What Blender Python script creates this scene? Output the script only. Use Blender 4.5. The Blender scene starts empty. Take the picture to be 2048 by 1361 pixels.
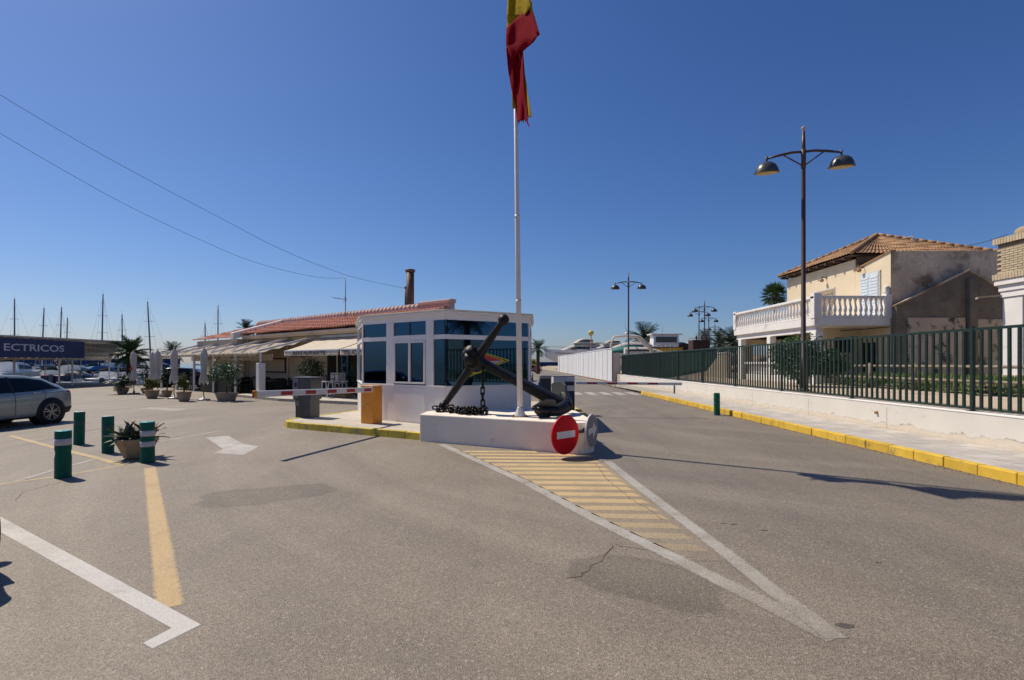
import bpy, bmesh, math, random
from mathutils import Vector, Matrix

# ------------------------------------------------------------------ camera, sky, sun, exposure
scene = bpy.context.scene
COL = scene.collection
rnd = random.Random(11)
FPX, HOR, CEN, EYE = 1030.0, 727.0, 1024.0, 1.65      # focal length / horizon / centre measured in the photograph, eye height in metres

cam_data = bpy.data.cameras.new("camera")
cam_data.sensor_width = 36.0
cam_data.lens = FPX / 2048.0 * 36.0
cam_data.shift_y = (HOR - 680.5) / 2048.0
cam_data.clip_start = 0.05
cam_data.clip_end = 6000.0
cam = bpy.data.objects.new("camera", cam_data)
cam.location = (0, 0, EYE)
cam.rotation_euler = (math.radians(90), 0, 0)
COL.objects.link(cam)
scene.camera = cam

SUN_EL = math.radians(53.0)
SUN_H = Vector((-0.85, 0.527, 0)).normalized()         # horizontal direction towards the sun
world = bpy.data.worlds.new("World")
scene.world = world
world.use_nodes = True
wn = world.node_tree
sky = wn.nodes.new("ShaderNodeTexSky")
sky.sky_type = 'NISHITA'
sky.sun_disc = False
sky.sun_elevation = SUN_EL
sky.sun_rotation = math.atan2(SUN_H.x, SUN_H.y)
sky.altitude = 0
sky.air_density = 1.0
sky.dust_density = 0.6
sky.ozone_density = 4.0
bg = wn.nodes["Background"]
bg.inputs[1].default_value = 0.10
# colour response of the photograph's sky, the same all over the dome: one power and one gain per channel
sepc = wn.nodes.new("ShaderNodeSeparateColor"); cmbc = wn.nodes.new("ShaderNodeCombineColor")
wn.links.new(sky.outputs[0], sepc.inputs[0])
for ch, (gm, k) in enumerate(((1.32, 0.342), (1.17, 0.472), (1.04, 0.770))):
    pw_ = wn.nodes.new("ShaderNodeMath"); pw_.operation = 'POWER'; pw_.inputs[1].default_value = gm
    ml_ = wn.nodes.new("ShaderNodeMath"); ml_.operation = 'MULTIPLY'; ml_.inputs[1].default_value = k
    wn.links.new(sepc.outputs[ch], pw_.inputs[0]); wn.links.new(pw_.outputs[0], ml_.inputs[0]); wn.links.new(ml_.outputs[0], cmbc.inputs[ch])
wn.links.new(cmbc.outputs[0], bg.inputs[0])

sun_data = bpy.data.lights.new("sun", 'SUN')
sun_data.energy = 4.6
sun_data.angle = math.radians(0.53)
sun_data.color = (1.0, 0.90, 0.75)
sun = bpy.data.objects.new("sun", sun_data)
d = Vector((SUN_H.x * math.cos(SUN_EL), SUN_H.y * math.cos(SUN_EL), math.sin(SUN_EL)))
sun.rotation_euler = (-d).to_track_quat('-Z', 'Y').to_euler()
sun.location = (-30, 20, 40)
COL.objects.link(sun)

scene.view_settings.view_transform = 'Standard'
scene.view_settings.look = 'None'
scene.view_settings.gamma = 1.0
scene.view_settings.use_curve_mapping = False
scene.view_settings.exposure = 0.12

# ------------------------------------------------------------------ helpers
def g(px, py, h=0.0):
    """point of the plane z = h seen at a photograph pixel"""
    Y = FPX * (EYE - h) / (py - HOR)
    return Vector(((px - CEN) / FPX * Y, Y, h))

def at(px, py, Y):
    return Vector(((px - CEN) / FPX * Y, Y, EYE + (HOR - py) / FPX * Y))

def V(*a):
    return Vector(a)

MX = {}

class MB:
    def __init__(s):
        s.v, s.f, s.m, s.sm = [], [], [], []
    def add(s, vs, fs, m=0, smooth=False, M=None):
        o = len(s.v)
        for p in vs:
            p = Vector(p)
            s.v.append(M @ p if M is not None else p)
        for f in fs:
            s.f.append([i + o for i in f]); s.m.append(m); s.sm.append(smooth)
        return s
    def box(s, x0, x1, y0, y1, z0, z1, m=0, M=None):
        vs = [(x0,y0,z0),(x1,y0,z0),(x1,y1,z0),(x0,y1,z0),(x0,y0,z1),(x1,y0,z1),(x1,y1,z1),(x0,y1,z1)]
        return s.add(vs, [(0,3,2,1),(4,5,6,7),(0,1,5,4),(1,2,6,5),(2,3,7,6),(3,0,4,7)], m, False, M)
    def quad(s, a, b, c, d, m=0):
        return s.add([a,b,c,d], [(0,1,2,3)], m)
    def bar(s, p0, p1, w, h, m=0, up=(0,0,1)):
        p0, p1 = Vector(p0), Vector(p1)
        t = (p1 - p0).normalized(); up = Vector(up)
        a = t.cross(up)
        if a.length < 1e-4: a = t.cross(Vector((0,1,0)))
        a.normalize(); b = a.cross(t).normalized()
        vs = []
        for p in (p0, p1):
            for sa, sb in ((-1,-1),(1,-1),(1,1),(-1,1)):
                vs.append(p + a*sa*w/2 + b*sb*h/2)
        return s.add(vs, [(0,1,2,3),(7,6,5,4),(0,4,5,1),(1,5,6,2),(2,6,7,3),(3,7,4,0)], m)
    def tube(s, pts, r, n=8, m=0, caps=True, smooth=True, closed=False):
        pts = [Vector(p) for p in pts]; k = len(pts)
        rs = r if isinstance(r, (list, tuple)) else [r]*k
        vs, fs = [], []
        prev = None
        for i, p in enumerate(pts):
            if closed: t = pts[(i+1) % k] - pts[i-1]
            else: t = pts[min(i+1,k-1)] - pts[max(i-1,0)]
            t.normalize()
            if prev is None:
                a = t.cross(Vector((0,0,1)))
                if a.length < 1e-3: a = t.cross(Vector((1,0,0)))
            else:
                a = prev - t*prev.dot(t)
            a.normalize(); prev = a; b = t.cross(a)
            for j in range(n):
                an = 2*math.pi*j/n
                vs.append(p + (a*math.cos(an) + b*math.sin(an))*rs[i])
        for i in range(k if closed else k-1):
            i2 = (i+1) % k
            for j in range(n):
                j2 = (j+1) % n
                fs.append((i*n+j, i*n+j2, i2*n+j2, i2*n+j))
        if caps and not closed:
            fs.append(tuple(reversed(range(n)))); fs.append(tuple(range((k-1)*n, k*n)))
        return s.add(vs, fs, m, smooth)
    def cyl(s, p0, p1, r0, r1=None, n=14, m=0, smooth=True):
        return s.tube([p0, p1], [r0, r0 if r1 is None else r1], n, m, True, smooth)
    def lathe(s, prof, n=20, c=(0,0,0), m=0, M=None, smooth=True, sx=1.0, sy=1.0):
        vs, fs = [], []
        c = Vector(c)
        for r, z in prof:
            for j in range(n):
                an = 2*math.pi*j/n
                vs.append(c + Vector((r*math.cos(an)*sx, r*math.sin(an)*sy, z)))
        k = len(prof)
        for i in range(k-1):
            for j in range(n):
                j2 = (j+1) % n
                fs.append((i*n+j, i*n+j2, (i+1)*n+j2, (i+1)*n+j))
        fs.append(tuple(reversed(range(n)))); fs.append(tuple(range((k-1)*n, k*n)))
        return s.add(vs, fs, m, smooth, M)
    def prism(s, poly, z0, z1, m=0, M=None, smooth=False):
        n = len(poly)
        vs = [(p[0],p[1],z0) for p in poly] + [(p[0],p[1],z1) for p in poly]
        fs = [tuple(reversed(range(n))), tuple(range(n, 2*n))]
        for i in range(n):
            j = (i+1) % n
            fs.append((i, j, n+j, n+i))
        return s.add(vs, fs, m, smooth, M)
    def sphere(s, c, r, n=12, m=0, sc=(1,1,1)):
        prof = []
        k = max(5, n//2)
        for i in range(k+1):
            a = -math.pi/2 + math.pi*i/k
            prof.append((max(1e-4, r*math.cos(a)), r*math.sin(a)))
        M = Matrix.Translation(Vector(c)) @ Matrix.Diagonal((sc[0], sc[1], sc[2], 1))
        return s.lathe(prof, n, (0,0,0), m, M)
    def grid(s, P, m=0, smooth=True, closed=False):
        a, b = len(P), len(P[0])
        vs = [p for row in P for p in row]; fs = []
        for i in range(a if closed else a-1):
            i2 = (i+1) % a
            for j in range(b-1):
                fs.append((i*b+j, i*b+j+1, i2*b+j+1, i2*b+j))
        return s.add(vs, fs, m, smooth)
    def build(s, name, mats, parent=None, world=False, bevel=0.0, seg=2, fix=True, solid=0.0):
        if not isinstance(mats, (list, tuple)): mats = [mats]
        me = bpy.data.meshes.new(name)
        vs = s.v
        if world and parent is not None:
            Mi = MX[parent.name].inverted()
            vs = [Mi @ p for p in vs]
        me.from_pydata([tuple(p) for p in vs], [], s.f)
        for i, p in enumerate(me.polygons):
            p.material_index = s.m[i]; p.use_smooth = s.sm[i]
        for q in mats: me.materials.append(M_(q))
        if fix and len(s.f) < 30000:
            bm = bmesh.new(); bm.from_mesh(me)
            bmesh.ops.recalc_face_normals(bm, faces=bm.faces)
            bm.to_mesh(me); bm.free()
        o = bpy.data.objects.new(name, me)
        COL.objects.link(o)
        if parent is not None:
            o.parent = parent
            MX[o.name] = MX[parent.name]
        else:
            MX[o.name] = Matrix.Identity(4)
        if solid:
            md = o.modifiers.new("solid", 'SOLIDIFY'); md.thickness = solid; md.offset = 0
        if bevel:
            md = o.modifiers.new("bevel", 'BEVEL'); md.width = bevel; md.segments = seg
            md.limit_method = 'ANGLE'; md.angle_limit = math.radians(40)
        return o

def tag(o, label=None, cat=None, group=None, kind=None):
    if label: o["label"] = label
    if cat: o["category"] = cat
    if group: o["group"] = group
    if kind: o["kind"] = kind
    return o

def thing(name, label, cat, loc=(0,0,0), rz=0.0, group=None):
    o = bpy.data.objects.new(name, None)
    o.empty_display_size = 0.2
    o.location = Vector(loc); o.rotation_euler = (0, 0, rz)
    COL.objects.link(o)
    MX[o.name] = Matrix.Translation(Vector(loc)) @ Matrix.Rotation(rz, 4, 'Z')
    return tag(o, label, cat, group)

def struct(o):
    o["kind"] = "structure"; return o

def copy_tree(o, loc=None, rz=None, label=None, parent=None, scale=None, swap=None):
    c = o.copy()
    COL.objects.link(c)
    if parent is not None: c.parent = parent
    if loc is not None: c.location = Vector(loc)
    if rz is not None: c.rotation_euler = (0, 0, rz)
    if scale is not None: c.scale = (scale, scale, scale)
    if label: c["label"] = label
    if swap and c.type == 'MESH':
        for i, sl in enumerate(c.material_slots):
            if sl.material and sl.material.name in swap:
                nm = swap[sl.material.name]; sl.link = 'OBJECT'; sl.material = M_(nm)
    for ch in list(o.children):
        copy_tree(ch, parent=c, swap=swap)
    return c

def text_mesh(body, size, extrude=0.004, align='LEFT', bold=0.0, spacing=1.0):
    cu = bpy.data.curves.new("lettering", 'FONT')
    cu.body = body; cu.size = size; cu.extrude = extrude; cu.align_x = align
    cu.offset = bold; cu.space_character = spacing; cu.resolution_u = 3
    o = bpy.data.objects.new("lettering", cu)
    COL.objects.link(o)
    dg = bpy.context.evaluated_depsgraph_get()
    me = bpy.data.meshes.new_from_object(o.evaluated_get(dg))
    COL.objects.unlink(o); bpy.data.objects.remove(o); bpy.data.curves.remove(cu)
    return me

def put_text(name, body, size, mat, parent, M, extrude=0.004, align='LEFT', bold=0.0, spacing=1.0, world=True):
    me = text_mesh(body, size, extrude, align, bold, spacing)
    T = MX[parent.name].inverted() @ M if world else M
    me.transform(T)
    me.name = name
    me.materials.clear(); me.materials.append(M_(mat))
    o = bpy.data.objects.new(name, me); COL.objects.link(o)
    o.parent = parent; MX[o.name] = MX[parent.name]
    return o

def frame_on(p, xdir, zdir=(0,0,1)):
    """matrix whose local x runs along xdir, local y along zdir (for lettering on walls)"""
    x = Vector(xdir).normalized(); y = Vector(zdir).normalized(); z = x.cross(y)
    return Matrix(((x.x,y.x,z.x,p[0]),(x.y,y.y,z.y,p[1]),(x.z,y.z,z.z,p[2]),(0,0,0,1)))

# ------------------------------------------------------------------ materials
MATS = {}
def M_(q):
    return MATS[q] if isinstance(q, str) else q

def nodes_of(name):
    m = bpy.data.materials.new(name); m.use_nodes = True
    nt = m.node_tree
    MATS[name] = m
    return m, nt, nt.nodes["Principled BSDF"]

def N(nt, t, **kw):
    n = nt.nodes.new(t)
    for k, v in kw.items(): setattr(n, k, v)
    return n

def noise(nt, vec, scale, detail=4.0, rough=0.6, dist=0.0):
    n = N(nt, "ShaderNodeTexNoise")
    n.inputs["Scale"].default_value = scale; n.inputs["Detail"].default_value = detail
    n.inputs["Roughness"].default_value = rough; n.inputs["Distortion"].default_value = dist
    nt.links.new(vec, n.inputs["Vector"])
    return n.outputs["Fac"]

def remap(nt, fac, a, b, c=0.0, d=1.0):
    n = N(nt, "ShaderNodeMapRange"); n.clamp = True
    for i, x in enumerate((a, b, c, d)): n.inputs[i+1].default_value = x
    nt.links.new(fac, n.inputs[0])
    return n.outputs[0]

def mixc(nt, fac, a, b, mode='MIX'):
    n = N(nt, "ShaderNodeMix"); n.data_type = 'RGBA'; n.blend_type = mode
    for s, x in ((n.inputs[0], fac), (n.inputs[6], a), (n.inputs[7], b)):
        if hasattr(x, "links"): nt.links.new(x, s)
        elif isinstance(x, (int, float)): s.default_value = x
        else: s.default_value = (x[0], x[1], x[2], 1)
    return n.outputs[2]

def math_(nt, op, a, b=0.0):
    n = N(nt, "ShaderNodeMath"); n.operation = op
    for s, x in ((n.inputs[0], a), (n.inputs[1], b)):
        if hasattr(x, "links"): nt.links.new(x, s)
        else: s.default_value = x
    return n.outputs[0]

def pos(nt):
    return N(nt, "ShaderNodeNewGeometry").outputs["Position"]

def bump(nt, bsdf, h, strength=0.3, dist=0.01):
    b = N(nt, "ShaderNodeBump")
    b.inputs["Strength"].default_value = strength; b.inputs["Distance"].default_value = dist
    nt.links.new(h, b.inputs["Height"]); nt.links.new(b.outputs[0], bsdf.inputs["Normal"])

def mat(name, col, rough=0.6, metal=0.0, var=0.12, scale=2.5, bmp=0.0, bscale=60.0, spec=0.4,
        stain=None, rand=0.0, coat=0.0, fine=0.0):
    """stain = (colour, noise scale, threshold low, threshold high)"""
    m, nt, b = nodes_of(name)
    P = pos(nt)
    n1 = noise(nt, P, scale, 5)
    lo = [max(0, c*(1-var)) for c in col]; hi = [min(1, c*(1+var)) for c in col]
    c = mixc(nt, remap(nt, n1, 0.32, 0.68), lo, hi)
    if fine:
        c = mixc(nt, remap(nt, noise(nt, P, scale*22, 3), 0.35, 0.65, 0, fine), c, [x*0.55 for x in col])
    if stain:
        sc, ss, a, e = stain
        c = mixc(nt, remap(nt, noise(nt, P, ss, 7, 0.65), a, e), c, sc)
    if rand:
        oi = N(nt, "ShaderNodeObjectInfo")
        hs = N(nt, "ShaderNodeHueSaturation")
        nt.links.new(remap(nt, oi.outputs["Random"], 0, 1, 1-rand, 1+rand), hs.inputs["Value"])
        nt.links.new(c, hs.inputs["Color"]); c = hs.outputs[0]
    nt.links.new(c, b.inputs["Base Color"])
    b.inputs["Metallic"].default_value = metal
    b.inputs["Specular IOR Level"].default_value = spec
    r2 = remap(nt, noise(nt, P, scale*3, 3), 0.3, 0.7, max(0.02, rough-0.08), min(1, rough+0.08))
    nt.links.new(r2, b.inputs["Roughness"])
    if coat: b.inputs["Coat Weight"].default_value = coat; b.inputs["Coat Roughness"].default_value = 0.05
    if bmp: bump(nt, b, noise(nt, P, bscale, 4), bmp)
    return m
# ---- asphalt as a shared node group (colour, height)
def make_asphalt_group():
    gt = bpy.data.node_groups.new("asphalt_tex", 'ShaderNodeTree')
    gt.interface.new_socket("Color", in_out='OUTPUT', socket_type='NodeSocketColor')
    gt.interface.new_socket("Height", in_out='OUTPUT', socket_type='NodeSocketFloat')
    out = gt.nodes.new("NodeGroupOutput")
    P = pos(gt)
    big = remap(gt, noise(gt, P, 0.33, 5, 0.6, 0.6), 0.36, 0.64)
    mid = remap(gt, noise(gt, P, 1.7, 5, 0.6), 0.3, 0.7)
    sep = N(gt, "ShaderNodeSeparateXYZ"); gt.links.new(P, sep.inputs[0])
    right = remap(gt, math_(gt, 'ADD', sep.outputs[0], math_(gt, 'MULTIPLY', sep.outputs[1], 0.32)), 3.1, 4.6)
    mp = N(gt, "ShaderNodeMapping"); mp.inputs["Scale"].default_value = (1.6, 0.10, 1); mp.inputs["Rotation"].default_value = (0, 0, 0.05)
    gt.links.new(P, mp.inputs[0])
    streak = remap(gt, noise(gt, mp.outputs[0], 1.1, 5, 0.65), 0.42, 0.66)
    base = mixc(gt, big, (0.190, 0.156, 0.117), (0.252, 0.208, 0.158))
    base = mixc(gt, remap(gt, math_(gt, 'MULTIPLY', right, 1.0), 0, 1, 0, 0.75), base, (0.196, 0.166, 0.128))
    base = mixc(gt, math_(gt, 'MULTIPLY', streak, math_(gt, 'ADD', math_(gt, 'MULTIPLY', right, 0.42), 0.26)), base, (0.135, 0.118, 0.098))
    base = mixc(gt, math_(gt, 'MULTIPLY', mid, 0.22), base, (0.170, 0.145, 0.115))
    # wheel tracks: faint arcs round the turning circle, polished and rubber-darkened in turn
    mvec = N(gt, "ShaderNodeVectorMath"); mvec.operation = 'SUBTRACT'; mvec.inputs[1].default_value = (8.0, 15.5, 0.0); gt.links.new(P, mvec.inputs[0])
    sv = N(gt, "ShaderNodeSeparateXYZ"); gt.links.new(mvec.outputs[0], sv.inputs[0])
    ln = N(gt, "ShaderNodeVectorMath"); ln.operation = 'LENGTH'; gt.links.new(mvec.outputs[0], ln.inputs[0])
    ang = math_(gt, 'ARCTAN2', sv.outputs[1], sv.outputs[0])
    cx3 = N(gt, "ShaderNodeCombineXYZ"); gt.links.new(math_(gt, 'MULTIPLY', ln.outputs["Value"], 1.15), cx3.inputs[0]); gt.links.new(math_(gt, 'MULTIPLY', ang, 1.1), cx3.inputs[1])
    arc = noise(gt, cx3.outputs[0], 1.0, 5, 0.62)
    base = mixc(gt, remap(gt, arc, 0.50, 0.68, 0, 0.42), base, (0.118, 0.102, 0.084))
    base = mixc(gt, remap(gt, arc, 0.47, 0.34, 0, 0.30), base, (0.300, 0.258, 0.204))
    # aggregate: stones of 8 to 14 mm, bright and dark
    vo = N(gt, "ShaderNodeTexVoronoi"); vo.inputs["Scale"].default_value = 115.0; gt.links.new(P, vo.inputs["Vector"])
    sc = N(gt, "ShaderNodeSeparateColor"); gt.links.new(vo.outputs["Color"], sc.inputs[0])
    stone = remap(gt, sc.outputs[0], 0, 1, 0.67, 1.30)
    col = mixc(gt, 1.0, base, N(gt, "ShaderNodeCombineColor").outputs[0], 'MULTIPLY')
    cc = gt.nodes[-1]
    cmb = [n for n in gt.nodes if n.bl_idname == "ShaderNodeCombineColor"][0]
    for i in range(3): gt.links.new(stone, cmb.inputs[i])
    vo2 = N(gt, "ShaderNodeTexVoronoi"); vo2.inputs["Scale"].default_value = 75.0; gt.links.new(P, vo2.inputs["Vector"])
    s2 = N(gt, "ShaderNodeSeparateColor"); gt.links.new(vo2.outputs["Color"], s2.inputs[0])
    bright = remap(gt, s2.outputs[1], 0.92, 0.98, 0, 0.4)
    col = mixc(gt, bright, col, (0.42, 0.39, 0.33))
    dark = remap(gt, s2.outputs[2], 0.92, 0.98, 0, 0.35)
    col = mixc(gt, dark, col, (0.06, 0.055, 0.05))
    # old oil spots
    sp = remap(gt, noise(gt, P, 6.0, 2, 0.4), 0.76, 0.79, 0, 0.25)
    col = mixc(gt, sp, col, (0.07, 0.062, 0.055))
    gt.links.new(col, out.inputs[0])
    h = math_(gt, 'ADD', vo.outputs["Distance"], math_(gt, 'MULTIPLY', noise(gt, P, 25, 4), 0.8))
    gt.links.new(h, out.inputs[1])
    return gt
ASPH = make_asphalt_group()

def asphalt_node(nt):
    n = nt.nodes.new("ShaderNodeGroup"); n.node_tree = ASPH; return n

def asphalt_mat(name):
    m, nt, b = nodes_of(name)
    a = asphalt_node(nt)
    nt.links.new(a.outputs[0], b.inputs["Base Color"])
    b.inputs["Roughness"].default_value = 0.66; b.inputs["Specular IOR Level"].default_value = 0.5
    bump(nt, b, a.outputs[1], 0.5, 0.010)
asphalt_mat("asphalt")

def patch_mat(name, tint, amount):
    m, nt, b = nodes_of(name)
    a = asphalt_node(nt)
    at_ = N(nt, "ShaderNodeAttribute"); at_.attribute_name = "edge"
    P = pos(nt)
    e = math_(nt, 'ADD', at_.outputs["Fac"], math_(nt, 'MULTIPLY', math_(nt, 'SUBTRACT', noise(nt, P, 3.5, 6), 0.5), 1.0))
    e = remap(nt, e, 0.02, 0.22, 0, amount)
    c = mixc(nt, e, a.outputs[0], mixc(nt, 1.0, a.outputs[0], tint, 'MULTIPLY'))
    nt.links.new(c, b.inputs["Base Color"])
    b.inputs["Roughness"].default_value = 0.66; b.inputs["Specular IOR Level"].default_value = 0.5
    bump(nt, b, a.outputs[1], 0.5, 0.012)
patch_mat("asphalt_patch", (0.74, 0.74, 0.73), 1.0)
patch_mat("asphalt_tar", (0.42, 0.41, 0.41), 1.0)

def paint_mat(name, col, lo, hi, mx=1.0, fade=None):
    """worn road paint: the asphalt shows through where the noise is high; fade = (Y near, Y far) of wear towards the camera"""
    m, nt, b = nodes_of(name)
    a = asphalt_node(nt); P = pos(nt)
    w = math_(nt, 'ADD', math_(nt, 'MULTIPLY', noise(nt, P, 2.2, 5, 0.7), 0.5), math_(nt, 'MULTIPLY', noise(nt, P, 45, 4, 0.7), 0.5))
    k = remap(nt, w, lo, hi, mx, 0.0)
    wr = N(nt, "ShaderNodeAttribute"); wr.attribute_name = "worn"
    e = math_(nt, 'ADD', wr.outputs["Fac"], math_(nt, 'MULTIPLY', math_(nt, 'SUBTRACT', noise(nt, P, 30, 6, 0.75), 0.5), 1.5))
    k = math_(nt, 'MULTIPLY', k, remap(nt, e, 0.72, 0.98, 1.0, 0.0))
    if fade:
        sep = N(nt, "ShaderNodeSeparateXYZ"); nt.links.new(P, sep.inputs[0])
        k = math_(nt, 'MULTIPLY', k, remap(nt, sep.outputs[1], fade[0], fade[1], 0.12, 1.0))
    pc = mixc(nt, remap(nt, noise(nt, P, 30, 4), 0.3, 0.7), [c*0.86 for c in col], col)
    pc = mixc(nt, 0.25, pc, mixc(nt, 1.0, pc, a.outputs[0], 'MULTIPLY'))
    pc = mixc(nt, remap(nt, noise(nt, P, 1.3, 6, 0.65), 0.50, 0.70, 0, 0.38), pc, (0.16, 0.14, 0.115))
    c = mixc(nt, k, a.outputs[0], pc)
    nt.links.new(c, b.inputs["Base Color"])
    b.inputs["Roughness"].default_value = 0.68; b.inputs["Specular IOR Level"].default_value = 0.45
    bump(nt, b, a.outputs[1], 0.4, 0.01)
paint_mat("paint_white", (0.66, 0.64, 0.60), 0.52, 0.74)
paint_mat("paint_white_worn", (0.56, 0.54, 0.49), 0.46, 0.68, 0.85, (2.6, 4.6))
paint_mat("paint_white_faint", (0.60, 0.58, 0.54), 0.44, 0.64, 0.6)
paint_mat("paint_yellow", (0.62, 0.44, 0.215), 0.50, 0.76)
paint_mat("paint_yellow_thin", (0.68, 0.50, 0.22), 0.46, 0.68, 0.85)
paint_mat("paint_yellow_stripe", (0.74, 0.54, 0.26), 0.50, 0.76, 0.95, (4.3, 6.6))
paint_mat("paint_yellow_haze", (0.62, 0.46, 0.24), 0.50, 0.80, 0.42, (4.6, 7.0))
paint_mat("paint_cream", (0.62, 0.60, 0.56), 0.46, 0.70, 0.9)

# ---- plain materials
mat("white_plaster", (0.76, 0.73, 0.70), 0.85, var=0.05, scale=1.2, bmp=0.15, bscale=40, stain=((0.42,0.36,0.29), 1.1, 0.60, 0.78))
mat("plinth_white", (0.80, 0.72, 0.61), 0.85, var=0.06, scale=1.0, bmp=0.2, bscale=45, stain=((0.40,0.33,0.25), 2.2, 0.60, 0.75))
mat("white_metal", (0.68, 0.69, 0.72), 0.35, var=0.03, scale=2)
mat("kiosk_white", (0.80, 0.75, 0.72), 0.42, var=0.04, scale=1.5, stain=((0.52,0.46,0.40), 2.6, 0.62, 0.80))
mat("kiosk_cream", (0.66, 0.62, 0.50), 0.45, var=0.06, scale=3)
mat("pole_white", (0.66, 0.63, 0.62), 0.4, var=0.05, scale=6, stain=((0.35,0.25,0.18), 9, 0.66, 0.75))
mat("rust", (0.33, 0.17, 0.09), 0.85, var=0.3, scale=20, bmp=0.3)
mat("iron_black", (0.008, 0.009, 0.009), 0.45, var=0.5, scale=8, bmp=1.0, bscale=22, spec=0.28, stain=((0.030,0.022,0.017), 7, 0.60, 0.72))
mat("iron_sunlit", (0.060, 0.063, 0.062), 0.45, var=0.4, scale=16, bmp=0.6, bscale=30)  # anchor flukes: same black iron, its sunlit grey painted into the colour
mat("kerb_yellow", (0.62, 0.40, 0.045), 0.7, var=0.14, scale=3.5, bmp=0.25, bscale=60, rand=0.10, stain=((0.26,0.19,0.10), 5, 0.57, 0.70))
mat("kerb_yellow_old", (0.50, 0.38, 0.045), 0.7, var=0.2, scale=3.5, bmp=0.25, bscale=60, rand=0.10, stain=((0.25,0.21,0.12), 5, 0.53, 0.68))
mat("kerb_grey", (0.42, 0.38, 0.32), 0.85, var=0.12, scale=4, bmp=0.2, rand=0.1, stain=((0.42,0.32,0.10), 3, 0.55, 0.68))
mat("island_concrete", (0.46, 0.42, 0.36), 0.9, var=0.10, scale=1.5, bmp=0.2)
mat("paving", (0.58, 0.54, 0.48), 0.9, var=0.10, scale=3, bmp=0.3, bscale=50, rand=0.09)
mat("paving_joint", (0.33, 0.30, 0.26), 0.95, var=0.15, scale=6)
mat("yard_paving", (0.44, 0.36, 0.27), 0.9, var=0.12, scale=1.2, bmp=0.15)
mat("dirt", (0.22, 0.17, 0.11), 0.95, var=0.3, scale=3, bmp=0.5, bscale=20)
mat("fence_green", (0.011, 0.029, 0.022), 0.42, var=0.2, scale=8, rand=0.12, stain=((0.20,0.22,0.19), 14, 0.68, 0.76))
mat("shade_net", (0.010, 0.045, 0.030), 0.85, var=0.2, scale=5)
mat("bollard_green", (0.003, 0.105, 0.070), 0.55, spec=0.2, var=0.12, scale=6, stain=((0.015,0.06,0.05), 12, 0.60, 0.72))
mat("bollard_top", (0.05, 0.33, 0.34), 0.5, var=0.1, scale=6)
mat("bollard_top_pale", (0.40, 0.48, 0.46), 0.6, var=0.1, scale=6)
mat("band_white", (0.48, 0.48, 0.50), 0.4, var=0.08, scale=14, stain=((0.25,0.25,0.24), 10, 0.62, 0.72))
mat("band_dark", (0.006, 0.075, 0.065), 0.4, var=0.1, scale=10)
mat("lamp_brown", (0.060, 0.034, 0.030), 0.45, var=0.15, scale=6)
mat("lamp_grey", (0.050, 0.058, 0.060), 0.35, var=0.1, scale=6)
mat("lamp_inside", (0.42, 0.30, 0.10), 0.4, var=0.15, scale=5)
mat("orange_paint", (0.74, 0.28, 0.030), 0.45, var=0.08, scale=3, stain=((0.40,0.16,0.03), 6, 0.62, 0.74))
mat("orange_top", (0.66, 0.34, 0.16), 0.5, var=0.08, scale=3)
mat("machine_grey", (0.060, 0.060, 0.066), 0.42, var=0.08, scale=3)
mat("machine_panel", (0.17, 0.17, 0.19), 0.4, var=0.08, scale=6)
mat("machine_white", (0.60, 0.60, 0.62), 0.4, var=0.05, scale=4)
mat("machine_navy", (0.010, 0.014, 0.035), 0.4, var=0.1, scale=4)
mat("barrier_white", (0.66, 0.66, 0.66), 0.4, var=0.06, scale=6)
mat("barrier_red", (0.40, 0.015, 0.022), 0.45, var=0.12, scale=8)
mat("sign_red", (0.56, 0.004, 0.014), 0.5, var=0.06, scale=5, spec=0.12)
mat("sign_white", (0.66, 0.64, 0.64), 0.5, var=0.05, scale=5)
mat("sign_slate", (0.115, 0.125, 0.185), 0.4, var=0.05, scale=5)
mat("logo_yellow", (0.62, 0.50, 0.015), 0.4, var=0.04)
mat("logo_red", (0.50, 0.02, 0.025), 0.4, var=0.04)
mat("logo_white", (0.42, 0.40, 0.40), 0.4, var=0.04)
mat("logo_dark", (0.012, 0.016, 0.02), 0.4, var=0.04)
mat("awning", (0.78, 0.70, 0.58), 0.9, var=0.05, scale=2, bmp=0.1, bscale=30)
mat("valance", (0.60, 0.53, 0.45), 0.9, var=0.08, scale=4)
mat("letter_dark", (0.045, 0.035, 0.035), 0.8, var=0.05)
mat("pergola_cloth", (0.56, 0.49, 0.40), 0.92, var=0.18, scale=3.5, bmp=0.2, bscale=25, stain=((0.34,0.28,0.22), 2.5, 0.50, 0.66))
mat("cream_wall", (0.60, 0.50, 0.38), 0.9, var=0.06, scale=1.2, bmp=0.12, bscale=30, stain=((0.42,0.33,0.24), 1.4, 0.62, 0.78))
mat("house_cream", (0.68, 0.57, 0.40), 0.9, var=0.07, scale=0.9, bmp=0.12, bscale=30, stain=((0.45,0.36,0.25), 1.6, 0.63, 0.76))
mat("house_grey", (0.74, 0.57, 0.41), 0.95, var=0.2, scale=0.7, bmp=0.4, bscale=14, stain=((0.27,0.19,0.12), 0.9, 0.48, 0.62), fine=0.35)
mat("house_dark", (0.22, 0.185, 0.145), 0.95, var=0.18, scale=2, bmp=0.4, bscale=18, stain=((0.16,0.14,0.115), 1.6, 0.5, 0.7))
mat("house_pink", (0.55, 0.45, 0.36), 0.95, var=0.1, scale=1.2, bmp=0.2, stain=((0.08,0.085,0.075), 2.0, 0.53, 0.62))
mat("roof_tile", (0.50, 0.215, 0.145), 0.85, var=0.25, scale=3, bmp=0.3, bscale=30, stain=((0.30,0.16,0.10), 5, 0.55, 0.72))
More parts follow.
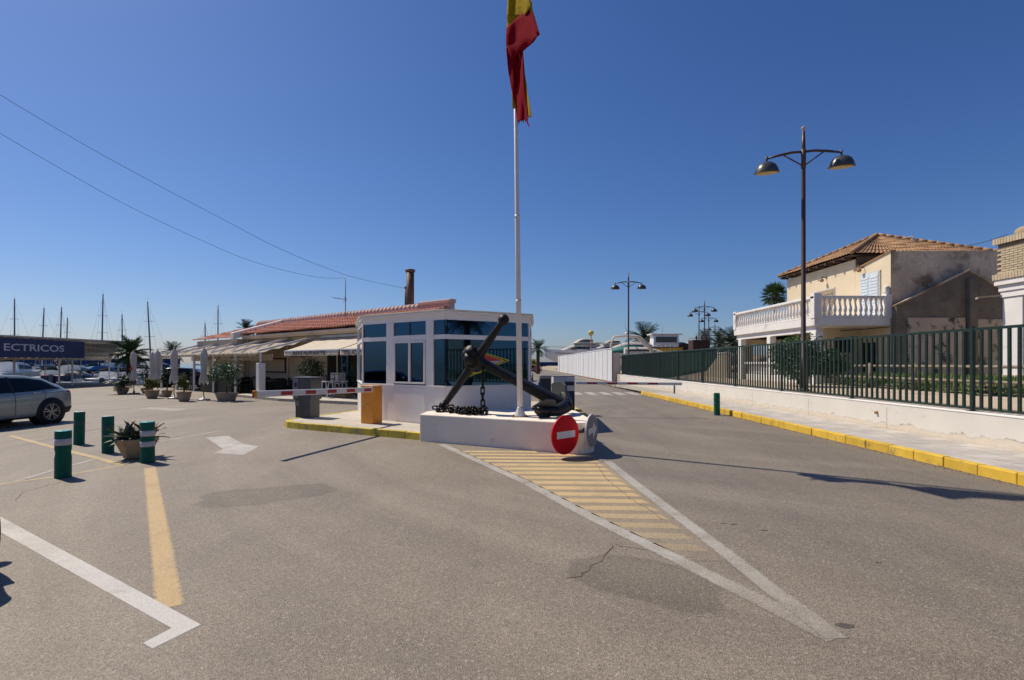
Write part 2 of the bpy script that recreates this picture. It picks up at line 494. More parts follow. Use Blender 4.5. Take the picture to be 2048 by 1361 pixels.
mat("roof_tile_old", (0.34, 0.20, 0.105), 0.9, var=0.28, scale=2.5, bmp=0.3, bscale=30, stain=((0.16,0.085,0.05), 3.5, 0.52, 0.68))
mat("ridge_pink", (0.50, 0.36, 0.33), 0.9, var=0.1, scale=4, bmp=0.2)
mat("brick_cream", (0.50, 0.41, 0.28), 0.9, var=0.12, scale=8, bmp=0.3, rand=0.08)
mat("mortar", (0.22, 0.17, 0.12), 0.95, var=0.1, scale=5)
mat("wood_rail", (0.22, 0.18, 0.13), 0.85, var=0.2, scale=6, bmp=0.3)
mat("wood_dark", (0.075, 0.045, 0.03), 0.8, var=0.25, scale=5)
mat("wood_tan", (0.28, 0.17, 0.08), 0.7, var=0.2, scale=6)
mat("shutter_blue", (0.60, 0.66, 0.70), 0.6, var=0.05, scale=4)
mat("shutter_brown", (0.34, 0.26, 0.18), 0.7, var=0.12, scale=4)
mat("shutter_white", (0.60, 0.57, 0.52), 0.6, var=0.05, scale=4)
mat("dark_inside", (0.015, 0.014, 0.014), 0.8, var=0.2, scale=3)
mat("black_metal", (0.012, 0.012, 0.013), 0.5, var=0.2, scale=6)
mat("flue", (0.115, 0.066, 0.048), 0.6, var=0.2, scale=4)
mat("grey_metal", (0.26, 0.26, 0.26), 0.4, metal=0.6, var=0.1, scale=8)
mat("umbrella_cloth", (0.56, 0.53, 0.51), 0.9, var=0.06, scale=6, bmp=0.2, bscale=20)
mat("umbrella_red", (0.40, 0.03, 0.03), 0.9, var=0.06, scale=6)
mat("terracotta", (0.36, 0.28, 0.19), 0.85, var=0.12, scale=6, bmp=0.2)
mat("concrete_pot", (0.34, 0.26, 0.16), 0.9, var=0.15, scale=5, bmp=0.3)
mat("soil", (0.06, 0.045, 0.03), 0.95, var=0.3, scale=12)
mat("blue_door", (0.03, 0.14, 0.30), 0.5, var=0.1, scale=4)
mat("wire", (0.03, 0.03, 0.035), 0.6, var=0.1)
mat("sign_blue", (0.012, 0.020, 0.095), 0.4, var=0.08, scale=1.0)
mat("letter_white", (0.55, 0.55, 0.60), 0.5, var=0.03)
mat("canopy_under", (0.56, 0.50, 0.42), 0.7, var=0.10, scale=1.5)
mat("panel_white", (0.66, 0.66, 0.67), 0.5, var=0.05, scale=0.8, rand=0.03, stain=((0.48,0.45,0.42), 1.3, 0.60, 0.78))
mat("panel_cream", (0.50, 0.45, 0.40), 0.6, var=0.06, scale=1.5)
mat("harbour_blue", (0.008, 0.030, 0.120), 0.6, var=0.1, scale=0.2)
mat("harbour_grey", (0.26, 0.27, 0.30), 0.8, var=0.1, scale=0.3)
mat("hull_white", (0.80, 0.79, 0.77), 0.3, var=0.03, scale=1)
mat("hull_navy", (0.010, 0.020, 0.070), 0.25, var=0.05, scale=1)
mat("hull_cream", (0.60, 0.54, 0.46), 0.35, var=0.04, scale=1)
mat("hull_black", (0.014, 0.012, 0.015), 0.35, var=0.1, scale=1)
mat("cover_blue", (0.02, 0.14, 0.34), 0.8, var=0.08, scale=3)
mat("cover_teal", (0.02, 0.16, 0.14), 0.7, var=0.08, scale=3)
mat("cover_grey", (0.17, 0.17, 0.16), 0.8, var=0.08, scale=3)
mat("cover_red", (0.40, 0.02, 0.03), 0.8, var=0.08, scale=3)
mat("boat_yellow", (0.60, 0.36, 0.01), 0.5, var=0.06, scale=3)
mat("boat_glass", (0.02, 0.03, 0.04), 0.1, var=0.05, spec=0.6)
mat("mast_metal", (0.20, 0.21, 0.24), 0.5, var=0.05, scale=4)
mat("rock", (0.30, 0.23, 0.15), 0.95, var=0.3, scale=1.0, bmp=0.5, bscale=8)
mat("box_brown", (0.055, 0.030, 0.025), 0.8, var=0.15, scale=2)
mat("trunk", (0.075, 0.050, 0.038), 0.95, var=0.35, scale=7, bmp=0.6, bscale=18)
mat("palm_leaf", (0.075, 0.130, 0.040), 0.55, var=0.35, scale=4, rand=0.2)
mat("palm_leaf_far", (0.035, 0.060, 0.028), 0.6, var=0.35, scale=2)
mat("leaf_dark", (0.022, 0.060, 0.018), 0.5, var=0.45, scale=6)
mat("leaf_mid", (0.055, 0.110, 0.025), 0.5, var=0.4, scale=6)
mat("leaf_olive", (0.110, 0.125, 0.030), 0.55, var=0.4, scale=7)
mat("leaf_grey", (0.095, 0.150, 0.080), 0.55, var=0.35, scale=7)
mat("flower", (0.62, 0.60, 0.50), 0.7, var=0.05)
mat("agave_dark", (0.050, 0.075, 0.045), 0.5, var=0.35, scale=9)
mat("agave_red", (0.16, 0.050, 0.030), 0.5, var=0.35, scale=9)
mat("grass_blade", (0.110, 0.180, 0.030), 0.6, var=0.4, scale=3)
mat("tyre", (0.012, 0.012, 0.013), 0.75, var=0.2, scale=10)
mat("rim", (0.30, 0.30, 0.32), 0.3, metal=0.8, var=0.1, scale=8)
mat("car_grey", (0.27, 0.315, 0.31), 0.3, metal=0.25, var=0.04, scale=1, coat=0.8)
mat("car_silver", (0.42, 0.36, 0.36), 0.28, metal=0.5, var=0.04, scale=1, coat=0.8)
mat("car_white", (0.62, 0.62, 0.63), 0.25, var=0.03, scale=1, coat=0.8)
mat("car_black", (0.012, 0.012, 0.014), 0.2, var=0.05, scale=1, coat=0.8)
mat("car_red", (0.26, 0.012, 0.022), 0.25, var=0.04, scale=1, coat=0.8)
mat("car_yellow", (0.55, 0.48, 0.02), 0.35, var=0.04, scale=1)
mat("car_glass", (0.006, 0.009, 0.011), 0.08, var=0.05, spec=0.3)
mat("tail_red", (0.42, 0.010, 0.020), 0.2, var=0.1, scale=12)
mat("plastic_black", (0.015, 0.015, 0.016), 0.6, var=0.1)
mat("flag_red", (0.28, 0.005, 0.018), 0.9, var=0.12, scale=8, spec=0.05)
mat("flag_yellow", (0.42, 0.29, 0.020), 0.9, var=0.1, scale=8, spec=0.05)
mat("ball_yellow", (0.62, 0.45, 0.09), 0.5, var=0.1, scale=8)

def flag_translucent(name):
    m = MATS[name]; nt = m.node_tree; b = nt.nodes["Principled BSDF"]
    tr = N(nt, "ShaderNodeBsdfTranslucent"); mx = N(nt, "ShaderNodeMixShader"); mx.inputs[0].default_value = 0.35
    src = b.inputs["Base Color"].links[0].from_socket
    nt.links.new(src, tr.inputs[0])
    nt.links.new(b.outputs[0], mx.inputs[1]); nt.links.new(tr.outputs[0], mx.inputs[2])
    nt.links.new(mx.outputs[0], nt.nodes["Material Output"].inputs[0])
for q in ("flag_red", "flag_yellow", "awning", "pergola_cloth", "umbrella_cloth"): flag_translucent(q)

def glass_film(name, col, rough):
    m, nt, b = nodes_of(name)
    P = pos(nt)
    c = mixc(nt, noise(nt, P, 0.8, 2), [x*0.92 for x in col], [x*1.08 for x in col])
    nt.links.new(c, b.inputs["Base Color"])
    b.inputs["Metallic"].default_value = 1.0; b.inputs["Roughness"].default_value = rough
    bump(nt, b, noise(nt, P, 0.7, 1), 0.02, 0.05)
glass_film("kiosk_glass", (0.029, 0.069, 0.122), 0.03)
glass_film("pane_dark", (0.10, 0.115, 0.13), 0.06)

m_, nt_, b_ = nodes_of("water")
b_.inputs["Base Color"].default_value = (0.012, 0.035, 0.055, 1); b_.inputs["Roughness"].default_value = 0.12
bump(nt_, b_, noise(nt_, pos(nt_), 1.4, 4), 0.5, 0.08)
# ------------------------------------------------------------------ ground, water, road markings
KERB_X, WALL_X, FENCE_X, YARD = 6.86, 8.58, 8.72, 0.75

def flat(poly, z, name, m, edge=None):
    me = bpy.data.meshes.new(name)
    me.from_pydata([(p[0], p[1], z) for p in poly], [], [list(range(len(poly)))])
    me.materials.append(M_(m))
    o = bpy.data.objects.new(name, me); COL.objects.link(o)
    MX[o.name] = Matrix.Identity(4)
    return struct(o)

flat([(-400,-120),(400,-120),(400,320),(-11,320),(-11,62),(-15.5,38.6),(-400,38.6)], 0.0, "ground", "asphalt")
flat([(-3000,-150),(3000,-150),(3000,4500),(-3000,4500)], -0.95, "water", "water")
q = MB(); q.box(-400, -15.6, 38.25, 38.6, 0.004, 0.16); q.box(-400, -15.6, 38.6, 39.0, -2.0, -0.02)
struct(q.build("quay_edge", "kerb_grey"))

def ribbon(name, pts, w, m, z=0.0016):
    """a painted line of constant width through ground points"""
    pts = [Vector((p[0], p[1], 0)) for p in pts]
    L, Rr = [], []
    for i, p in enumerate(pts):
        t = (pts[min(i+1, len(pts)-1)] - pts[max(i-1, 0)]).normalized()
        n = Vector((-t.y, t.x, 0))
        L.append(p + n*w/2); Rr.append(p - n*w/2)
    k = len(pts)
    vs = [(c.x, c.y, z) for tri_ in zip(L, pts, Rr) for c in tri_]
    fs = []
    for i in range(k-1):
        a = 3*i; fs += [(a+1, a+4, a+3, a), (a+2, a+5, a+4, a+1)]
    me = bpy.data.meshes.new(name); me.from_pydata(vs, [], fs)
    at_ = me.attributes.new("worn", 'FLOAT', 'POINT'); at_.data.foreach_set("value", [1.0, 0.0, 1.0]*k)
    me.materials.append(M_(m))
    o = bpy.data.objects.new(name, me); COL.objects.link(o); MX[o.name] = Matrix.Identity(4)
    return struct(o)

def gl(*pp): return [g(a, b) for a, b in pp]

# chevron area in front of the plinth
LEFT = gl((884,889.5),(1052,965),(1158.6,1022),(1269,1077),(1360,1121),(1448,1165.5),(1581,1232),(1672,1279))
RIGHT = gl((1214,922.6),(1269,967),(1360,1036),(1448,1103),(1544,1180),(1610,1228),(1672,1278))
ribbon("road_marking", LEFT, 0.175, "paint_white_worn")
ribbon("road_marking", RIGHT, 0.165, "paint_white_worn", 0.0024)
def xat(line, Y):
    for a, b in zip(line, line[1:]):
        if (a.y - Y) * (b.y - Y) <= 0:
            t = (Y - a.y) / (b.y - a.y); return a.x + (b.x - a.x)*t
    return None
hz = []
for i in range(24):
    Y = 4.3 + 0.2*i
    a = xat(LEFT, Y); b = xat(RIGHT, Y)
    if a is not None and b is not None and b-a > 0.2: hz.append((a+0.08, b-0.08, Y))
q = MB()
for (a0,b0,y0),(a1,b1,y1) in zip(hz, hz[1:]): q.quad((a0,y0,0.0010),(b0,y0,0.0010),(b1,y1,0.0010),(a1,y1,0.0010))
struct(q.build("road_marking", "paint_yellow_haze", fix=False))
for i in range(17):
    Y = 4.62 + 0.312*i
    a = xat(LEFT, Y); b = xat(RIGHT, min(Y, RIGHT[0].y - 0.01))
    if a is None: continue
    if Y > RIGHT[0].y: b = min(b, 1.3)
    w = 0.175
    a += 0.12; b -= 0.12
    if b - a < 0.15: continue
    if Y > 8.75: b = min(b, 2.35 - (Y-8.75)*2.15)
    q = MB(); q.quad((a, Y-w/2+0.02, 0.0016), (b, Y-w/2-0.03, 0.0016), (b-0.06, Y+w/2-0.03, 0.0016), (a-0.10, Y+w/2+0.02, 0.0016))
    struct(q.build("road_marking", "paint_yellow_stripe", fix=False))

# parking bay on the left
A, B, C = g(400,1250), g(-60,1008), g(290,1293)
Lp = gl((-60,1001),(402,1250),(305,1298),(286,1287),(343,1257),(-60,1031))
q = MB(); q.add([Vector((p.x,p.y,0.0016)) for p in Lp], [(0,5,4,1),(1,4,3,2)])
struct(q.build("road_marking", "paint_white", fix=False))
ribbon("road_marking", gl((300,936),(340,1215)), 0.18, "paint_yellow", 0.0014)
ribbon("road_marking", gl((-120,985),(110,954),(246,931)), 0.085, "paint_yellow_thin")
ribbon("road_marking", gl((20,872),(107,895),(193,916),(246,931)), 0.13, "paint_yellow_thin", 0.0024)
ribbon("road_marking", gl((30,964),(104,942),(190,919)), 0.10, "paint_white_faint", 0.0030)
ribbon("road_marking", gl((-120,885),(0,866),(141,846)), 0.13, "paint_white")
ribbon("road_marking", gl((160,868),(240,856)), 0.12, "paint_white_faint")
ribbon("road_marking", gl((318,884),(440,862)), 0.12, "paint_white_faint")
# direction arrow towards the camera, another faint one by the terrace
ar = gl((412,876),(456,872),(489,889),(518,893),(486,911),(428,906),(446,898))
q = MB(); q.add([Vector((p.x,p.y,0.0016)) for p in ar], [(0,1,2,6),(2,3,4),(2,4,5,6)])
struct(q.build("road_marking", "paint_cream", fix=False))
ar = gl((275,817),(310,815.5),(345,817.5),(378,817),(352,822.5),(330,821.5))
q = MB(); q.add([Vector((p.x,p.y,0.0016)) for p in ar], [(0,1,2,5),(2,3,4,5)])
struct(q.build("road_marking", "paint_white_faint", fix=False))
# zebra crossing beyond the barrier
for i in range(6):
    x = 2.55 + 0.76*i
    q = MB(); q.quad((x,26.9,0.0016),(x+0.46,26.9,0.0016),(x+0.46,29.3,0.0016),(x,29.3,0.0016))
    struct(q.build("road_marking", "paint_cream", fix=False))

# repair patches and cracks in the asphalt
def patch(cen, rx, ry, rot, m, seed, n=40, z=0.0008, sq=2.0):
    r = random.Random(seed)
    ring = []
    ph = [r.uniform(0, 6.28) for _ in range(4)]
    for i in range(n):
        a = 2*math.pi*i/n
        k = (abs(math.cos(a))**sq + abs(math.sin(a))**sq)**(-1/sq)
        k *= 1 + 0.06*math.sin(3*a+ph[0]) + 0.05*math.sin(5*a+ph[1]) + 0.03*math.sin(9*a+ph[2])
        ring.append((k*math.cos(a), k*math.sin(a)))
    vs, fs, ed = [(cen[0], cen[1], z)], [], [1.0]
    for sc, e in ((0.7, 1.0), (1.0, 0.0)):
        for x, y in ring:
            X, Y = x*rx*sc, y*ry*sc
            vs.append((cen[0] + X*math.cos(rot) - Y*math.sin(rot), cen[1] + X*math.sin(rot) + Y*math.cos(rot), z)); ed.append(e)
    for i in range(n):
        j = (i+1) % n
        fs.append((0, 1+i, 1+j)); fs.append((1+i, 1+n+i, 1+n+j, 1+j))
    me = bpy.data.meshes.new("asphalt_patch"); me.from_pydata(vs, [], fs)
    at_ = me.attributes.new("edge", 'FLOAT', 'POINT')
    at_.data.foreach_set("value", ed)
    me.materials.append(M_(m))
    o = bpy.data.objects.new("asphalt_patch", me); COL.objects.link(o); MX[o.name] = Matrix.Identity(4)
    return struct(o)
c0 = g(533, 990); patch(c0, 0.78, 0.44, 0.45, "asphalt_patch", 3, sq=4)
c0 = g(1290, 1158); patch(c0, 0.60, 0.40, -0.60, "asphalt_patch", 5, sq=4)
for px, py, rx, ry, s in ((1690,1252,0.06,0.035,1),(1447,1047,0.04,0.02,4),(1468,1049,0.04,0.02,8),
                          (1527,1061,0.04,0.02,6),(1757,1126,0.025,0.015,10)):
    patch(g(px,py), rx, ry, 0, "asphalt_tar", s, n=18, z=0.0012)
def crack(pp, w, seed):
    r = random.Random(seed); pts = []
    P = gl(*pp)
    for a, b in zip(P, P[1:]):
        k = max(2, int((b-a).length/0.07))
        for i in range(k):
            t = i/k; p = a.lerp(b, t); pts.append(p + Vector((r.uniform(-1,1), r.uniform(-1,1), 0))*0.016)
    pts.append(P[-1])
    q = MB()
    ws = [w*r.uniform(0.4, 1.3) for _ in pts]
    for i in range(len(pts)-1):
        t = (pts[i+1]-pts[i]).normalized(); n = Vector((-t.y, t.x, 0))
        z = Vector((0,0,0.0022))
        q.quad(pts[i]-n*ws[i]/2+z, pts[i+1]-n*ws[i+1]/2+z, pts[i+1]+n*ws[i+1]/2+z, pts[i]+n*ws[i]/2+z)
    o = q.build("crack", "soil", fix=False); struct(o)
crack([(1228,1090),(1205,1118),(1160,1153),(1133,1158)], 0.012, 1)
crack([(1228,1090),(1300,1102),(1356,1118)], 0.006, 2)
crack([(1190,925),(1212,958),(1260,998),(1290,1015),(1326,1040)], 0.008, 3)
crack([(420,1005),(480,1022),(520,1024)], 0.003, 4)
crack([(310,930),(420,908),(500,880)], 0.005, 5)
crack([(30,1003),(45,985),(120,965)], 0.006, 6)

# ------------------------------------------------------------------ right: kerb, pavement, wall, fence
Y0, Y1 = -3.0, 27.4
kr = thing("kerb", "long row of yellow painted kerb stones along the right pavement", "kerb", (KERB_X, 10, 0))
ml = MB(); ml.box(0, 0.14, 0.004, 0.594, -0.1, 0.165)
first = None
n = int((Y1-Y0)/0.6)
for i in range(n):
    y = Y0 + 0.6*i + 0.395
    if first is None:
        first = ml.build("kerb_stone", "kerb_yellow", kr, bevel=0.015); o = first
    else:
        o = first.copy(); COL.objects.link(o)
    o.location = (rnd.uniform(-0.006, 0.006), y-10, rnd.uniform(-0.008, 0.004))
    o.rotation_euler = (rnd.uniform(-.004,.004), 0, rnd.uniform(-.006,.006))
q = MB(); r_ = random.Random(77)
for _ in range(700):
    y_ = r_.uniform(5.5, 27); x_ = KERB_X - 0.01 - abs(r_.gauss(0, 0.06)); s_ = r_.uniform(0.004, 0.016)
    q.sphere((x_, y_, s_*0.4), s_, 5, sc=(r_.uniform(.7,1.5), r_.uniform(.7,1.5), 0.6))
tag(q.build("gutter_grit", "dirt", fix=False), "grit and small stones lying along the foot of the yellow kerb", "grit", kind="stuff")
q = MB(); ys_ = [5.0+0.22*i for i in range(102)]
ws_ = [r_.uniform(0.012, 0.05) for _ in ys_]
for i in range(len(ys_)-1): q.quad((KERB_X-0.002-ws_[i], ys_[i], 0.0035), (KERB_X+0.002, ys_[i], 0.0035), (KERB_X+0.002, ys_[i+1], 0.0035), (KERB_X-0.002-ws_[i+1], ys_[i+1], 0.0035))
struct(q.build("gutter_dirt", "dirt", fix=False))
# pavement bed and slabs
q = MB(); q.box(KERB_X+0.141, WALL_X-0.002, -3, 26.4, -0.1, 0.142)
q.add([(KERB_X+0.141,26.4,0.142),(WALL_X-0.002,26.4,0.142),(WALL_X-0.002,41,0.05),(KERB_X+0.141,41,0.01)], [(0,1,2,3)])
pv = q.build("pavement", "paving_joint"); struct(pv)
sl = MB(); sl.box(0.003, 0.382, 0.003, 0.382, -0.03, 0.012)
for k in range(7): sl.box(0.012, 0.373, 0.018+k*0.053, 0.018+k*0.053+0.034, 0.012, 0.0155)
first = None
for i in range(4):
    for j in range(73):
        y = -1.6 + 0.385*j
        if y > 26.0: continue
        if first is None: first = sl.build("paving_slab", "paving", pv, bevel=0); o = first
        else: o = first.copy(); COL.objects.link(o)
        o.location = (KERB_X+0.148+0.385*i+0.01, y, 0.142 + rnd.uniform(-0.003, 0.003))
# crumbled ground at the foot of the wall, beyond the kerb
q = MB()
for i in range(140):
    y = rnd.uniform(27.5, 40); x = KERB_X + 0.2 + rnd.random()**1.5*1.5
    s = rnd.uniform(0.03, 0.13)
    q.sphere((x, y, 0.03), s, 6, sc=(rnd.uniform(.7,1.3), rnd.uniform(.7,1.3), 0.6))
tag(q.build("rubble", "dirt"), "crumbled earth and stones along the foot of the wall", "rubble", kind="stuff")

def stained_wall_mat():
    m, nt, b = nodes_of("wall_white")
    P = pos(nt); sep = N(nt, "ShaderNodeSeparateXYZ"); nt.links.new(P, sep.inputs[0])
    base = mixc(nt, remap(nt, noise(nt, P, 1.3, 5), 0.3, 0.7), (0.58,0.555,0.50), (0.64,0.61,0.555))
    h = math_(nt, 'ADD', sep.outputs[2], math_(nt, 'MULTIPLY', math_(nt, 'SUBTRACT', noise(nt, P, 2.0, 6, 0.65), 0.5), -0.42))
    peel = remap(nt, h, 0.25, 0.30, 0.85, 0)
    old = mixc(nt, remap(nt, noise(nt, P, 7, 5), 0.35, 0.65), (0.58,0.48,0.37), (0.62,0.555,0.465))
    c = mixc(nt, peel, base, old)
    rim = math_(nt, 'MULTIPLY', remap(nt, h, 0.262, 0.272, 0, 1), remap(nt, h, 0.276, 0.286, 1, 0))
    c = mixc(nt, math_(nt, 'MULTIPLY', rim, remap(nt, noise(nt, P, 4, 3), 0.56, 0.66)), c, (0.22,0.20,0.18))
    c = mixc(nt, remap(nt, noise(nt, P, 5, 6), 0.64, 0.74, 0, 0.5), c, (0.40,0.28,0.18))
    nt.links.new(c, b.inputs["Base Color"]); b.inputs["Roughness"].default_value = 0.9
    hh = math_(nt, 'ADD', math_(nt, 'MULTIPLY', peel, -1.0), math_(nt, 'MULTIPLY', noise(nt, P, 40, 4), 0.25))
    bump(nt, b, hh, 0.5, 0.012)
stained_wall_mat()
wl = thing("garden_wall", "low white rendered wall with peeling foot carrying the green railings", "wall", (WALL_X, 10, 0))
q = MB(); q.box(WALL_X, WALL_X+0.28, -3, 40.9, -0.1, 0.715); q.build("wall", "wall_white", wl, True)
q = MB(); q.box(WALL_X-0.012, WALL_X+0.30, -3, 40.92, 0.716, 0.745); q.build("coping", "white_plaster", wl, True, bevel=0.008)
q = MB(); q.cyl((WALL_X+0.05, 12.1, 0.50), (WALL_X-0.05, 12.1, 0.495), 0.035, n=12); q.build("drain_pipe", "rust", wl, True)

for k in range(10):
    y_ = 4.6 + 3.45*k + rnd.uniform(-.3,.3); q = MB(); zz = 0.16; pts_ = []
    while zz < 0.70: pts_.append(V(WALL_X-0.0015, y_+rnd.uniform(-.012,.012), zz)); zz += 0.06
    for a_, b_ in zip(pts_, pts_[1:]): q.quad(a_+V(0,-0.004,0), a_+V(0,0.004,0), b_+V(0,0.004,0), b_+V(0,-0.004,0))
    q.build("hairline_crack", "soil", wl, True, fix=False)
fe = thing("railing_fence", "dark green steel railing fence on the low white wall", "fence", (FENCE_X, 10, 0.745))
q = MB(); q.bar((FENCE_X,-3,0.80),(FENCE_X,40.9,0.80),0.035,0.04); q.build("bottom_rail", "fence_green", fe, True)
q = MB(); q.bar((FENCE_X,-3,2.29),(FENCE_X,40.9,2.29),0.05,0.05); q.build("top_rail", "fence_green", fe, True)
pk = MB(); pk.box(-0.018,0.018,-0.024,0.024,0.075,1.52)
po = MB(); po.box(-0.03,0.03,-0.03,0.03,0.0,1.60); po.box(-0.07,0.07,-0.07,0.07,0.0,0.012)
fp = fo = None
bay = 3.45; y = 40.8; k = 0
while y > -3:
    if fo is None: fo = po.build("post", "fence_green", fe); o = fo
    else: o = fo.copy(); COL.objects.link(o)
    o.location = (0, y-10, 0)
    for j in range(1, 19):
        yy = y - j*bay/19
        if yy < -2.9: break
        if fp is None: fp = pk.build("picket", "fence_green", fe); o = fp
        else: o = fp.copy(); COL.objects.link(o)
        o.location = (rnd.uniform(-.003,.003), yy-10, rnd.uniform(-.004,.004)); o.rotation_euler = (rnd.uniform(-.004,.004), 0, rnd.uniform(-.05,.05))
    y -= bay
# shade net tied behind the far bays
P = []
for i in range(60):
    y = 40.7 - i*(40.7-22.0)/59
    t = max(0, (30.0 - y)/8.0)
    zb = 0.80 + 0.62*t**1.3 + (0.5*max(0,t-0.85)/0.15 if t > 0.85 else 0)
    P.append([V(FENCE_X+0.05+0.012*math.sin(y*3+z*4), y, zb+(2.28-zb)*z/5) for z in range(6)])
q = MB(); q.grid(P)
tag(q.build("shade_net", "shade_net", solid=0.006), "dark green shade net tied behind the far end of the railings", "net")

# raised yard behind the wall
q = MB(); q.box(WALL_X+0.285, 13.35, -25, 150, -0.1, YARD-0.01)
struct(q.build("yard_path", "yard_paving"))
q = MB(); q.box(13.352, 120, -25, 200, -0.1, YARD-0.03)
struct(q.build("yard_ground", "dirt"))

# white panel hoarding along the road, set forward of the fence end
ho = thing("panel_hoarding", "long white metal panel hoarding standing beyond the green fence", "hoarding", (8.46, 43.6, 0))
pm = MB(); pm.box(0, 0.06, 0.07, 2.13, 0.10, 2.87)
qj = MB(); qj.box(8.49, 8.50, 43.62, 94.1, 0.1, 2.86); qj.build("backing", "machine_grey", ho, True)
first = None
for i in range(23):
    if first is None: first = pm.build("panel", "panel_white", ho, bevel=0.006); o = first
    else: o = first.copy(); COL.objects.link(o)
    o.location = (rnd.uniform(-.01,.01), 2.2*i, 0)
    if i > 21: o.location.x -= 0.05
q = MB(); q.box(-0.03, 0.09, -0.02, 50.6, 2.882, 2.96); q.build("top_rail", "panel_white", ho)
q = MB(); q.box(-0.03, 0.09, -0.02, 50.6, 0.02, 0.075); q.build("bottom_rail", "rust", ho)
q = MB(); q.box(0.095, 0.70, 0.0, 0.6, 0.14, 2.55); q.box(0.62,0.71,-0.03,0.0,0.4,2.3); q.build("end_cabinet", "panel_cream", ho, bevel=0.03)
q = MB(); q.box(0.12, 0.66, -0.05, 0.5, 0.0, 0.13); q.build("foot", "black_metal", ho)

# ------------------------------------------------------------------ traffic island, plinth
isl = [(-1.9,10.99),(-5.35,12.88),(-5.75,13.15),(-5.98,13.5),(-6.02,13.9),(-5.9,14.3),(-5.3,15.6),(-4.2,18.5),(0.6,20.5),(2.2,19.8),(2.25,15.3),(1.7,12.4)]
il = thing("traffic_island", "raised concrete traffic island edged with yellow kerb stones under the kiosk", "traffic island", (-2, 14, 0))
def inset(poly, d):
    n = len(poly); out = []
    for i in range(n):
        p0, p1, p2 = Vector(poly[i-1]), Vector(poly[i]), Vector(poly[(i+1) % n])
        e1 = (p1-p0).normalized(); e2 = (p2-p1).normalized()
        n1 = Vector((e1.y, -e1.x)); n2 = Vector((e2.y, -e2.x))
        m_ = (n1+n2); m_ = m_/max(0.3, m_.dot(n1))
        out.append(p1 + m_*d)
    return out
area = sum(isl[i][0]*isl[(i+1)%len(isl)][1]-isl[(i+1)%len(isl)][0]*isl[i][1] for i in range(len(isl)))
inn = inset(isl, 0.16 if area < 0 else -0.16)
q = MB(); q.prism([(p.x,p.y) for p in inn], -0.1, 0.146); q.build("deck", "island_concrete", il, True)
for i in range(len(isl)):
    a, b = Vector(isl[i]), Vector(isl[(i+1) % len(isl)])
    ai, bi = inn[i], inn[(i+1) % len(isl)]
    L = (b-a).length; k = max(1, round(L/0.52))
    for j in range(k):
        t0, t1 = (j+0.008)/k, (j+0.992)/k
        pp = [a.lerp(b,t0), a.lerp(b,t1), ai.lerp(bi,t1), ai.lerp(bi,t0)]
        q = MB(); dz = rnd.uniform(-.006,.006)
        low = [p for p in pp]
        vs = [(low[0].x,low[0].y,-0.05),(low[1].x,low[1].y,-0.05),(pp[2].x,pp[2].y,-0.05),(pp[3].x,pp[3].y,-0.05)]
        top = [pp[0].lerp(pp[3],0.14), pp[1].lerp(pp[2],0.14), pp[2], pp[3]]
        vs += [(p.x,p.y,0.155+dz) for p in top]
        q.add(vs, [(0,3,2,1),(4,5,6,7),(0,1,5,4),(1,2,6,5),(2,3,7,6),(3,0,4,7)])
        q.build("kerb_stone", "kerb_yellow_old", il, True, bevel=0.012)

PH = 0.57
poly = [(-1.96,10.93),(0.15,9.84),(0.85,9.475)]
c1 = Vector((1.17, 9.72)); r1 = 0.37
for k in range(9):
    a = math.radians(-115 + k*(115+5)/8.0); poly.append((c1.x + r1*math.cos(a), c1.y + r1*math.sin(a)))
poly += [(1.46,11.75),(1.1,12.35),(-0.45,12.25),(-1.5,11.85),(-1.92,11.6)]
pl = thing("anchor_plinth", "white plastered concrete plinth with rounded tip under the anchor", "plinth", (0, 11, 0))
q = MB(); q.prism(poly, -0.05, PH); q.build("block", "plinth_white", pl, True, bevel=0.02)
# ------------------------------------------------------------------ glazed kiosk
KA, KB, KC, KD, KE = V(-4.10,14.12,0), V(-1.60,12.33,0), V(0.47,13.56,0), V(0.62,16.6,0), V(-5.02,16.75,0)
ki = thing("kiosk", "white framed gatehouse kiosk with blue mirrored windows behind the anchor", "kiosk", (-2, 14.2, 0.146))
def on(Pq, Qq, px):
    k = (px-CEN)/FPX; dd = Qq-Pq
    return (k*Pq.y - Pq.x)/(dd.x - k*dd.y)
def wallbox(name, m, P0, P1, t0, t1, z0, z1, out, depth, bevel=0.0, parent=None):
    """a slab on the wall P0-P1 between fractions t0 and t1; out = how far its face stands out, depth = its thickness"""
    dd = (P1-P0); u = dd.normalized(); nrm = V(u.y, -u.x, 0)
    a, b = P0+dd*t0, P0+dd*t1
    q = MB()
    vs = []
    for z in (z0, z1):
        for p, o_ in ((a, out), (b, out), (b, out-depth), (a, out-depth)):
            c = p + nrm*o_; vs.append((c.x, c.y, z))
    q.add(vs, [(0,3,2,1),(4,5,6,7),(0,1,5,4),(1,2,6,5),(2,3,7,6),(3,0,4,7)])
    return q.build(name, m, parent or ki, True, bevel=bevel)
ZB, ZS, ZT0, ZT1, ZR = 0.15, 1.10, 2.235, 2.345, 2.70
q = MB(); q.prism([(p.x,p.y) for p in inset([(p.x,p.y) for p in (KA,KB,KC,KD,KE)], -0.07)], ZB+0.01, 2.84)
q.build("core", "dark_inside", ki, True)
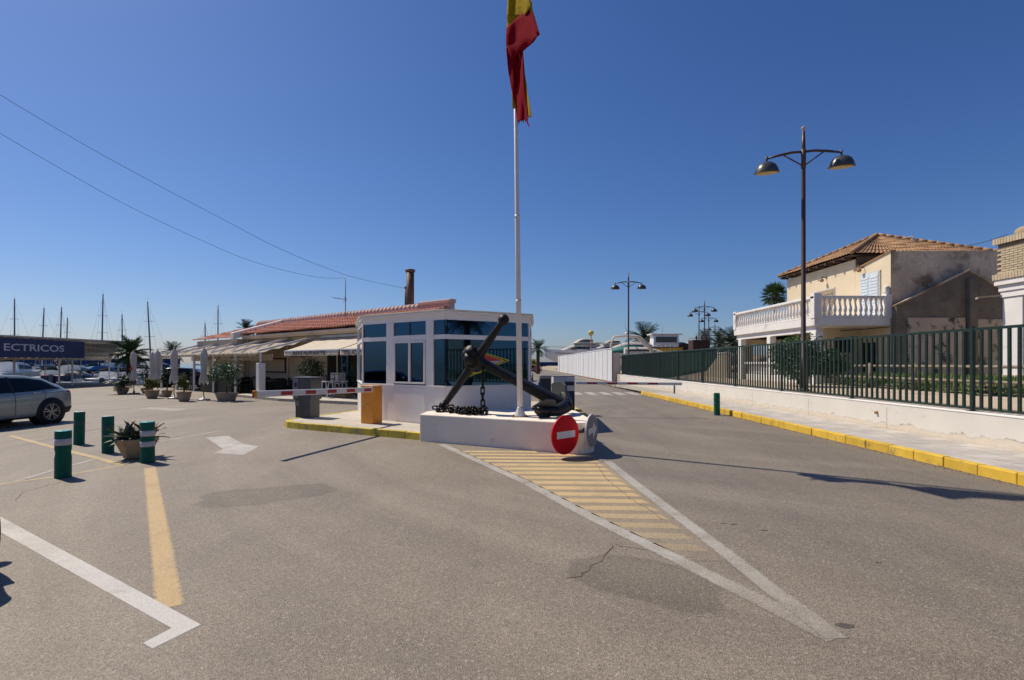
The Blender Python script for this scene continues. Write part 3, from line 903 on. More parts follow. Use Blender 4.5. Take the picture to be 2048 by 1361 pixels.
def face(P0, P1, posts, bays):
    wallbox("base_panel", "kiosk_white", P0, P1, 0.004, 0.996, ZB, ZS-0.04, 0.0, 0.06)
    wallbox("sill", "kiosk_white", P0, P1, 0.0, 1.0, ZS-0.038, ZS+0.005, 0.022, 0.08, 0.006)
    wallbox("fascia", "kiosk_white", P0, P1, 0.002, 0.998, ZR, 2.838, 0.004, 0.06)
    for t0, t1 in posts: wallbox("post", "kiosk_white", P0, P1, t0, t1, ZS+0.007, ZR-0.002, 0.010, 0.07, 0.004)
    for t0, t1 in bays:
        wallbox("transom", "kiosk_white", P0, P1, t0+0.001, t1-0.001, ZT0, ZT1, 0.008, 0.06, 0.004)
        w = wallbox("window", "kiosk_glass", P0, P1, t0, t1, ZS+0.008, ZT0-0.002, -0.025, 0.03)
        w = wallbox("window", "kiosk_glass", P0, P1, t0, t1, ZT1+0.002, ZR-0.003, -0.025, 0.03)
f = lambda px: on(KA, KB, px)
face(KA, KB, [(f(773), f(787)), (f(852), f(867)), (0.0, 0.008)], [(0.01, f(773)-0.001), (f(867)+0.001, 0.999)])
f2 = lambda px: on(KB, KC, px)
face(KB, KC, [(f2(1057), 0.999)], [(0.001, f2(1056.5))])
face(KC, KD, [(0.0,0.02),(0.48,0.52),(0.98,1.0)], [(0.021,0.479),(0.521,0.979)])
face(KE, KA, [(0.0,0.02),(0.97,1.0)], [(0.021,0.969)])
face(KD, KE, [(0.0,0.02),(0.98,1.0)], [(0.021,0.979)])
# hatch bay with a two-leaf sliding window between the two posts
a, b = f(787)+0.001, f(852)-0.001
wallbox("transom", "kiosk_white", KA, KB, a, b, 2.21, 2.36, 0.008, 0.06, 0.004)
mid = (a+b)/2
wallbox("window", "kiosk_glass", KA, KB, a, mid-0.006, 2.362, ZR-0.003, -0.025, 0.03)
wallbox("window", "kiosk_glass", KA, KB, mid+0.006, b, 2.362, ZR-0.003, -0.025, 0.03)
wallbox("mullion", "black_metal", KA, KB, mid-0.006, mid+0.006, 2.362, ZR-0.003, -0.015, 0.05)
sw = wallbox("sliding_window", "kiosk_white", KA, KB, a+0.006, b-0.006, 1.13, 1.175, 0.025, 0.07, 0.004)
wallbox("frame_rail", "kiosk_white", KA, KB, a+0.006, b-0.006, 2.165, 2.208, 0.025, 0.07, 0.004, sw)
for t0, t1 in ((a+0.006, a+0.022), (mid-0.006, mid+0.012), (b-0.022, b-0.006)):
    wallbox("frame_stile", "kiosk_white", KA, KB, t0, t1, 1.177, 2.163, 0.025, 0.07, 0.004, sw)
wallbox("pane", "kiosk_glass", KA, KB, a+0.023, mid-0.007, 1.177, 2.163, 0.0, 0.02, 0, sw)
wallbox("pane", "kiosk_glass", KA, KB, mid+0.013, b-0.023, 1.177, 2.163, -0.02, 0.02, 0, sw)
wallbox("door_panel", "kiosk_white", KA, KB, a+0.01, b-0.01, ZB+0.05, ZS-0.06, 0.012, 0.03, 0.006)
for t0, t1 in ((0.02, f(770)), (f(870), 0.985)):
    wallbox("door_panel", "kiosk_white", KA, KB, t0, t1, ZB+0.05, ZS-0.06, 0.008, 0.03, 0.006)
# roof slab with cream fascia trim
rp_ = inset([(p.x,p.y) for p in (KA,KB,KC,KD,KE)], 0.06)
q = MB(); q.prism([(p.x,p.y) for p in rp_], 2.84, 2.905); ro = q.build("roof", "kiosk_white", ki, True, bevel=0.008)
rp2 = inset([(p.x,p.y) for p in (KA,KB,KC,KD,KE)], 0.085)
q = MB(); q.prism([(p.x,p.y) for p in rp2], 2.906, 2.945); q.build("roof_trim", "kiosk_cream", ro, True, bevel=0.006)

# club burgee on the big pane: yellow outline, red and white halves, dark roundel
dd = KC-KB; uu = dd.normalized(); nn = V(uu.y, -uu.x, 0)
def kc(px, py, off):
    t = on(KB, KC, px); p = KB + dd*t
    z = EYE + (HOR-py)/FPX*p.y
    c = p + nn*(off-0.025); return V(c.x, c.y, z)
bd = thing("window_burgee", "triangular red and white pennant with yellow border stuck on the kiosk window", "pennant", tuple(KB+dd*0.35+V(0,0,1.5)))
tri = [(930,694),(1021,721),(935,756)]
cx, cy = sum(p[0] for p in tri)/3, sum(p[1] for p in tri)/3
def sc_tri(k): return [(cx+(x-cx)*k, cy+(y-cy)*k) for x, y in tri]
def sheet(name, pts, m, off):
    q = MB(); n_ = len(pts)
    q.add([kc(x, y, off) for x, y in pts] + [kc(x, y, off-0.0015) for x, y in pts],
          [tuple(range(n_)), tuple(reversed(range(n_, 2*n_)))] + [(i, (i+1)%n_, n_+(i+1)%n_, n_+i) for i in range(n_)])
    return q.build(name, m, bd, True)
sheet("border", sc_tri(1.0), "logo_yellow", 0.004)
sheet("inner_border", sc_tri(0.91), "logo_dark", 0.006)
sheet("inner_border", sc_tri(0.83), "logo_yellow", 0.008)
k = sc_tri(0.77); ml_ = ((k[0][0]+k[2][0])/2, (k[0][1]+k[2][1])/2)
sheet("red_half", [k[0], k[1], ml_], "logo_red", 0.010)
sheet("white_half", [ml_, k[1], k[2]], "logo_white", 0.010)
ring = lambda r: [(953+r*math.cos(2*math.pi*i/28), 727+r*1.12*math.sin(2*math.pi*i/28)) for i in range(28)]
sheet("roundel_ring", ring(19), "logo_yellow", 0.012)
sheet("roundel", ring(16.5), "logo_dark", 0.014)
sheet("roundel_mark", [(955,715),(958,715),(967,738),(964,738)], "logo_yellow", 0.016)

# ------------------------------------------------------------------ ticket machines and barriers
bx_ = thing("boom_barrier", "boom barrier with orange cabinet and red blocked arm before the kiosk", "barrier", (-3.53, 12.95, 0.146), math.radians(-30))
q = MB(); q.box(-0.205,0.205,-0.17,0.17,0,0.90); q.build("housing", "orange_paint", bx_, bevel=0.02)
q = MB(); q.box(-0.215,0.215,-0.18,0.18,0.902,0.955); q.build("lid", "orange_top", bx_, bevel=0.02)
q = MB(); q.add([(0.07,-0.172,0.36),(0.11,-0.172,0.36),(0.09,-0.172,0.41)], [(0,1,2)]); q.build("warning_sticker", "logo_yellow", bx_, solid=0.002)
q = MB(); q.cyl((0.05,-0.17,0.5),(0.05,-0.185,0.5),0.012,n=10); q.build("lock", "black_metal", bx_)

def boom(parent, p0, p1, w, h, s0, period, red, tipcap):
    p0, p1 = Vector(p0), Vector(p1); L = (p1-p0).length; u = (p1-p0)/L
    q = MB(); q.bar(p0, p1, w, h); t = q.build("arm", "barrier_white", parent, True, bevel=0.012)
    s = s0
    while s + red < L - 0.12:
        q = MB(); q.bar(p0+u*s, p0+u*(s+red), w+0.008, h*0.62); q.build("red_stripe", "barrier_red", t, True)
        s += period
    if tipcap:
        q = MB(); q.bar(p1-u*0.02, p1+u*0.035, w+0.014, h+0.014); q.build("end_cap", "orange_paint", t, True, bevel=0.01)
        q = MB(); q.bar(p1+u*0.03, p1+u*0.04, w*0.4, h*0.9); q.build("red_mark", "barrier_red", t, True)
    return t
bo = boom(bx_, (-3.33,13.15,0.985), (-4.56,9.14,1.10), 0.06, 0.115, 0.52, 0.69, 0.31, True)

tm = thing("ticket_machine", "dark grey ticket machine at the left end of the island", "ticket machine", (-5.70, 14.35, 0.146), math.radians(-18))
q = MB(); q.box(-0.24,0.24,-0.2,0.22,0,0.85); q.build("pedestal", "machine_grey", tm, bevel=0.015)
q = MB(); q.box(-0.29,0.29,-0.235,0.25,0.50,1.10); hd = q.build("head", "machine_grey", tm, bevel=0.02)
q = MB(); q.box(-0.285,-0.11,-0.25,-0.236,0.55,1.07); fp_ = q.build("control_panel", "machine_panel", tm, bevel=0.004)
for z in (0.66, 0.86):
    q = MB(); q.box(-0.225,-0.145,-0.262,-0.25,z,z+0.11); q.build("screen", "machine_navy", fp_, bevel=0.003)
q = MB(); q.box(-0.235,-0.11,-0.212,-0.2,0.33,0.47); q.build("label_plate", "machine_panel", tm)
q = MB(); q.box(-0.29,0.29,-0.235,0.25,1.102,1.125); q.build("lid", "machine_panel", tm, bevel=0.008)
q = MB(); q.box(-0.002,0.002,-0.203,-0.2,0.02,0.5); q.build("door_seam", "black_metal", tm)

wc = thing("boom_barrier", "boom barrier with white and navy cabinet and long arm across the right lane", "barrier", (1.64, 16.55, 0.146), math.radians(4))
q = MB(); q.box(-0.34,0.34,-0.22,0.24,0,0.62); q.build("lower_housing", "machine_navy", wc, bevel=0.015)
q = MB(); q.box(-0.34,0.34,-0.22,0.24,0.622,1.08); up_ = q.build("upper_housing", "machine_white", wc, bevel=0.012)
q = MB(); q.box(0.03,0.32,-0.232,-0.221,0.80,0.92); q.build("dark_slot", "machine_navy", up_, bevel=0.003)
q = MB(); q.box(0.015,0.021,-0.2235,-0.2205,0.64,1.07); q.build("panel_seam", "machine_panel", up_)
q = MB(); q.box(-0.35,0.35,-0.23,0.25,1.082,1.10); q.build("lid", "machine_panel", wc, bevel=0.005)
q = MB(); q.box(-0.16,-0.02,-0.2235,-0.2205,0.40,0.45); q.box(-0.15,-0.03,-0.2235,-0.2205,0.32,0.36); q.box(-0.14,-0.05,-0.2235,-0.2205,0.25,0.28); q.build("printed_notice", "machine_panel", wc)
bo2 = boom(wc, (1.98,16.0,1.04), (5.23,15.85,1.015), 0.05, 0.085, 0.35, 0.62, 0.31, False)
q = MB(); q.bar((5.0,15.86,0.97),(5.0,15.86,0.72),0.04,0.05); q.build("hanging_foot", "grey_metal", bo2, True)
nb = thing("ticket_machine", "narrow navy ticket machine beside the white barrier cabinet", "ticket machine", (1.13, 17.6, 0.146), math.radians(2))
q = MB(); q.box(-0.19,0.19,-0.2,0.2,0,0.98); q.build("pedestal", "machine_navy", nb, bevel=0.02)
q = MB(); q.box(-0.20,0.20,-0.21,0.21,0.982,1.09); q.build("head", "machine_panel", nb, bevel=0.03)
q = MB(); q.box(-0.25,-0.192,-0.12,0.06,0.62,0.86); q.build("side_box", "cover_blue", nb, bevel=0.02)

# ------------------------------------------------------------------ road signs at the tip of the plinth
def disc_sign(name, label, c, alpha, r, face_m, rim_m, build_mark):
    t = thing(name, label, "road sign", c)
    nrm = V(math.sin(alpha), -math.cos(alpha), 0); u = V(math.cos(alpha), math.sin(alpha), 0)
    c = Vector(c)
    def pt(x, z, o): return c + u*x + V(0,0,z) + nrm*o
    q = MB(); n_ = 40
    rings = [(r, -0.03), (r, -0.004), (r-0.006, 0.0), (r*0.2, 0.0)]
    P = [[pt(rr*math.cos(2*math.pi*i/n_), rr*math.sin(2*math.pi*i/n_), o) for rr, o in [(0.01,-0.028)]+rings+[(0.001,0.0)]] for i in range(n_)]
    q.grid(P, closed=True, smooth=False); q.build("disc", rim_m, t, True)
    q = MB()
    P = [[pt(rr*math.cos(2*math.pi*i/n_), rr*math.sin(2*math.pi*i/n_), 0.0025) for rr in (r*0.94, r*0.5, 0.001)] for i in range(n_)]
    q.grid(P, closed=True, smooth=False); q.build("face", face_m, t, True)
    build_mark(t, pt)
    q = MB(); q.bar(pt(-0.02,0.02,-0.03), pt(-0.02,0.02,-0.16), 0.05, 0.05); q.build("bracket", "black_metal", t, True)
    return t
def bar_mark(t, pt):
    q = MB(); q.add([pt(-0.235,-0.055,0.005),pt(0.235,-0.055,0.005),pt(0.235,0.065,0.005),pt(-0.235,0.065,0.005)], [(0,1,2,3)])
    q.build("white_bar", "sign_white", t, True)
def arrow_mark(t, pt):
    q = MB()
    q.add([pt(x,z,0.005) for x,z in ((-0.20,-0.055),(0.03,-0.03),(0.03,-0.145),(0.22,0.03),(0.03,0.165),(0.03,0.07),(-0.20,0.05))], [(0,1,5,6),(1,2,3,4,5)])
    q.build("white_arrow", "sign_white", t, True)
ns_ = disc_sign("no_entry_sign", "round red no entry sign with white bar leaning at the plinth tip", (0.945,9.02,0.395), math.radians(42), 0.345, "sign_red", "sign_red", bar_mark)
disc_sign("direction_sign", "round slate blue sign with white arrow seen nearly edge on", (1.445,9.28,0.43), math.radians(61), 0.305, "sign_slate", "sign_white", arrow_mark)

q = MB(); q.bar((1.16,9.285,0.415),(1.44,9.40,0.415),0.05,0.045); q.build("clamp_band", "black_metal", ns_, True)

# ------------------------------------------------------------------ flagpole and flag
fpo = thing("flagpole", "tall white steel flagpole on a rusty base plate on the plinth", "flagpole", (0.16, 10.4, PH))
top = V(0.01, 10.4, 11.6); bot = V(0.163, 10.4, PH)
def fpz(z): return bot.lerp(top, (z-PH)/(11.6-PH))
q = MB(); q.tube([fpz(PH+0.02), fpz(4.6), fpz(4.62), fpz(11.6)], [0.058,0.050,0.046,0.030], 16); q.build("pole", "pole_white", fpo, True)
q = MB(); q.tube([fpz(PH+0.012), fpz(PH+0.03), fpz(PH+0.17), fpz(PH+0.20)], [0.12,0.115,0.062,0.06], 18); q.build("base_cone", "pole_white", fpo, True)
q = MB(); q.box(-0.16,0.16,-0.13,0.13,0,0.012); q.build("base_plate", "rust", fpo, bevel=0.003)
for sx in (-1,1):
    for sy in (-1,1):
        q = MB(); q.cyl((sx*0.13,sy*0.10,0.012),(sx*0.13,sy*0.10,0.035),0.013,n=6,smooth=False); q.build("bolt", "rust", fpo)
for z in (4.61, 2.9):
    q = MB(); q.tube([fpz(z-0.03), fpz(z+0.03)], 0.055, 14); q.build("collar", "pole_white", fpo, True)
q = MB(); q.sphere(fpz(11.64), 0.06, 12); q.build("finial", "pole_white", fpo, True)

fl = thing("flag", "limp red and yellow flag hanging in folds from the flagpole", "flag", (0.08, 10.4, 6.4))
def fz(py): return EYE + (HOR-py)/FPX*10.4
def fp3(px, py, dd_=0.0):
    """the cloth swings towards the camera side the further it is from the pole"""
    Y = 10.4 - 2.2*max(0.0, (px-1031)/FPX*10.4) + dd_
    return V((px-CEN)/FPX*Y, Y, EYE + (HOR-py)/FPX*Y)
def strip(name, m, rows, rag=None, seed=0):
    """rows: (py, list of (px, depth offset)) ; a cloth strip through the given outlines, with small folds"""
    r = random.Random(seed); P = []
    nrow = 40
    for i in range(nrow+1):
        t = i/nrow*(len(rows)-1); a = min(int(t), len(rows)-2); f_ = t-a
        f_ = f_*f_*(3-2*f_)*0.5 + f_*0.5
        ya, ra = rows[a]; yb, rb = rows[a+1]
        py = ya+(yb-ya)*f_
        row = []
        k = len(ra); sub = 6
        for j in range((k-1)*sub+1):
            tj = j/sub; b0 = min(int(tj), k-2); fj = tj-b0
            pa = [ra[b0][0]+(ra[b0+1][0]-ra[b0][0])*fj, ra[b0][1]+(ra[b0+1][1]-ra[b0][1])*fj]
            pb = [rb[b0][0]+(rb[b0+1][0]-rb[b0][0])*fj, rb[b0][1]+(rb[b0+1][1]-rb[b0][1])*fj]
            x = pa[0]+(pb[0]-pa[0])*f_; y = pa[1]+(pb[1]-pa[1])*f_
            dz = 0
            if rag and i == nrow: dz = r.uniform(-0.10, 0.03)*rag
            row.append(fp3(x, py, y + 0.03*math.sin(x*0.35+py*0.02)) + V(0,0,dz))
        P.append(row)
    q = MB(); q.grid(P); return q.build(name, m, fl, True, solid=0.004)
# hoist side top: upper red (above the picture), yellow, then the lower red lobe with its fly corner
strip("upper_red_band", "flag_red", [(-110,[(1019,-.05),(1033,-.10),(1050,-.02)]),(-60,[(1018,-.05),(1032,-.14),(1056,-.04)]),(-38,[(1017,-.05),(1034,-.15),(1060,-.06)])], seed=1)
strip("yellow_band", "flag_yellow", [(-38,[(1017,-.05),(1034,-.15),(1060,-.06)]),(0,[(1015,-.06),(1030,-.16),(1061,-.10)]),(13,[(1015,-.06),(1032,-.18),(1063,-.12)]),(30,[(1014,-.06),(1030,-.18),(1050,-.14)])], seed=2)
# the slanting join of yellow and red
def poly_cloth(name, m, pts, depth, seed=0, sub=10):
    """a cloth patch bounded by a left and a right polyline of equal length"""
    P = []
    for (lx, ly, ld), (rx, ry, rd) in pts:
        row = []
        for j in range(sub+1):
            t = j/sub
            x = lx+(rx-lx)*t; y = ly+(ry-ly)*t; dpt = ld+(rd-ld)*t + depth*math.sin(math.pi*t*1.5)
            row.append(fp3(x, y, dpt+0.02*math.sin(y*0.13+x*0.2)))
        P.append(row)
    # densify rows
    D = []
    for a_, b_ in zip(P, P[1:]):
        for i in range(4): D.append([p.lerp(q_, i/4) for p, q_ in zip(a_, b_)])
    D.append(P[-1])
    q = MB(); q.grid(D); return q.build(name, m, fl, True, solid=0.004)
poly_cloth("yellow_fold", "flag_yellow", [((1014,14,-.05),(1064,2,-.10)),((1013.5,44,-.055),(1064,22,-.12)),((1013,64,-.06),(1060,34,-.13))], -0.03, 3)
poly_cloth("red_lobe", "flag_red", [((1013,56,-.075),(1062,10,-.15)),((1012,72,-.08),(1070,36,-.17)),((1012,90,-.08),(1079.5,70,-.18)),((1015,103,-.10),(1072,76,-.17)),((1021,114,-.12),(1050,100,-.13)),((1024,120,-.12),(1040,106,-.13))], -0.10, 4)
poly_cloth("under_fold", "flag_red", [((1043,82,-.02),(1074,75,-.05)),((1043,92,-.02),(1068,84,-.05)),((1042,104,-.02),(1052,98,-.05))], -0.02, 5)
strip("hanging_red_tail", "flag_red", [(96,[(1012,-.05),(1022,-.13),(1034,-.02),(1046,-.06)]),(140,[(1016,-.05),(1026,-.13),(1038,-.03),(1047,-.06)]),(175,[(1022,-.05),(1030,-.12),(1042,-.03),(1049,-.06)]),(215,[(1031,-.04),(1038,-.11),(1047,-.03),(1054,-.05)]),(240,[(1034,-.04),(1040,-.10),(1050,-.03),(1056,-.05)])], rag=1.0, seed=6)
strip("yellow_tail", "flag_yellow", [(104,[(1040,.02),(1046,-.01)]),(150,[(1044,.02),(1050,-.02)]),(200,[(1050,.02),(1058,-.02)]),(232,[(1053,.02),(1062.5,-.02)])], rag=0.5, seed=7)
strip("yellow_hoist_tail", "flag_yellow", [(170,[(1023,-.03),(1031,-.06)]),(217,[(1025,-.03),(1032,-.06)])], rag=0.2, seed=8)
strip("loose_thread", "flag_red", [(232,[(1048,-.06),(1053,-.06)]),(244,[(1053,-.06),(1056,-.06)]),(254,[(1057,-.06),(1059,-.06)])], seed=9)

# ------------------------------------------------------------------ anchor
an = thing("anchor", "big black iron anchor with ball ended stock resting on the plinth", "anchor", (-0.2, 11.0, PH))
s0, s1 = V(-1.535,11.62,0.69), V(-0.172,10.6,2.545)
X0 = s0.lerp(s1, 0.56)
CR = V(1.05,10.66,0.79)
sh = (CR-X0).normalized(); st = (s1-s0).normalized(); ar_ = sh.cross(st).normalized()
if ar_.y > 0: ar_ = -ar_
st2 = ar_.cross(sh).normalized()
q = MB(); q.tube([s0, s0.lerp(s1,0.06), s0.lerp(s1,0.4), s0.lerp(s1,0.52), s0.lerp(s1,0.60), s0.lerp(s1,0.72), s0.lerp(s1,0.94), s1], [0.085,0.070,0.092,0.105,0.105,0.09,0.066,0.08], 14)
stk = q.build("stock", "iron_black", an, True)
for p in (s0, s1):
    q = MB(); q.sphere(p, 0.118, 16); q.build("ball", "iron_black", stk, True)
hd0 = X0 - sh*0.10
q = MB()
Pn = []
prof = [(-0.20,0.02,0.02),(-0.19,0.10,0.11),(-0.12,0.145,0.16),(0.06,0.15,0.16),(0.13,0.115,0.13),(0.2,0.098,0.108),(0.9,0.098,0.112),(1.6,0.122,0.13),(2.0,0.128,0.13),(2.14,0.12,0.12)]
for d_, a_, b_ in prof:
    c = X0 + sh*d_
    Pn.append([c + st2*a_*0.9*math.copysign(abs(math.cos(t))**0.4, math.cos(t)) + ar_*b_*0.9*math.copysign(abs(math.sin(t))**0.4, math.sin(t)) for t in [2*math.pi*i/16 for i in range(17)]])
q.grid(Pn); q.build("shank", "iron_black", an, True)
q = MB(); q.sphere(hd0+st2*0.10-sh*0.04, 0.17, 12, sc=(1,1.1,0.95)); q.sphere(hd0-st2*0.12+sh*0.02, 0.15, 12); q.sphere(hd0+ar_*0.12, 0.14, 10, sc=(1.1,0.8,1)); q.sphere(hd0-sh*0.13+st2*0.02, 0.12, 10)
for p in q.v: p += V(rnd.uniform(-1,1),rnd.uniform(-1,1),rnd.uniform(-1,1))*0.022
q.build("head", "iron_black", an, True)
q = MB()
q.tube([hd0 + sh*0.05 + ar_*0.12 + (st2*math.cos(t)*0.17 + sh*math.sin(t)*0.15) for t in [2*math.pi*i/20 for i in range(20)]], 0.034, 8, closed=True)
q.build("shackle", "iron_black", an, True)
for sg in (1, -1):
    pts, rs = [], []
    for i in range(9):
        t = i/8
        pts.append(CR + ar_*sg*0.80*math.sin(t*1.25) - sh*0.62*(1-math.cos(t*1.25)) + sh*0.05)
        rs.append(0.098*(1-t)**0.7 + 0.042)
    q = MB(); q.tube(pts, rs, 12); am = q.build("arm", "iron_black", an, True)
    tang = (pts[-1]-pts[-4]).normalized(); nrm = tang.cross(st2).normalized()
    if nrm.dot(sh) > 0: nrm = -nrm
    base = pts[-1] + nrm*0.055
    out = [(0.07,0.0),(-0.03,0.12),(-0.18,0.22),(-0.36,0.23),(-0.45,0.12),(-0.45,-0.12),(-0.36,-0.23),(-0.18,-0.22),(-0.03,-0.12)]
    vs = [base + tang*a_ + st2*b_ for a_, b_ in out] + [base + tang*a_*0.96 + st2*b_*0.96 + nrm*0.035 for a_, b_ in out]
    n_ = len(out)
    q = MB(); q.add(vs, [tuple(range(n_)), tuple(reversed(range(n_,2*n_)))] + [(i,(i+1)%n_,n_+(i+1)%n_,n_+i) for i in range(n_)])
    q.build("fluke", "iron_sunlit", am, True, bevel=0.012)
    q = MB(); q.tube([pts[-2], pts[-1]+tang*0.11], [0.055,0.015], 8); q.build("bill", "iron_black", am, True)
q = MB(); q.sphere(CR + sh*0.06, 0.155, 14, sc=(1,1,0.9)); q.build("crown", "iron_black", an, True)

ch = thing("anchor_chain", "heavy black chain hanging from the anchor and piled on the plinth", "chain", (-0.62, 10.95, PH))
lk = MB()
pp = []
for i in range(18):
    t = 2*math.pi*i/18
    pp.append(V(0.038*math.cos(t), 0, 0.038*math.sin(t) + (0.05 if math.sin(t) >= 0 else -0.05)))
lk.tube(pp, 0.0165, 7, closed=True)
lk0 = lk.build("chain_link", "iron_black", ch)
def link(loc, eul, first=[True]):
    if first[0]: o = lk0; first[0] = False
    else: o = lk0.copy(); COL.objects.link(o)
    o.location = Vector(loc) - V(-0.62,10.95,PH); o.rotation_euler = eul
for i in range(8): link((-0.62+0.006*math.sin(i), 10.95, 1.60-0.134*i), (0, rnd.uniform(-.05,.05), (i%2)*math.pi/2+0.35))
path = [(-0.62,10.95),(-0.75,10.75),(-1.0,10.85),(-0.85,11.05),(-1.15,11.1),(-1.05,10.9),(-1.35,11.2),(-1.25,11.4),(-1.6,11.35),(-1.75,11.55)]
acc = 0; k = 0
for a_, b_ in zip(path, path[1:]):
    a_, b_ = Vector(a_), Vector(b_); L = (b_-a_).length; n_ = max(1, round(L/0.088))
    th = math.atan2(b_.y-a_.y, b_.x-a_.x)
    for i in range(n_):
        p = a_.lerp(b_, i/n_)
        link((p.x+rnd.uniform(-.03,.03), p.y+rnd.uniform(-.03,.03), PH+0.045+rnd.random()**2*0.09), (math.pi/2*(k%2)+rnd.uniform(-.4,.4), math.pi/2+rnd.uniform(-.3,.3), th+rnd.uniform(-.5,.5))); k += 1
for i in range(22):
    link((-0.78+rnd.gauss(0,.11), 10.86+rnd.gauss(0,.09), PH+0.045+rnd.random()*0.10), (rnd.uniform(0,3), rnd.uniform(1.1,2), rnd.uniform(0,6)))

# ------------------------------------------------------------------ bollards
def bollard(label, px, py, h, r, top_m, bands, lean=0.0, dent=False):
    p = g(px, py)
    t = thing("bollard", label, "bollard", p, rnd.uniform(0, 6), "green plastic bollards")
    prof = [(r*1.02,0.0),(r*1.02,0.02),(r,0.03)]
    ns = 16
    for i in range(1, ns):
        z = 0.03+(h-0.06)*i/ns
        k = 1.0
        if dent and 0.50 < z/h < 0.60: k = 0.92
        prof.append((r*k, z))
    prof += [(r,h-0.03),(r*0.985,h-0.008),(r*0.95,h)]
    q = MB(); q.lathe(prof, 26); q.build("body", "bollard_green", t)
    q = MB(); q.lathe([(r*0.965,h-0.006),(r*0.965,h+0.004),(r*0.9,h+0.008)], 24); tp = q.build("top", top_m, t)
    q = MB(); q.lathe([(r*0.2,h+0.0085),(r*0.2,h+0.0095)], 14); q.build("hole", "black_metal", tp)
    for z0, z1, m in bands:
        q = MB(); q.lathe([(r*0.99,z0*h),(r*1.012,z0*h+0.002),(r*1.012,z1*h-0.002),(r*0.99,z1*h)], 26); q.build("band", m, t)
    t.rotation_euler = (rnd.uniform(-.015,.015)+lean, rnd.uniform(-.015,.015), 0)
    return t
bollard("green bollard nearest the camera with one white band and a dent", 126, 955, 0.67, 0.098, "bollard_top", [(0.70,0.84,"band_white")], dent=True)
bollard("plain green bollard just behind the rear wheel of the grey car", 158, 889, 0.66, 0.092, "bollard_top_pale", [(0.60,0.78,"band_dark")])
bollard("plain green bollard between the grey car and the agave planter", 216, 906, 0.67, 0.094, "bollard_top_pale", [(0.66,0.80,"band_dark"),(0.42,0.54,"band_dark")])
bollard("green bollard with two white bands in front of the agave planter", 295, 925, 0.67, 0.104, "bollard_top", [(0.66,0.80,"band_white"),(0.40,0.53,"band_white")])
bollard("single green bollard by the yellow kerb of the right pavement", 1434, 831, 0.70, 0.095, "bollard_green", [(0.70,0.80,"band_dark"),(0.45,0.55,"band_dark")])

# planter with agaves behind the banded bollard
pc = V(-6.55, 9.0, 0)
pt_ = thing("agave_planter", "tapered concrete planter with red tipped agaves behind a bollard", "planter", pc, math.radians(20))
q = MB()
outer = [(0.27,0.0),(0.40,0.44)]
for a_, b_ in (((0.20,0.0),(0.335,0.35)),):
    (r0,z0),(r1_,z1_) = a_, b_
    n_ = 8
    ring0 = [V(r0*math.cos(math.pi/8+2*math.pi*i/n_), r0*math.sin(math.pi/8+2*math.pi*i/n_), z0+0.02) for i in range(n_)]
    ring1 = [V(r1_*math.cos(math.pi/8+2*math.pi*i/n_), r1_*math.sin(math.pi/8+2*math.pi*i/n_), z1_) for i in range(n_)]
    ring2 = [p*0.86 + V(0,0,z1_*0.14) for p in ring1]
    ring3 = [p*0.80 + V(0,0,z1_*0.10) for p in ring1]
    P = [[a, b, c, d] for a, b, c, d in zip(ring0, ring1, ring2, ring3)]
    q.grid(P, closed=True, smooth=False)
    q.add(ring0, [tuple(reversed(range(n_)))])
q.build("tub", "concrete_pot", pt_, bevel=0.015)
q = MB(); q.lathe([(0.27,0.27),(0.25,0.30),(0.02,0.32)], 10); q.build("soil", "soil", pt_)
def agave_leaf(m, name):
    q = MB(); P = []
    for i in range(9):
        t = i/8; w = 0.042*math.sin(math.pi*(0.18+0.82*t)**0.8)*1.2 + 0.002
        if i == 8: w = 0.002
        x = 0.42*t; z = 0.10*t - 0.13*t*t
        P.append([V(x,-w,z+0.018*(1-t)), V(x,-w*0.5,z), V(x,0,z-0.006), V(x,w*0.5,z), V(x,w,z+0.018*(1-t))])
    q.grid(P); return q
lv = [agave_leaf("agave_dark", "leaf").build("leaf", "agave_dark", pt_, solid=0.008), agave_leaf("agave_red", "leaf").build("leaf", "agave_red", pt_, solid=0.008)]
used = [False, False]
for cx_, cy_, k_, mi_ in ((-0.14,-0.08,22,0),(0.12,0.10,20,1),(0.02,-0.10,18,0),(0.18,-0.02,18,1),(-0.05,0.1,14,0)):
    for i in range(k_):
        src = lv[mi_]
        if not used[mi_]: o = src; used[mi_] = True
        else: o = src.copy(); COL.objects.link(o)
        o.location = (cx_, cy_, 0.32)
        o.rotation_euler = (rnd.uniform(-.3,.3), -rnd.uniform(-0.25,1.15), 2*math.pi*i/k_+rnd.uniform(-.3,.3)); s_ = rnd.uniform(0.50,0.98)
        o.scale = (s_, s_, s_)
# ------------------------------------------------------------------ cars
def interp(xs, ys, x):
    if x <= xs[0]: return ys[0]
    for i in range(len(xs)-1):
        if x <= xs[i+1]:
            t = (x-xs[i])/(xs[i+1]-xs[i]); t = t*t*(3-2*t)*0.6 + t*0.4
            return ys[i]+(ys[i+1]-ys[i])*t
    return ys[-1]
def catmull(pts, v):
    n_ = len(pts)-1; t = v*n_; i = min(int(t), n_-1); f_ = t-i
    p0 = pts[max(i-1,0)]; p1 = pts[i]; p2 = pts[i+1]; p3 = pts[min(i+2,n_)]
    out = []
    for a,b,c,d_ in zip(p0,p1,p2,p3):
        out.append(0.5*((2*b)+(-a+c)*f_+(2*a-5*b+4*c-d_)*f_*f_+(-a+3*b-3*c+d_)*f_**3))
    return out
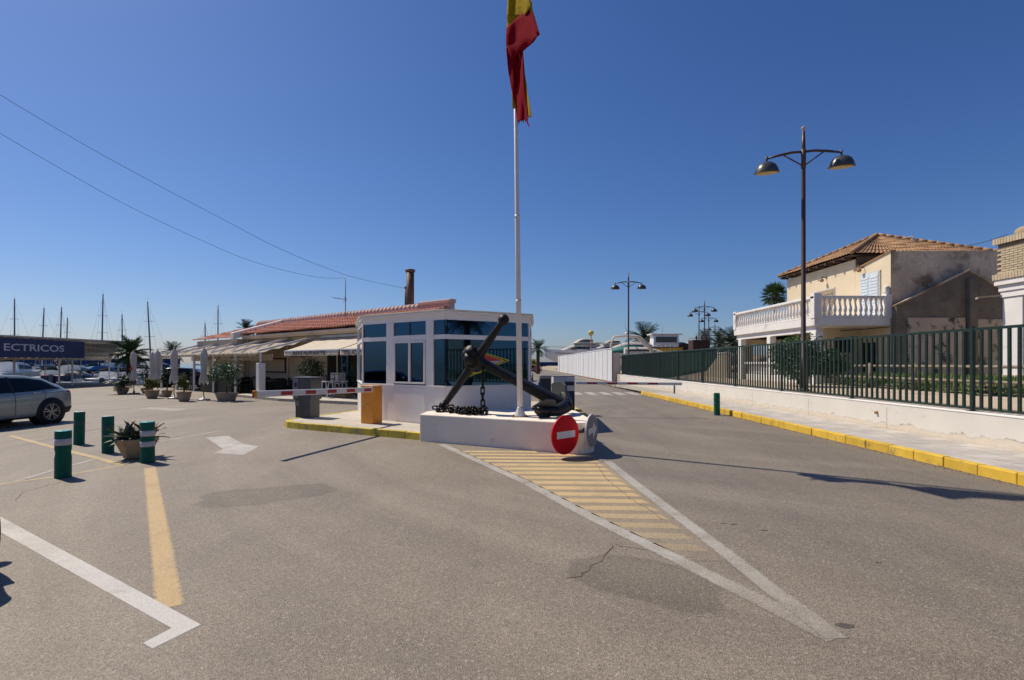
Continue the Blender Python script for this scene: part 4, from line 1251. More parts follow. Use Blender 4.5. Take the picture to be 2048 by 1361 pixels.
# hatchback: x forward from rear bumper (-2.1) to nose (2.1)
CXS = [-2.13,-2.08,-1.95,-1.7,-1.3,-0.8,-0.2,0.4,0.75,1.0,1.4,1.8,2.02,2.13]
C_TOP = [0.58,0.74,0.93,1.10,1.27,1.345,1.37,1.335,1.25,1.10,0.95,0.86,0.72,0.54]
C_BELT= [0.56,0.70,0.89,0.92,0.905,0.89,0.875,0.86,0.855,0.85,0.84,0.78,0.66,0.50]
C_WB  = [0.50,0.70,0.80,0.86,0.89,0.90,0.90,0.90,0.90,0.895,0.87,0.80,0.66,0.44]
C_WT  = [0.45,0.62,0.66,0.64,0.62,0.62,0.62,0.62,0.64,0.70,0.72,0.66,0.55,0.38]
C_SILL= [0.36,0.30,0.26,0.24,0.21,0.20,0.20,0.20,0.20,0.20,0.20,0.20,0.22,0.30]
def csurf(x, v, off=0.0):
    zt, zb, wb, wt, zs = (interp(CXS, a, x) for a in (C_TOP, C_BELT, C_WB, C_WT, C_SILL))
    zb = min(zb, zt-0.02)
    pts = [(wb*0.90, zs), (wb*0.985, zs+0.10), (wb*1.005, zs+(zb-zs)*0.5), (wb*0.985, zb-0.07), (wb*0.93, zb), (wt*0.98+0.02*(zt-zb), zt-0.11*(zt-zb)-0.02), (wt*0.72, zt-0.012), (0.0, zt)]
    y, z = catmull(pts, v)
    return y, z
def cpt(x, v, sd, off=0.0):
    y, z = csurf(x, v)
    if off:
        y1, z1 = csurf(x, min(1,v+0.01)); y0, z0 = csurf(x, max(0,v-0.01))
        n_ = V(0, z1-z0, -(y1-y0)); n_.normalize(); y += n_.y*off; z += n_.z*off
    return V(x, sd*y, z)
def car(label, paint, loc, rz, name="parked_car", cat="car"):
    t = thing(name, label, cat, loc, rz)
    q = MB()
    xs = [-2.13+4.26*i/70 for i in range(71)]
    P = [[cpt(x, j/28, 1) for j in range(28)] + [cpt(x, 1-j/28, -1) for j in range(29)] for x in xs]
    q.grid(P)
    nb_ = len(P[0])
    q.add(P[0], [tuple(range(nb_))]); q.add(P[-1], [tuple(reversed(range(nb_)))])
    q.add([P[i][0] for i in range(71)] + [P[i][-1] for i in range(71)], [(i,i+1,72+i,71+i) for i in range(70)])
    q.build("body", paint, t)
    def patch_(name, x0, x1, v0, v1, sd, m, off=0.006, nx=14, nv=6, parent=None, trim=None):
        q = MB(); P = []
        for i in range(nx+1):
            x = x0+(x1-x0)*i/nx; row = []
            for j in range(nv+1):
                a_, b_ = (v0, v1) if trim is None else trim(x)
                row.append(cpt(x, a_+(b_-a_)*j/nv, sd, off))
            P.append(row)
        q.grid(P); return q.build(name, m, parent or t, fix=True)
    v_b, v_t = 4/7, 5/7
    def side_trim(x):
        hi = v_t - 0.012
        if x > 0.45: hi = v_t - 0.012 - (x-0.45)/0.55*(v_t-v_b-0.03)
        if x < -1.25: hi = v_t - 0.012 - (-1.25-x)/0.45*(v_t-v_b-0.05)
        lo = v_b+0.008 + max(0, (-0.9-x))*0.03
        return lo, max(hi, lo+0.001)
    for sd in (1,-1):
        patch_("side_window", -1.68, 0.98, 0, 0, sd, "car_glass", 0.006, 26, 6, None, side_trim)
        for xm in (-0.42,):
            patch_("door_pillar", xm-0.035, xm+0.035, v_b, v_t, sd, "plastic_black", 0.009, 2, 6)
        for xs_ in (-1.18, -0.42, 0.72):
            patch_("door_seam", xs_-0.006, xs_+0.006, 0.16, v_b, sd, "plastic_black", 0.002, 1, 10)
        for xh in (-0.98, 0.02):
            q = MB(); y, z = csurf(xh, 3.25/7); q.bar((xh-0.10, sd*(y+0.02), z), (xh+0.10, sd*(y+0.02), z+0.005), 0.03, 0.03); q.build("door_handle", paint if paint != "car_black" else "plastic_black", t, bevel=0.01)
        q = MB(); q.sphere((0.72, sd*1.0, 0.98), 0.1, 12, sc=(0.8,1.15,0.75)); q.bar((0.74,sd*0.86,0.95),(0.72,sd*0.95,0.96),0.06,0.04); q.build("wing_mirror", paint, t)
        patch_("tail_light", -2.10, -1.84, 0.44, 0.555, sd, "tail_red", 0.010, 8, 4)
        patch_("headlight", 1.72, 2.06, 0.42, 0.56, sd, "sign_white", 0.008, 8, 4)
        patch_("lower_trim", -2.0, 2.0, 0.0, 0.085, sd, "plastic_black", 0.006, 20, 2)
        for xw in (-1.33, 1.30):
            y = 0.885
            q = MB(); q.cyl((xw,sd*0.60,0.335),(xw,sd*(y+0.022),0.335),0.385,n=30); q.build("wheel_arch", "plastic_black", t)
            w_ = MB()
            w_.add([], [])
            prof = [(0.20,-0.10),(0.29,-0.105),(0.325,-0.085),(0.33,0.0),(0.325,0.085),(0.29,0.105),(0.215,0.10)]
            Mr = Matrix.Translation((xw, sd*0.815, 0.33)) @ Matrix.Rotation(math.pi/2*(-sd), 4, 'X')
            w_.lathe(prof, 30, m=0, M=Mr); ty = w_.build("wheel", "tyre", t)
            r_ = MB()
            r_.lathe([(0.215,0.085),(0.225,0.102),(0.205,0.104),(0.195,0.07)], 30, M=Mr)
            r_.lathe([(0.045,0.07),(0.045,0.10),(0.03,0.106)], 14, M=Mr)
            for k_ in range(10):
                an_ = 2*math.pi*k_/10 + (0.12 if k_ % 2 else -0.12)
                a_ = Mr @ V(0.03*math.cos(an_),0.03*math.sin(an_),0.098); b_ = Mr @ V(0.205*math.cos(an_),0.205*math.sin(an_),0.090)
                r_.bar(a_, b_, 0.026, 0.02, up=(0,1,0))
            r_.build("rim", "rim", ty)
    def hump(name, x0, x1, m, vlo=5.25/7):
        q = MB(); P = []
        for i in range(11):
            x = x0+(x1-x0)*i/10
            row = [cpt(x, vlo+(1-vlo)*j/8, 1, 0.006) for j in range(9)] + [cpt(x, 1-(1-vlo)*j/8, -1, 0.006) for j in range(1,9)]
            P.append(row)
        q.grid(P); q.build(name, m, t)
    hump("windscreen", 0.52, 1.02, "car_glass")
    hump("rear_window", -2.0, -1.60, "car_glass")
    q = MB(); q.box(-2.15,-2.09,-0.26,0.26,0.62,0.73); q.build("number_plate", "sign_white", t)
    patch_("rear_bumper", -2.12, -1.72, 0.02, 0.2, 1, "plastic_black", 0.012, 8, 4); patch_("rear_bumper", -2.12, -1.72, 0.02, 0.2, -1, "plastic_black", 0.012, 8, 4)
    return t
# grey hatchback: heading towards the camera's side, its flank towards the road
CAR_RZ = math.radians(-97)
c1_ = car("grey green hatchback with a printed door parked behind the bollards", "car_grey", (-13.60, 12.82, 0), CAR_RZ)
Mc = MX[c1_.name]
# lettering on the flank (local +y side faces the road)
def side_text(body, size, x, z, m="plastic_black"):
    p = Mc @ V(x, 0.905+0.008, z); xd = (Mc.to_3x3() @ V(-1,0,0))
    put_text("door_lettering", body, size, m, c1_, frame_on(p, xd), 0.002, 'LEFT')
side_text("grupo", 0.19, 0.72, 0.66)
q = MB(); q.box(0.08,0.60,0.910,0.912,0.535,0.565); q.box(0.02,0.50,0.910,0.912,0.485,0.51); q.box(0.02,0.22,0.910,0.912,0.68,0.70); q.box(0.02,0.22,0.910,0.912,0.72,0.74); q.build("door_stripe", "plastic_black", c1_)
q = MB(); q.box(0.0,0.70,0.910,0.912,0.42,0.435); q.box(0.05,0.95,0.910,0.912,0.83,0.845); q.build("door_stripe", "plastic_black", c1_)
car2 = copy_tree(c1_, (-20.3, 18.5, 0.0), math.radians(-95), "white car mostly hidden behind the grey hatchback", swap={"car_grey": "car_white"})
for ch_ in list(car2.children):
    if ch_.name.startswith("door_lettering") or ch_.name.startswith("door_stripe"): bpy.data.objects.remove(ch_)
def car_copy(loc, rz, paint, label):
    c = copy_tree(car2, loc, rz, label, swap={"car_white": paint})
    return c
for o in list(bpy.data.objects):
    pass
cr = car_copy((-5.935, 4.01, 0), math.radians(-27), "car_silver", "silver car of which only a bumper corner shows at the left edge")
car_copy((-23.0, 36.2, 0), math.radians(15), "car_black", "dark car parked at the quay behind the first umbrellas")
car_copy((-18.6, 35.9, 0), math.radians(10), "car_white", "white car parked at the quay beside the pergola end")
car_copy((0.85, 47.5, 0), math.radians(80), "car_black", "black car standing beyond the right edge of the kiosk")
car_copy((3.2, 92, 0), math.radians(10), "car_red", "red car far down the road beside a palm")
yv = thing("delivery_van", "yellow van far down the road behind the red car", "van", (3.0, 104, 0), math.radians(5))
q = MB(); q.box(-2.6,1.7,-0.95,0.95,0.45,2.5); q.build("body", "car_yellow", yv, bevel=0.15)
q = MB(); q.prism([(1.71,-0.93),(2.6,-0.93),(2.6,0.93),(1.71,0.93)], 0.45, 1.5); q.build("cab", "car_yellow", yv, bevel=0.15)
q = MB(); q.box(1.0,1.65,-0.965,-0.952,1.5,2.1); q.build("side_window", "car_glass", yv)
for x in (-1.7, 1.7):
    for y in (-0.85, 0.85):
        q = MB(); q.cyl((x,y-0.1,0.36),(x,y+0.1,0.36),0.36,n=18); q.build("wheel", "tyre", yv)

# ------------------------------------------------------------------ foliage helpers
def leaf_cloud(q, c, rad, n_, size, seed, m=0, ell=(1,1,1), shell=0.35, lumps=6):
    r = random.Random(seed); c = Vector(c)
    L = [(V(r.gauss(0,1), r.gauss(0,1), r.gauss(0,1)).normalized()*r.uniform(0.25,0.68), r.uniform(0.32,0.55)) for _ in range(lumps)]
    for _ in range(n_):
        lc, lr = r.choice(L)
        d_ = V(r.gauss(0,1), r.gauss(0,1), r.gauss(0,1)).normalized()
        p = lc + d_*lr*(shell+(1-shell)*r.random())**0.6
        p = V(p.x*ell[0], p.y*ell[1], p.z*ell[2])*rad + c
        a = V(r.gauss(0,1), r.gauss(0,1), r.gauss(0,0.7)).normalized(); b = a.cross(V(r.gauss(0,1), r.gauss(0,1), r.gauss(0,1))).normalized()
        s_ = size*r.uniform(0.6,1.3); w_ = s_*0.42
        q.add([p-a*s_*0.5, p+b*w_*0.5, p+a*s_*0.5, p-b*w_*0.5], [(0,1,2,3)], m)

def frond_mesh(L, droop, nl, lw, ll, m, seed, up=0.5):
    """a feather palm frond: rachis with two rows of leaflets, along +x"""
    r = random.Random(seed); q = MB()
    def pt(t): return V(L*t*(1-0.15*droop*t*t), 0, -L*droop*0.75*t**2.2)
    pts = [pt(i/10) for i in range(11)]
    q.tube(pts, [0.022*L*(1-0.8*i/10) for i in range(11)], 5)
    for i in range(nl):
        t = 0.10+0.88*i/nl; p = pt(t); tg = (pt(min(1,t+0.02))-pt(t-0.02)).normalized()
        l = ll*L*math.sin(math.pi*(0.15+0.8*t))**0.7*r.uniform(0.85,1.1)
        for sd in (1,-1):
            d_ = (tg*0.75 + V(0,sd*0.9,0) + V(0,0,r.uniform(-0.10,0.35))).normalized()
            e = p + d_*l + V(0,0,-0.18*l)
            wv = tg*lw*L*0.5
            mid_ = p.lerp(e,0.45)+V(0,0,0.04*l)
            q.add([p-wv*0.6, p+wv*0.6, mid_+wv, e, mid_-wv], [(0,1,2,3,4)])
    return q

def palm(name, label, loc, h, L, nf, trunk_r, seed, mat_leaf="palm_leaf", parts=True, group=None, lean=0.0, nl=26):
    r = random.Random(seed)
    t = thing(name, label, "palm tree", loc, 0, group)
    q = MB(); pts, rs = [], []
    for i in range(13):
        k = i/12; pts.append(V(lean*k*k*h, 0, h*k)); rs.append(trunk_r*(1.15-0.3*k)*(1+0.06*(i%2)))
    rs[-1] *= 1.35; rs[-2] *= 1.3
    q.tube(pts, rs, 10); q.build("trunk", "trunk", t)
    top_ = pts[-1]
    kinds = [(72,0.35),(46,0.55),(20,0.65),(-12,0.5)]
    base = []
    for j, (up, dr) in enumerate(kinds):
        q = frond_mesh(L, dr, nl, 0.030, 0.38, mat_leaf, seed*7+j, up)
        base.append(q)
    if parts:
        srcs = [b.build("frond", mat_leaf, t, fix=False) for b in base]; first_ = [True]*4
        for i in range(nf):
            j = min(3, int(4*i/nf)); src = srcs[j]
            if first_[j]: o = src; first_[j] = False
            else: o = src.copy(); COL.objects.link(o)
            o.location = top_ + V(0,0,-0.12*j*trunk_r); o.rotation_euler = (r.uniform(-.2,.2), -math.radians(kinds[j][0]+r.uniform(-13,13)), i*2.399+r.uniform(-.2,.2)); s_ = r.uniform(0.85,1.1); o.scale = (s_,s_,s_)
    else:
        q = MB()
        for i in range(nf):
            j = min(3, int(4*i/nf)); b = base[j]
            M = Matrix.Translation(top_) @ Matrix.Rotation(i*2.399, 4, 'Z') @ Matrix.Rotation(-math.radians(kinds[j][0]+r.uniform(-13,13)), 4, 'Y') @ Matrix.Rotation(r.uniform(-.2,.2), 4, 'X')
            q.add(b.v, b.f, 0, False, M)
        q.build("crown", mat_leaf, t, fix=False)
    return t

def fan_palm(name, label, loc, h, R_, nf, trunk_r, seed, mat_leaf="palm_leaf_far", group=None):
    r = random.Random(seed); t = thing(name, label, "palm tree", loc, 0, group)
    q = MB(); q.tube([V(0,0,h*i/6) for i in range(7)], [trunk_r]*7, 8); q.build("trunk", "trunk", t)
    q = MB()
    for i in range(nf):
        az = i*2.399; el = math.radians(80-125*i/nf)
        d_ = V(math.cos(az)*math.cos(el), math.sin(az)*math.cos(el), math.sin(el))
        c = V(0,0,h) + d_*R_*0.5
        q.tube([V(0,0,h), c], 0.02*R_, 4)
        a = d_; b = d_.cross(V(0,0,1)); b = b.normalized() if b.length > 0.01 else V(1,0,0); c3 = a.cross(b)
        for k in range(13):
            th = math.radians(-105+210*k/12)
            e = c + (a*math.cos(th)+b*math.sin(th))*R_*0.55*r.uniform(0.85,1.1) + V(0,0,-0.06*R_)
            p_ = (a*-math.sin(th)+b*math.cos(th))*0.035*R_
            q.add([c, c.lerp(e,0.6)+p_+c3*0.02, e, c.lerp(e,0.6)-p_], [(0,1,2,3)])
    q.build("crown", mat_leaf, t, fix=False)
    return t

# ------------------------------------------------------------------ restaurant (local x along its front, local y to the back)
RU, RN, RF = V(0.775,-0.632,0), V(0.632,0.775,0), V(-6.25,21.3,0)
re_ = thing("restaurant", "low cream restaurant building with red tiled roof behind the kiosk", "building", RF, math.atan2(-0.632, 0.775))
MR = MX[re_.name]
def lx(px, b):
    k = (px-CEN)/FPX
    return (k*(RF.y+b*RN.y) - RF.x - b*RN.x)/(RU.x - k*RU.y)
def loc_px(px, py, h=0.0):
    """restaurant-local x,y of a ground pixel"""
    p = MR.inverted() @ g(px, py, h); return p
XL, XS, XR = -21.5, -15.1, 0.9
def tile_roof(name, parent, m, p00, p10, p01, p11, nx, ny, amp, world=False, rows=True):
    """corrugated tiled slope: p00-p10 eave, p01-p11 top; nx rolls along the eave, ny courses up"""
    q = MB(); P = []
    up_n = (p10-p00).cross(p01-p00).normalized()
    if up_n.z < 0: up_n = -up_n
    steps = []
    for j in range(ny): steps += [(j/ny, 0.0), ((j+0.94)/ny, 1.0)]
    for t, k in steps:
        row = []
        for i in range(nx*4+1):
            s_ = i/(nx*4)
            e = (p00+(p10-p00)*s_); f_ = (p01+(p11-p01)*s_)
            h = amp*(math.cos(2*math.pi*s_*nx)*0.5+0.5)**0.7 + (1-k)*amp*0.55 + amp*0.16*math.sin(i//4*12.9898+ j*0.0 + int(t*ny)*78.233)
            row.append(e+(f_-e)*t + up_n*h)
        P.append(row)
    q.grid(P, smooth=False)
    o = q.build(name, m, parent, world, fix=False)
    o["kind"] = "stuff"
    return o
# main walls
q = MB(); q.box(XS+0.1, XR, 2.05, 7.0, 0.1, 3.32); q.build("wall", "cream_wall", re_)
q = MB(); q.box(XL+0.3, XS+0.095, 1.75, 6.8, 0.0, 3.15); q.build("side_wing_wall", "cream_wall", re_)
q = MB(); q.box(XS+0.1, XR, 1.68, 2.04, 3.12, 3.34); q.build("cornice", "cream_wall", re_, bevel=0.02)
q = MB(); q.box(XL+0.2, XS+0.095, 1.35, 1.74, 2.72, 3.16); q.build("cornice", "cream_wall", re_, bevel=0.02)
tile_roof("tile_roof", re_, "roof_tile", V(XS+0.35,1.50,3.38), V(XR,1.50,3.38), V(XS+0.35,4.15,4.22), V(XR,4.15,4.22), 66, 9, 0.095)
tile_roof("tile_roof", re_, "roof_tile", V(XL,1.15,3.20), V(XS-0.05,1.15,3.20), V(XL+1.2,4.15,4.12), V(XS-0.05,4.15,4.20), 28, 9, 0.07)
q = MB(); q.add([V(XS-0.04,1.05,3.1),V(XS+0.34,1.05,3.1),V(XS+0.34,4.3,4.15),V(XS-0.04,4.3,4.15),V(XS-0.04,1.05,3.52),V(XS+0.34,1.05,3.52),V(XS+0.34,4.3,4.55),V(XS-0.04,4.3,4.55)],
                [(0,3,2,1),(4,5,6,7),(0,1,5,4),(1,2,6,5),(2,3,7,6),(3,0,4,7)]); q.build("parapet", "white_plaster", re_, bevel=0.02)
q = MB(); q.box(-18.6, XR+0.1, 4.16, 4.42, 3.1, 4.42); q.build("ridge_wall", "ridge_pink", re_)
first = None
rt = MB(); rt.tube([V(0,0,0), V(0.30,0,0.02), V(0.36,0,0.025)], [0.12,0.145,0.15], 10)
xx = -18.6
while xx < XR-0.2:
    if first is None: first = rt.build("ridge_tile", "ridge_pink", re_); o = first
    else: o = first.copy(); COL.objects.link(o)
    o.location = (xx, 4.29, 4.44+rnd.uniform(-.01,.01)); xx += 0.32
q = MB(); q.box(XR-2.2, XR+0.15, 4.1, 4.5, 4.45, 4.66); q.build("ridge_cap", "ridge_pink", re_, bevel=0.06)
q = MB(); q.box(XS+0.3, XR, 1.55, 1.67, 3.22, 3.34); q.build("gutter", "cream_wall", re_, bevel=0.02)
# wall openings under the awning: dark doorway, blue door leaf, boards
q = MB(); q.box(-5.9,-3.0,2.02,2.048,0.13,2.6); q.build("doorway", "dark_inside", re_)
q = MB(); q.box(-4.5,-3.9,1.93,1.975,0.13,2.45); dr = q.build("door", "blue_door", re_, bevel=0.01)
q = MB(); q.box(-4.37,-4.03,1.915,1.929,1.2,2.2); q.build("pane", "pane_dark", dr)
q = MB(); q.cyl((-3.97,1.92,1.05),(-3.97,1.88,1.05),0.02); q.build("handle", "grey_metal", dr)
q = MB(); q.box(-13.2,-10.2,2.0,2.045,1.1,1.95); wf = q.build("menu_board", "wood_dark", re_)
q = MB(); q.box(-13.1,-10.3,1.985,1.999,1.18,1.87); q.build("board_face", "cream_wall", wf)
q = MB(); q.box(-9.6,-8.0,1.99,2.045,2.0,2.07); q.build("shelf", "wood_dark", re_)
q = MB(); q.box(XS-6,-5.2,1.98,2.045,0.12,0.75); q.build("dado", "black_metal", re_)
for k in range(3):
    q = MB(); q.tube([V(-14.9+k*5.0,1.9,3.30),V(-14.9+k*5.0,1.95,3.05),V(-14.9+k*5.0,2.0,0.3)],0.035,8); q.build("downpipe", "white_plaster", re_)
# chimneys, aerial: things of their own
def flue(label, px, py_top, py_bot, wpx, Y):
    a, b = at(px, py_bot, Y), at(px, py_top, Y); r = wpx/2*Y/FPX
    b.y = a.y
    t = thing("flue_pipe", label, "chimney", a - V(0,0,0.9))
    q = MB(); q.cyl(a-V(0,0,0.9), b, r, n=16); q.build("pipe", "flue", t, True)
    q = MB(); q.tube([b-V(0,0,0.10), b-V(0,0,0.06), b+V(0,0,0.02), b+V(0,0,0.05)], [r*1.12,r*1.3,r*1.3,r*0.9], 16); q.build("cap", "flue", t, True)
    return t
flue("fat brown metal flue pipe rising behind the kiosk roof", 820.5, 541, 612, 15.5, 27.0)
flue("thin brown flue pipe beside the fat one", 811.5, 575, 612, 4.5, 27.2)
ap = at(691, 628, 28.5)
ae = thing("tv_aerial", "thin television aerial on the restaurant ridge", "aerial", ap - V(0,0,0.3))
q = MB(); q.cyl(ap-V(0,0,0.3), at(691,555,28.5), 0.028, 0.02, n=8); q.build("mast", "mast_metal", ae, True)
q = MB(); q.cyl(at(666,596,28.3), at(693,600,28.6), 0.013, n=6); b_ = q.build("antenna_boom", "mast_metal", ae, True)
for k in range(7):
    c = at(668+k*3.6, 596.3+k*0.5, 28.3); q = MB(); q.cyl(c-V(0.02,0.3,0), c+V(0.02,0.3,0), 0.008, n=5); q.build("element", "mast_metal", b_, True)
q = MB(); q.cyl(at(687,592,28.5), at(693,603,28.5), 0.012, n=5); q.cyl(at(687,606,28.5), at(693,597,28.5), 0.012, n=5); q.build("reflector", "mast_metal", ae, True)
q = MB(); q.cyl(at(673,628,28.4), at(693,630,28.5), 0.012, n=5); q.build("lower_boom", "mast_metal", ae, True)
# overhead wires
def wire(label, pts, r=0.012):
    t = MB(); P = [Vector(p) for p in pts]; out = []
    for i in range(33):
        k = i/32
        a, b, c = P
        out.append(a*(1-k)**2 + b*2*k*(1-k) + c*k*k)
    t.tube(out, r, 5)
    return tag(t.build("overhead_wire", "wire"), label, "wire")
def wire3(label, p0, pm, p1, r):
    p0, pm, p1 = Vector(p0), Vector(pm), Vector(p1)
    return wire(label, [p0, pm*2 - (p0+p1)*0.5, p1], r)
def wire_px(label, pts, Y0_, Y1_, r):
    x0_, x1_ = pts[0][0], pts[-1][0]; P_ = []
    for i in range(61):
        px, py = catmull(pts, i/60); P_.append(at(px, py, Y0_+(Y1_-Y0_)*(px-x0_)/(x1_-x0_)))
    t = MB(); t.tube(P_, r, 5); return tag(t.build("overhead_wire", "wire"), label, "wire")
wire_px("upper overhead wire sagging down from the left to the flue", [(-200,68),(0,190),(155,282),(311,368),(440,436),(560,498),(691,550),(806,576.5)], 15.0, 27.2, 0.008)
wire_px("lower overhead wire sagging down from the left to the aerial", [(-200,143),(0,267),(187,375),(280,424),(374,468),(498,521),(623,553),(691,556.5)], 15.0, 28.5, 0.008)

# awnings
def awning(label, x0, x1, text, tx, tw):
    t = thing("awning", label, "awning", MR @ V((x0+x1)/2, 1.0, 2.25))
    yb, zb, yf, zf = 2.0, 2.98, 0.0, 2.25
    q = MB(); P = []
    for i in range(33):
        x = x0+(x1-x0)*i/32; row = []
        for j in range(9):
            k = j/8; sag = -0.035*math.sin(math.pi*k) + 0.02*math.sin(i*0.8)*(1-k)*0.7
            row.append(MR @ V(x, yb+(yf-yb)*k, zb+(zf-zb)*k+sag))
        P.append(row)
    q.grid(P); q.build("canopy", "awning", t, True, solid=0.004)
    q = MB(); P = []
    for i in range(49):
        x = x0+(x1-x0)*i/48
        zl = zf-0.27+0.022*abs(math.sin(i*0.65))
        P.append([MR @ V(x, -0.012+0.015*math.sin(i*0.9)*j/4, zf-0.03+(zl-zf+0.03)*j/4) for j in range(5)])
    q.grid(P); vv = q.build("valance", "valance", t, True, solid=0.003)
    p = MR @ V(tx, -0.055, zf-0.215)
    me = text_mesh(text, 1.0, 0.003, 'LEFT', 0.012, 1.1)
    vx = [v.co.x for v in me.vertices]; vy = [v.co.y for v in me.vertices]
    me.transform(MX[t.name].inverted() @ frame_on(p, RU) @ Matrix.Diagonal((tw/(max(vx)-min(vx)), 0.185/(max(vy)-min(vy)), 1, 1)) @ Matrix.Translation((-min(vx),-min(vy),0)))
    me.materials.clear(); me.materials.append(M_("letter_dark"))
    o_ = bpy.data.objects.new("lettering", me); COL.objects.link(o_); o_.parent = t
    q = MB(); q.bar(MR @ V(x0,0,zf-0.01), MR @ V(x1,0,zf-0.01), 0.06, 0.06); q.build("front_bar", "white_metal", t, True, bevel=0.01)
    q = MB(); q.bar(MR @ V(x0,2.0,zb+0.05), MR @ V(x1,2.0,zb+0.05), 0.09, 0.14); q.build("roller_box", "white_metal", t, True, bevel=0.02)
    for x in (x0+0.5, x1-0.5):
        q = MB(); q.tube([MR @ V(x,1.9,zb-0.1), MR @ V(x+0.35,1.0,zf+0.2), MR @ V(x,0.05,zf-0.04)], 0.025, 6, smooth=False); q.build("folding_arm", "grey_metal", t, True)
    for k, x in enumerate((x0+0.28, x1-0.28)):
        q = MB(); pts = []
        for i in range(13):
            an_ = math.pi*(0.08+0.84*i/12); pts.append(MR @ V(x+0.23*math.cos(an_), -0.04, zf-0.09-0.10*math.sin(an_)))
        q.tube(pts, 0.010, 4); q.build("valance_swag", "awning", t, True)
    return t
awning("cream awning lettered RESTAURANTE left of the kiosk", -6.37, -1.62, "RESTAURANTE", -5.42, 2.80)
awning("cream awning lettered EL CA partly hidden by the kiosk", -1.50, 3.2, "\"EL CA", -1.27, 1.30)

# terrace floor with its own kerb
tf = [(1.9,-0.15),(1.9,7.2),(-8.6,7.2),(-8.6,-1.35),(-3.7,-1.45),(0.6,-0.45)]
q = MB(); q.prism([((MR @ V(x,y,0)).x, (MR @ V(x,y,0)).y) for x, y in tf], -0.05, 0.11)
tfl = struct(q.build("terrace_floor", "island_concrete"))
edge = [(-8.62,-1.38),(-3.7,-1.48),(0.6,-0.48),(1.9,-0.18)]
for a_, b_ in zip(edge, edge[1:]):
    a_, b_ = V(a_[0],a_[1],0), V(b_[0],b_[1],0); n_ = max(1, round((b_-a_).length/0.7))
    for i in range(n_):
        q = MB(); q.bar(MR @ (a_.lerp(b_,(i+0.01)/n_)+V(0,-0.06,0.06)), MR @ (a_.lerp(b_,(i+0.99)/n_)+V(0,-0.06,0.06)), 0.13, 0.13); q.build("kerb_stone", "kerb_grey", tfl, bevel=0.012)

# pergola terrace on the left
pg = thing("pergola", "long pergola with tan canvas roof and white rafters along the restaurant terrace", "pergola", MR @ V(-14, 0, 0), math.atan2(-0.632, 0.775))
def pw(x, y, z): return MR @ V(x, y, z)
PX0, PX1, PYF, PYB, PZF, PZB = -21.0, -7.0, -0.95, 1.95, 2.16, 2.95
nb = 5
def pz(y): return PZF+(PZB-PZF)*(y-PYF)/(PYB-PYF)
for i in range(nb+1):
    x = PX1+(PX0-PX1)*i/nb
    q = MB(); q.bar(pw(x,PYF-0.05,pz(PYF)+0.09), pw(x,PYB,pz(PYB)+0.09), 0.07, 0.10); q.build("rafter", "white_plaster", pg, True, bevel=0.008)
    q = MB()
    if i > 0: q.bar(pw(x,PYF+0.08,0.0), pw(x,PYF+0.08,PZF), 0.10, 0.10); q.build("post", "white_plaster", pg, True, bevel=0.008)
    else: q.bar(pw(x,PYF+0.08,1.68), pw(x,PYF+0.08,PZF+0.02), 0.07, 0.07); q.build("post", "white_plaster", pg, True)
for i in range(nb):
    xa, xb = PX1+(PX0-PX1)*i/nb, PX1+(PX0-PX1)*(i+1)/nb
    q = MB(); P = []
    for ii in range(33):
        x = xa+(xb-xa)*(0.015+0.97*ii/32); row = []
        for j in range(21):
            y = PYF-0.06+(PYB-PYF)*j/20
            wv = 0.075*(0.5-0.5*math.cos(j/20*math.pi*2*4)) ; sag = -0.05*math.sin(math.pi*ii/32)
            row.append(pw(x, y, pz(y)+0.03-wv+sag))
        P.append(row)
    q.grid(P); q.build("canvas", "pergola_cloth", pg, True, solid=0.004)
    q = MB(); P = []
    for ii in range(41):
        x = xa+(xb-xa)*(0.015+0.97*ii/40)
        P.append([pw(x, PYF-0.07+0.01*math.sin(ii), PZF+0.03), pw(x, PYF-0.07, PZF-0.10-0.045*abs(math.sin(ii*math.pi/8)))])
    q.grid(P); q.build("scallop_edge", "pergola_cloth", pg, True, solid=0.003)
q = MB(); q.bar(pw(PX0,PYF+0.08,PZF-0.02), pw(PX1,PYF+0.08,PZF-0.02), 0.08, 0.10); q.build("front_beam", "white_plaster", pg, True)
q = MB(); q.bar(pw(PX0,0.9,1.98), pw(-9.4,0.9,1.98), 0.02, 0.36); vb = q.build("name_band", "valance", pg, True)
put_text("lettering", "RESTAURANTE  \"EL CA", 0.27, "letter_dark", pg, frame_on(pw(-19.5,0.88,1.88), RU), 0.002, 'LEFT', 0, 1.2)
wp = MR @ V(PX1, PYF+0.08, 0)
co = thing("terrace_pillar", "thick white pillar at the near corner of the pergola", "pillar", wp, math.atan2(-0.632,0.775))
q = MB(); q.box(-0.16,0.16,-0.16,0.16,0.0,1.66); q.build("shaft", "white_plaster", co, bevel=0.02)
q = MB(); q.box(-0.19,0.19,-0.19,0.19,0.0,0.16); q.build("foot", "white_plaster", co, bevel=0.01)

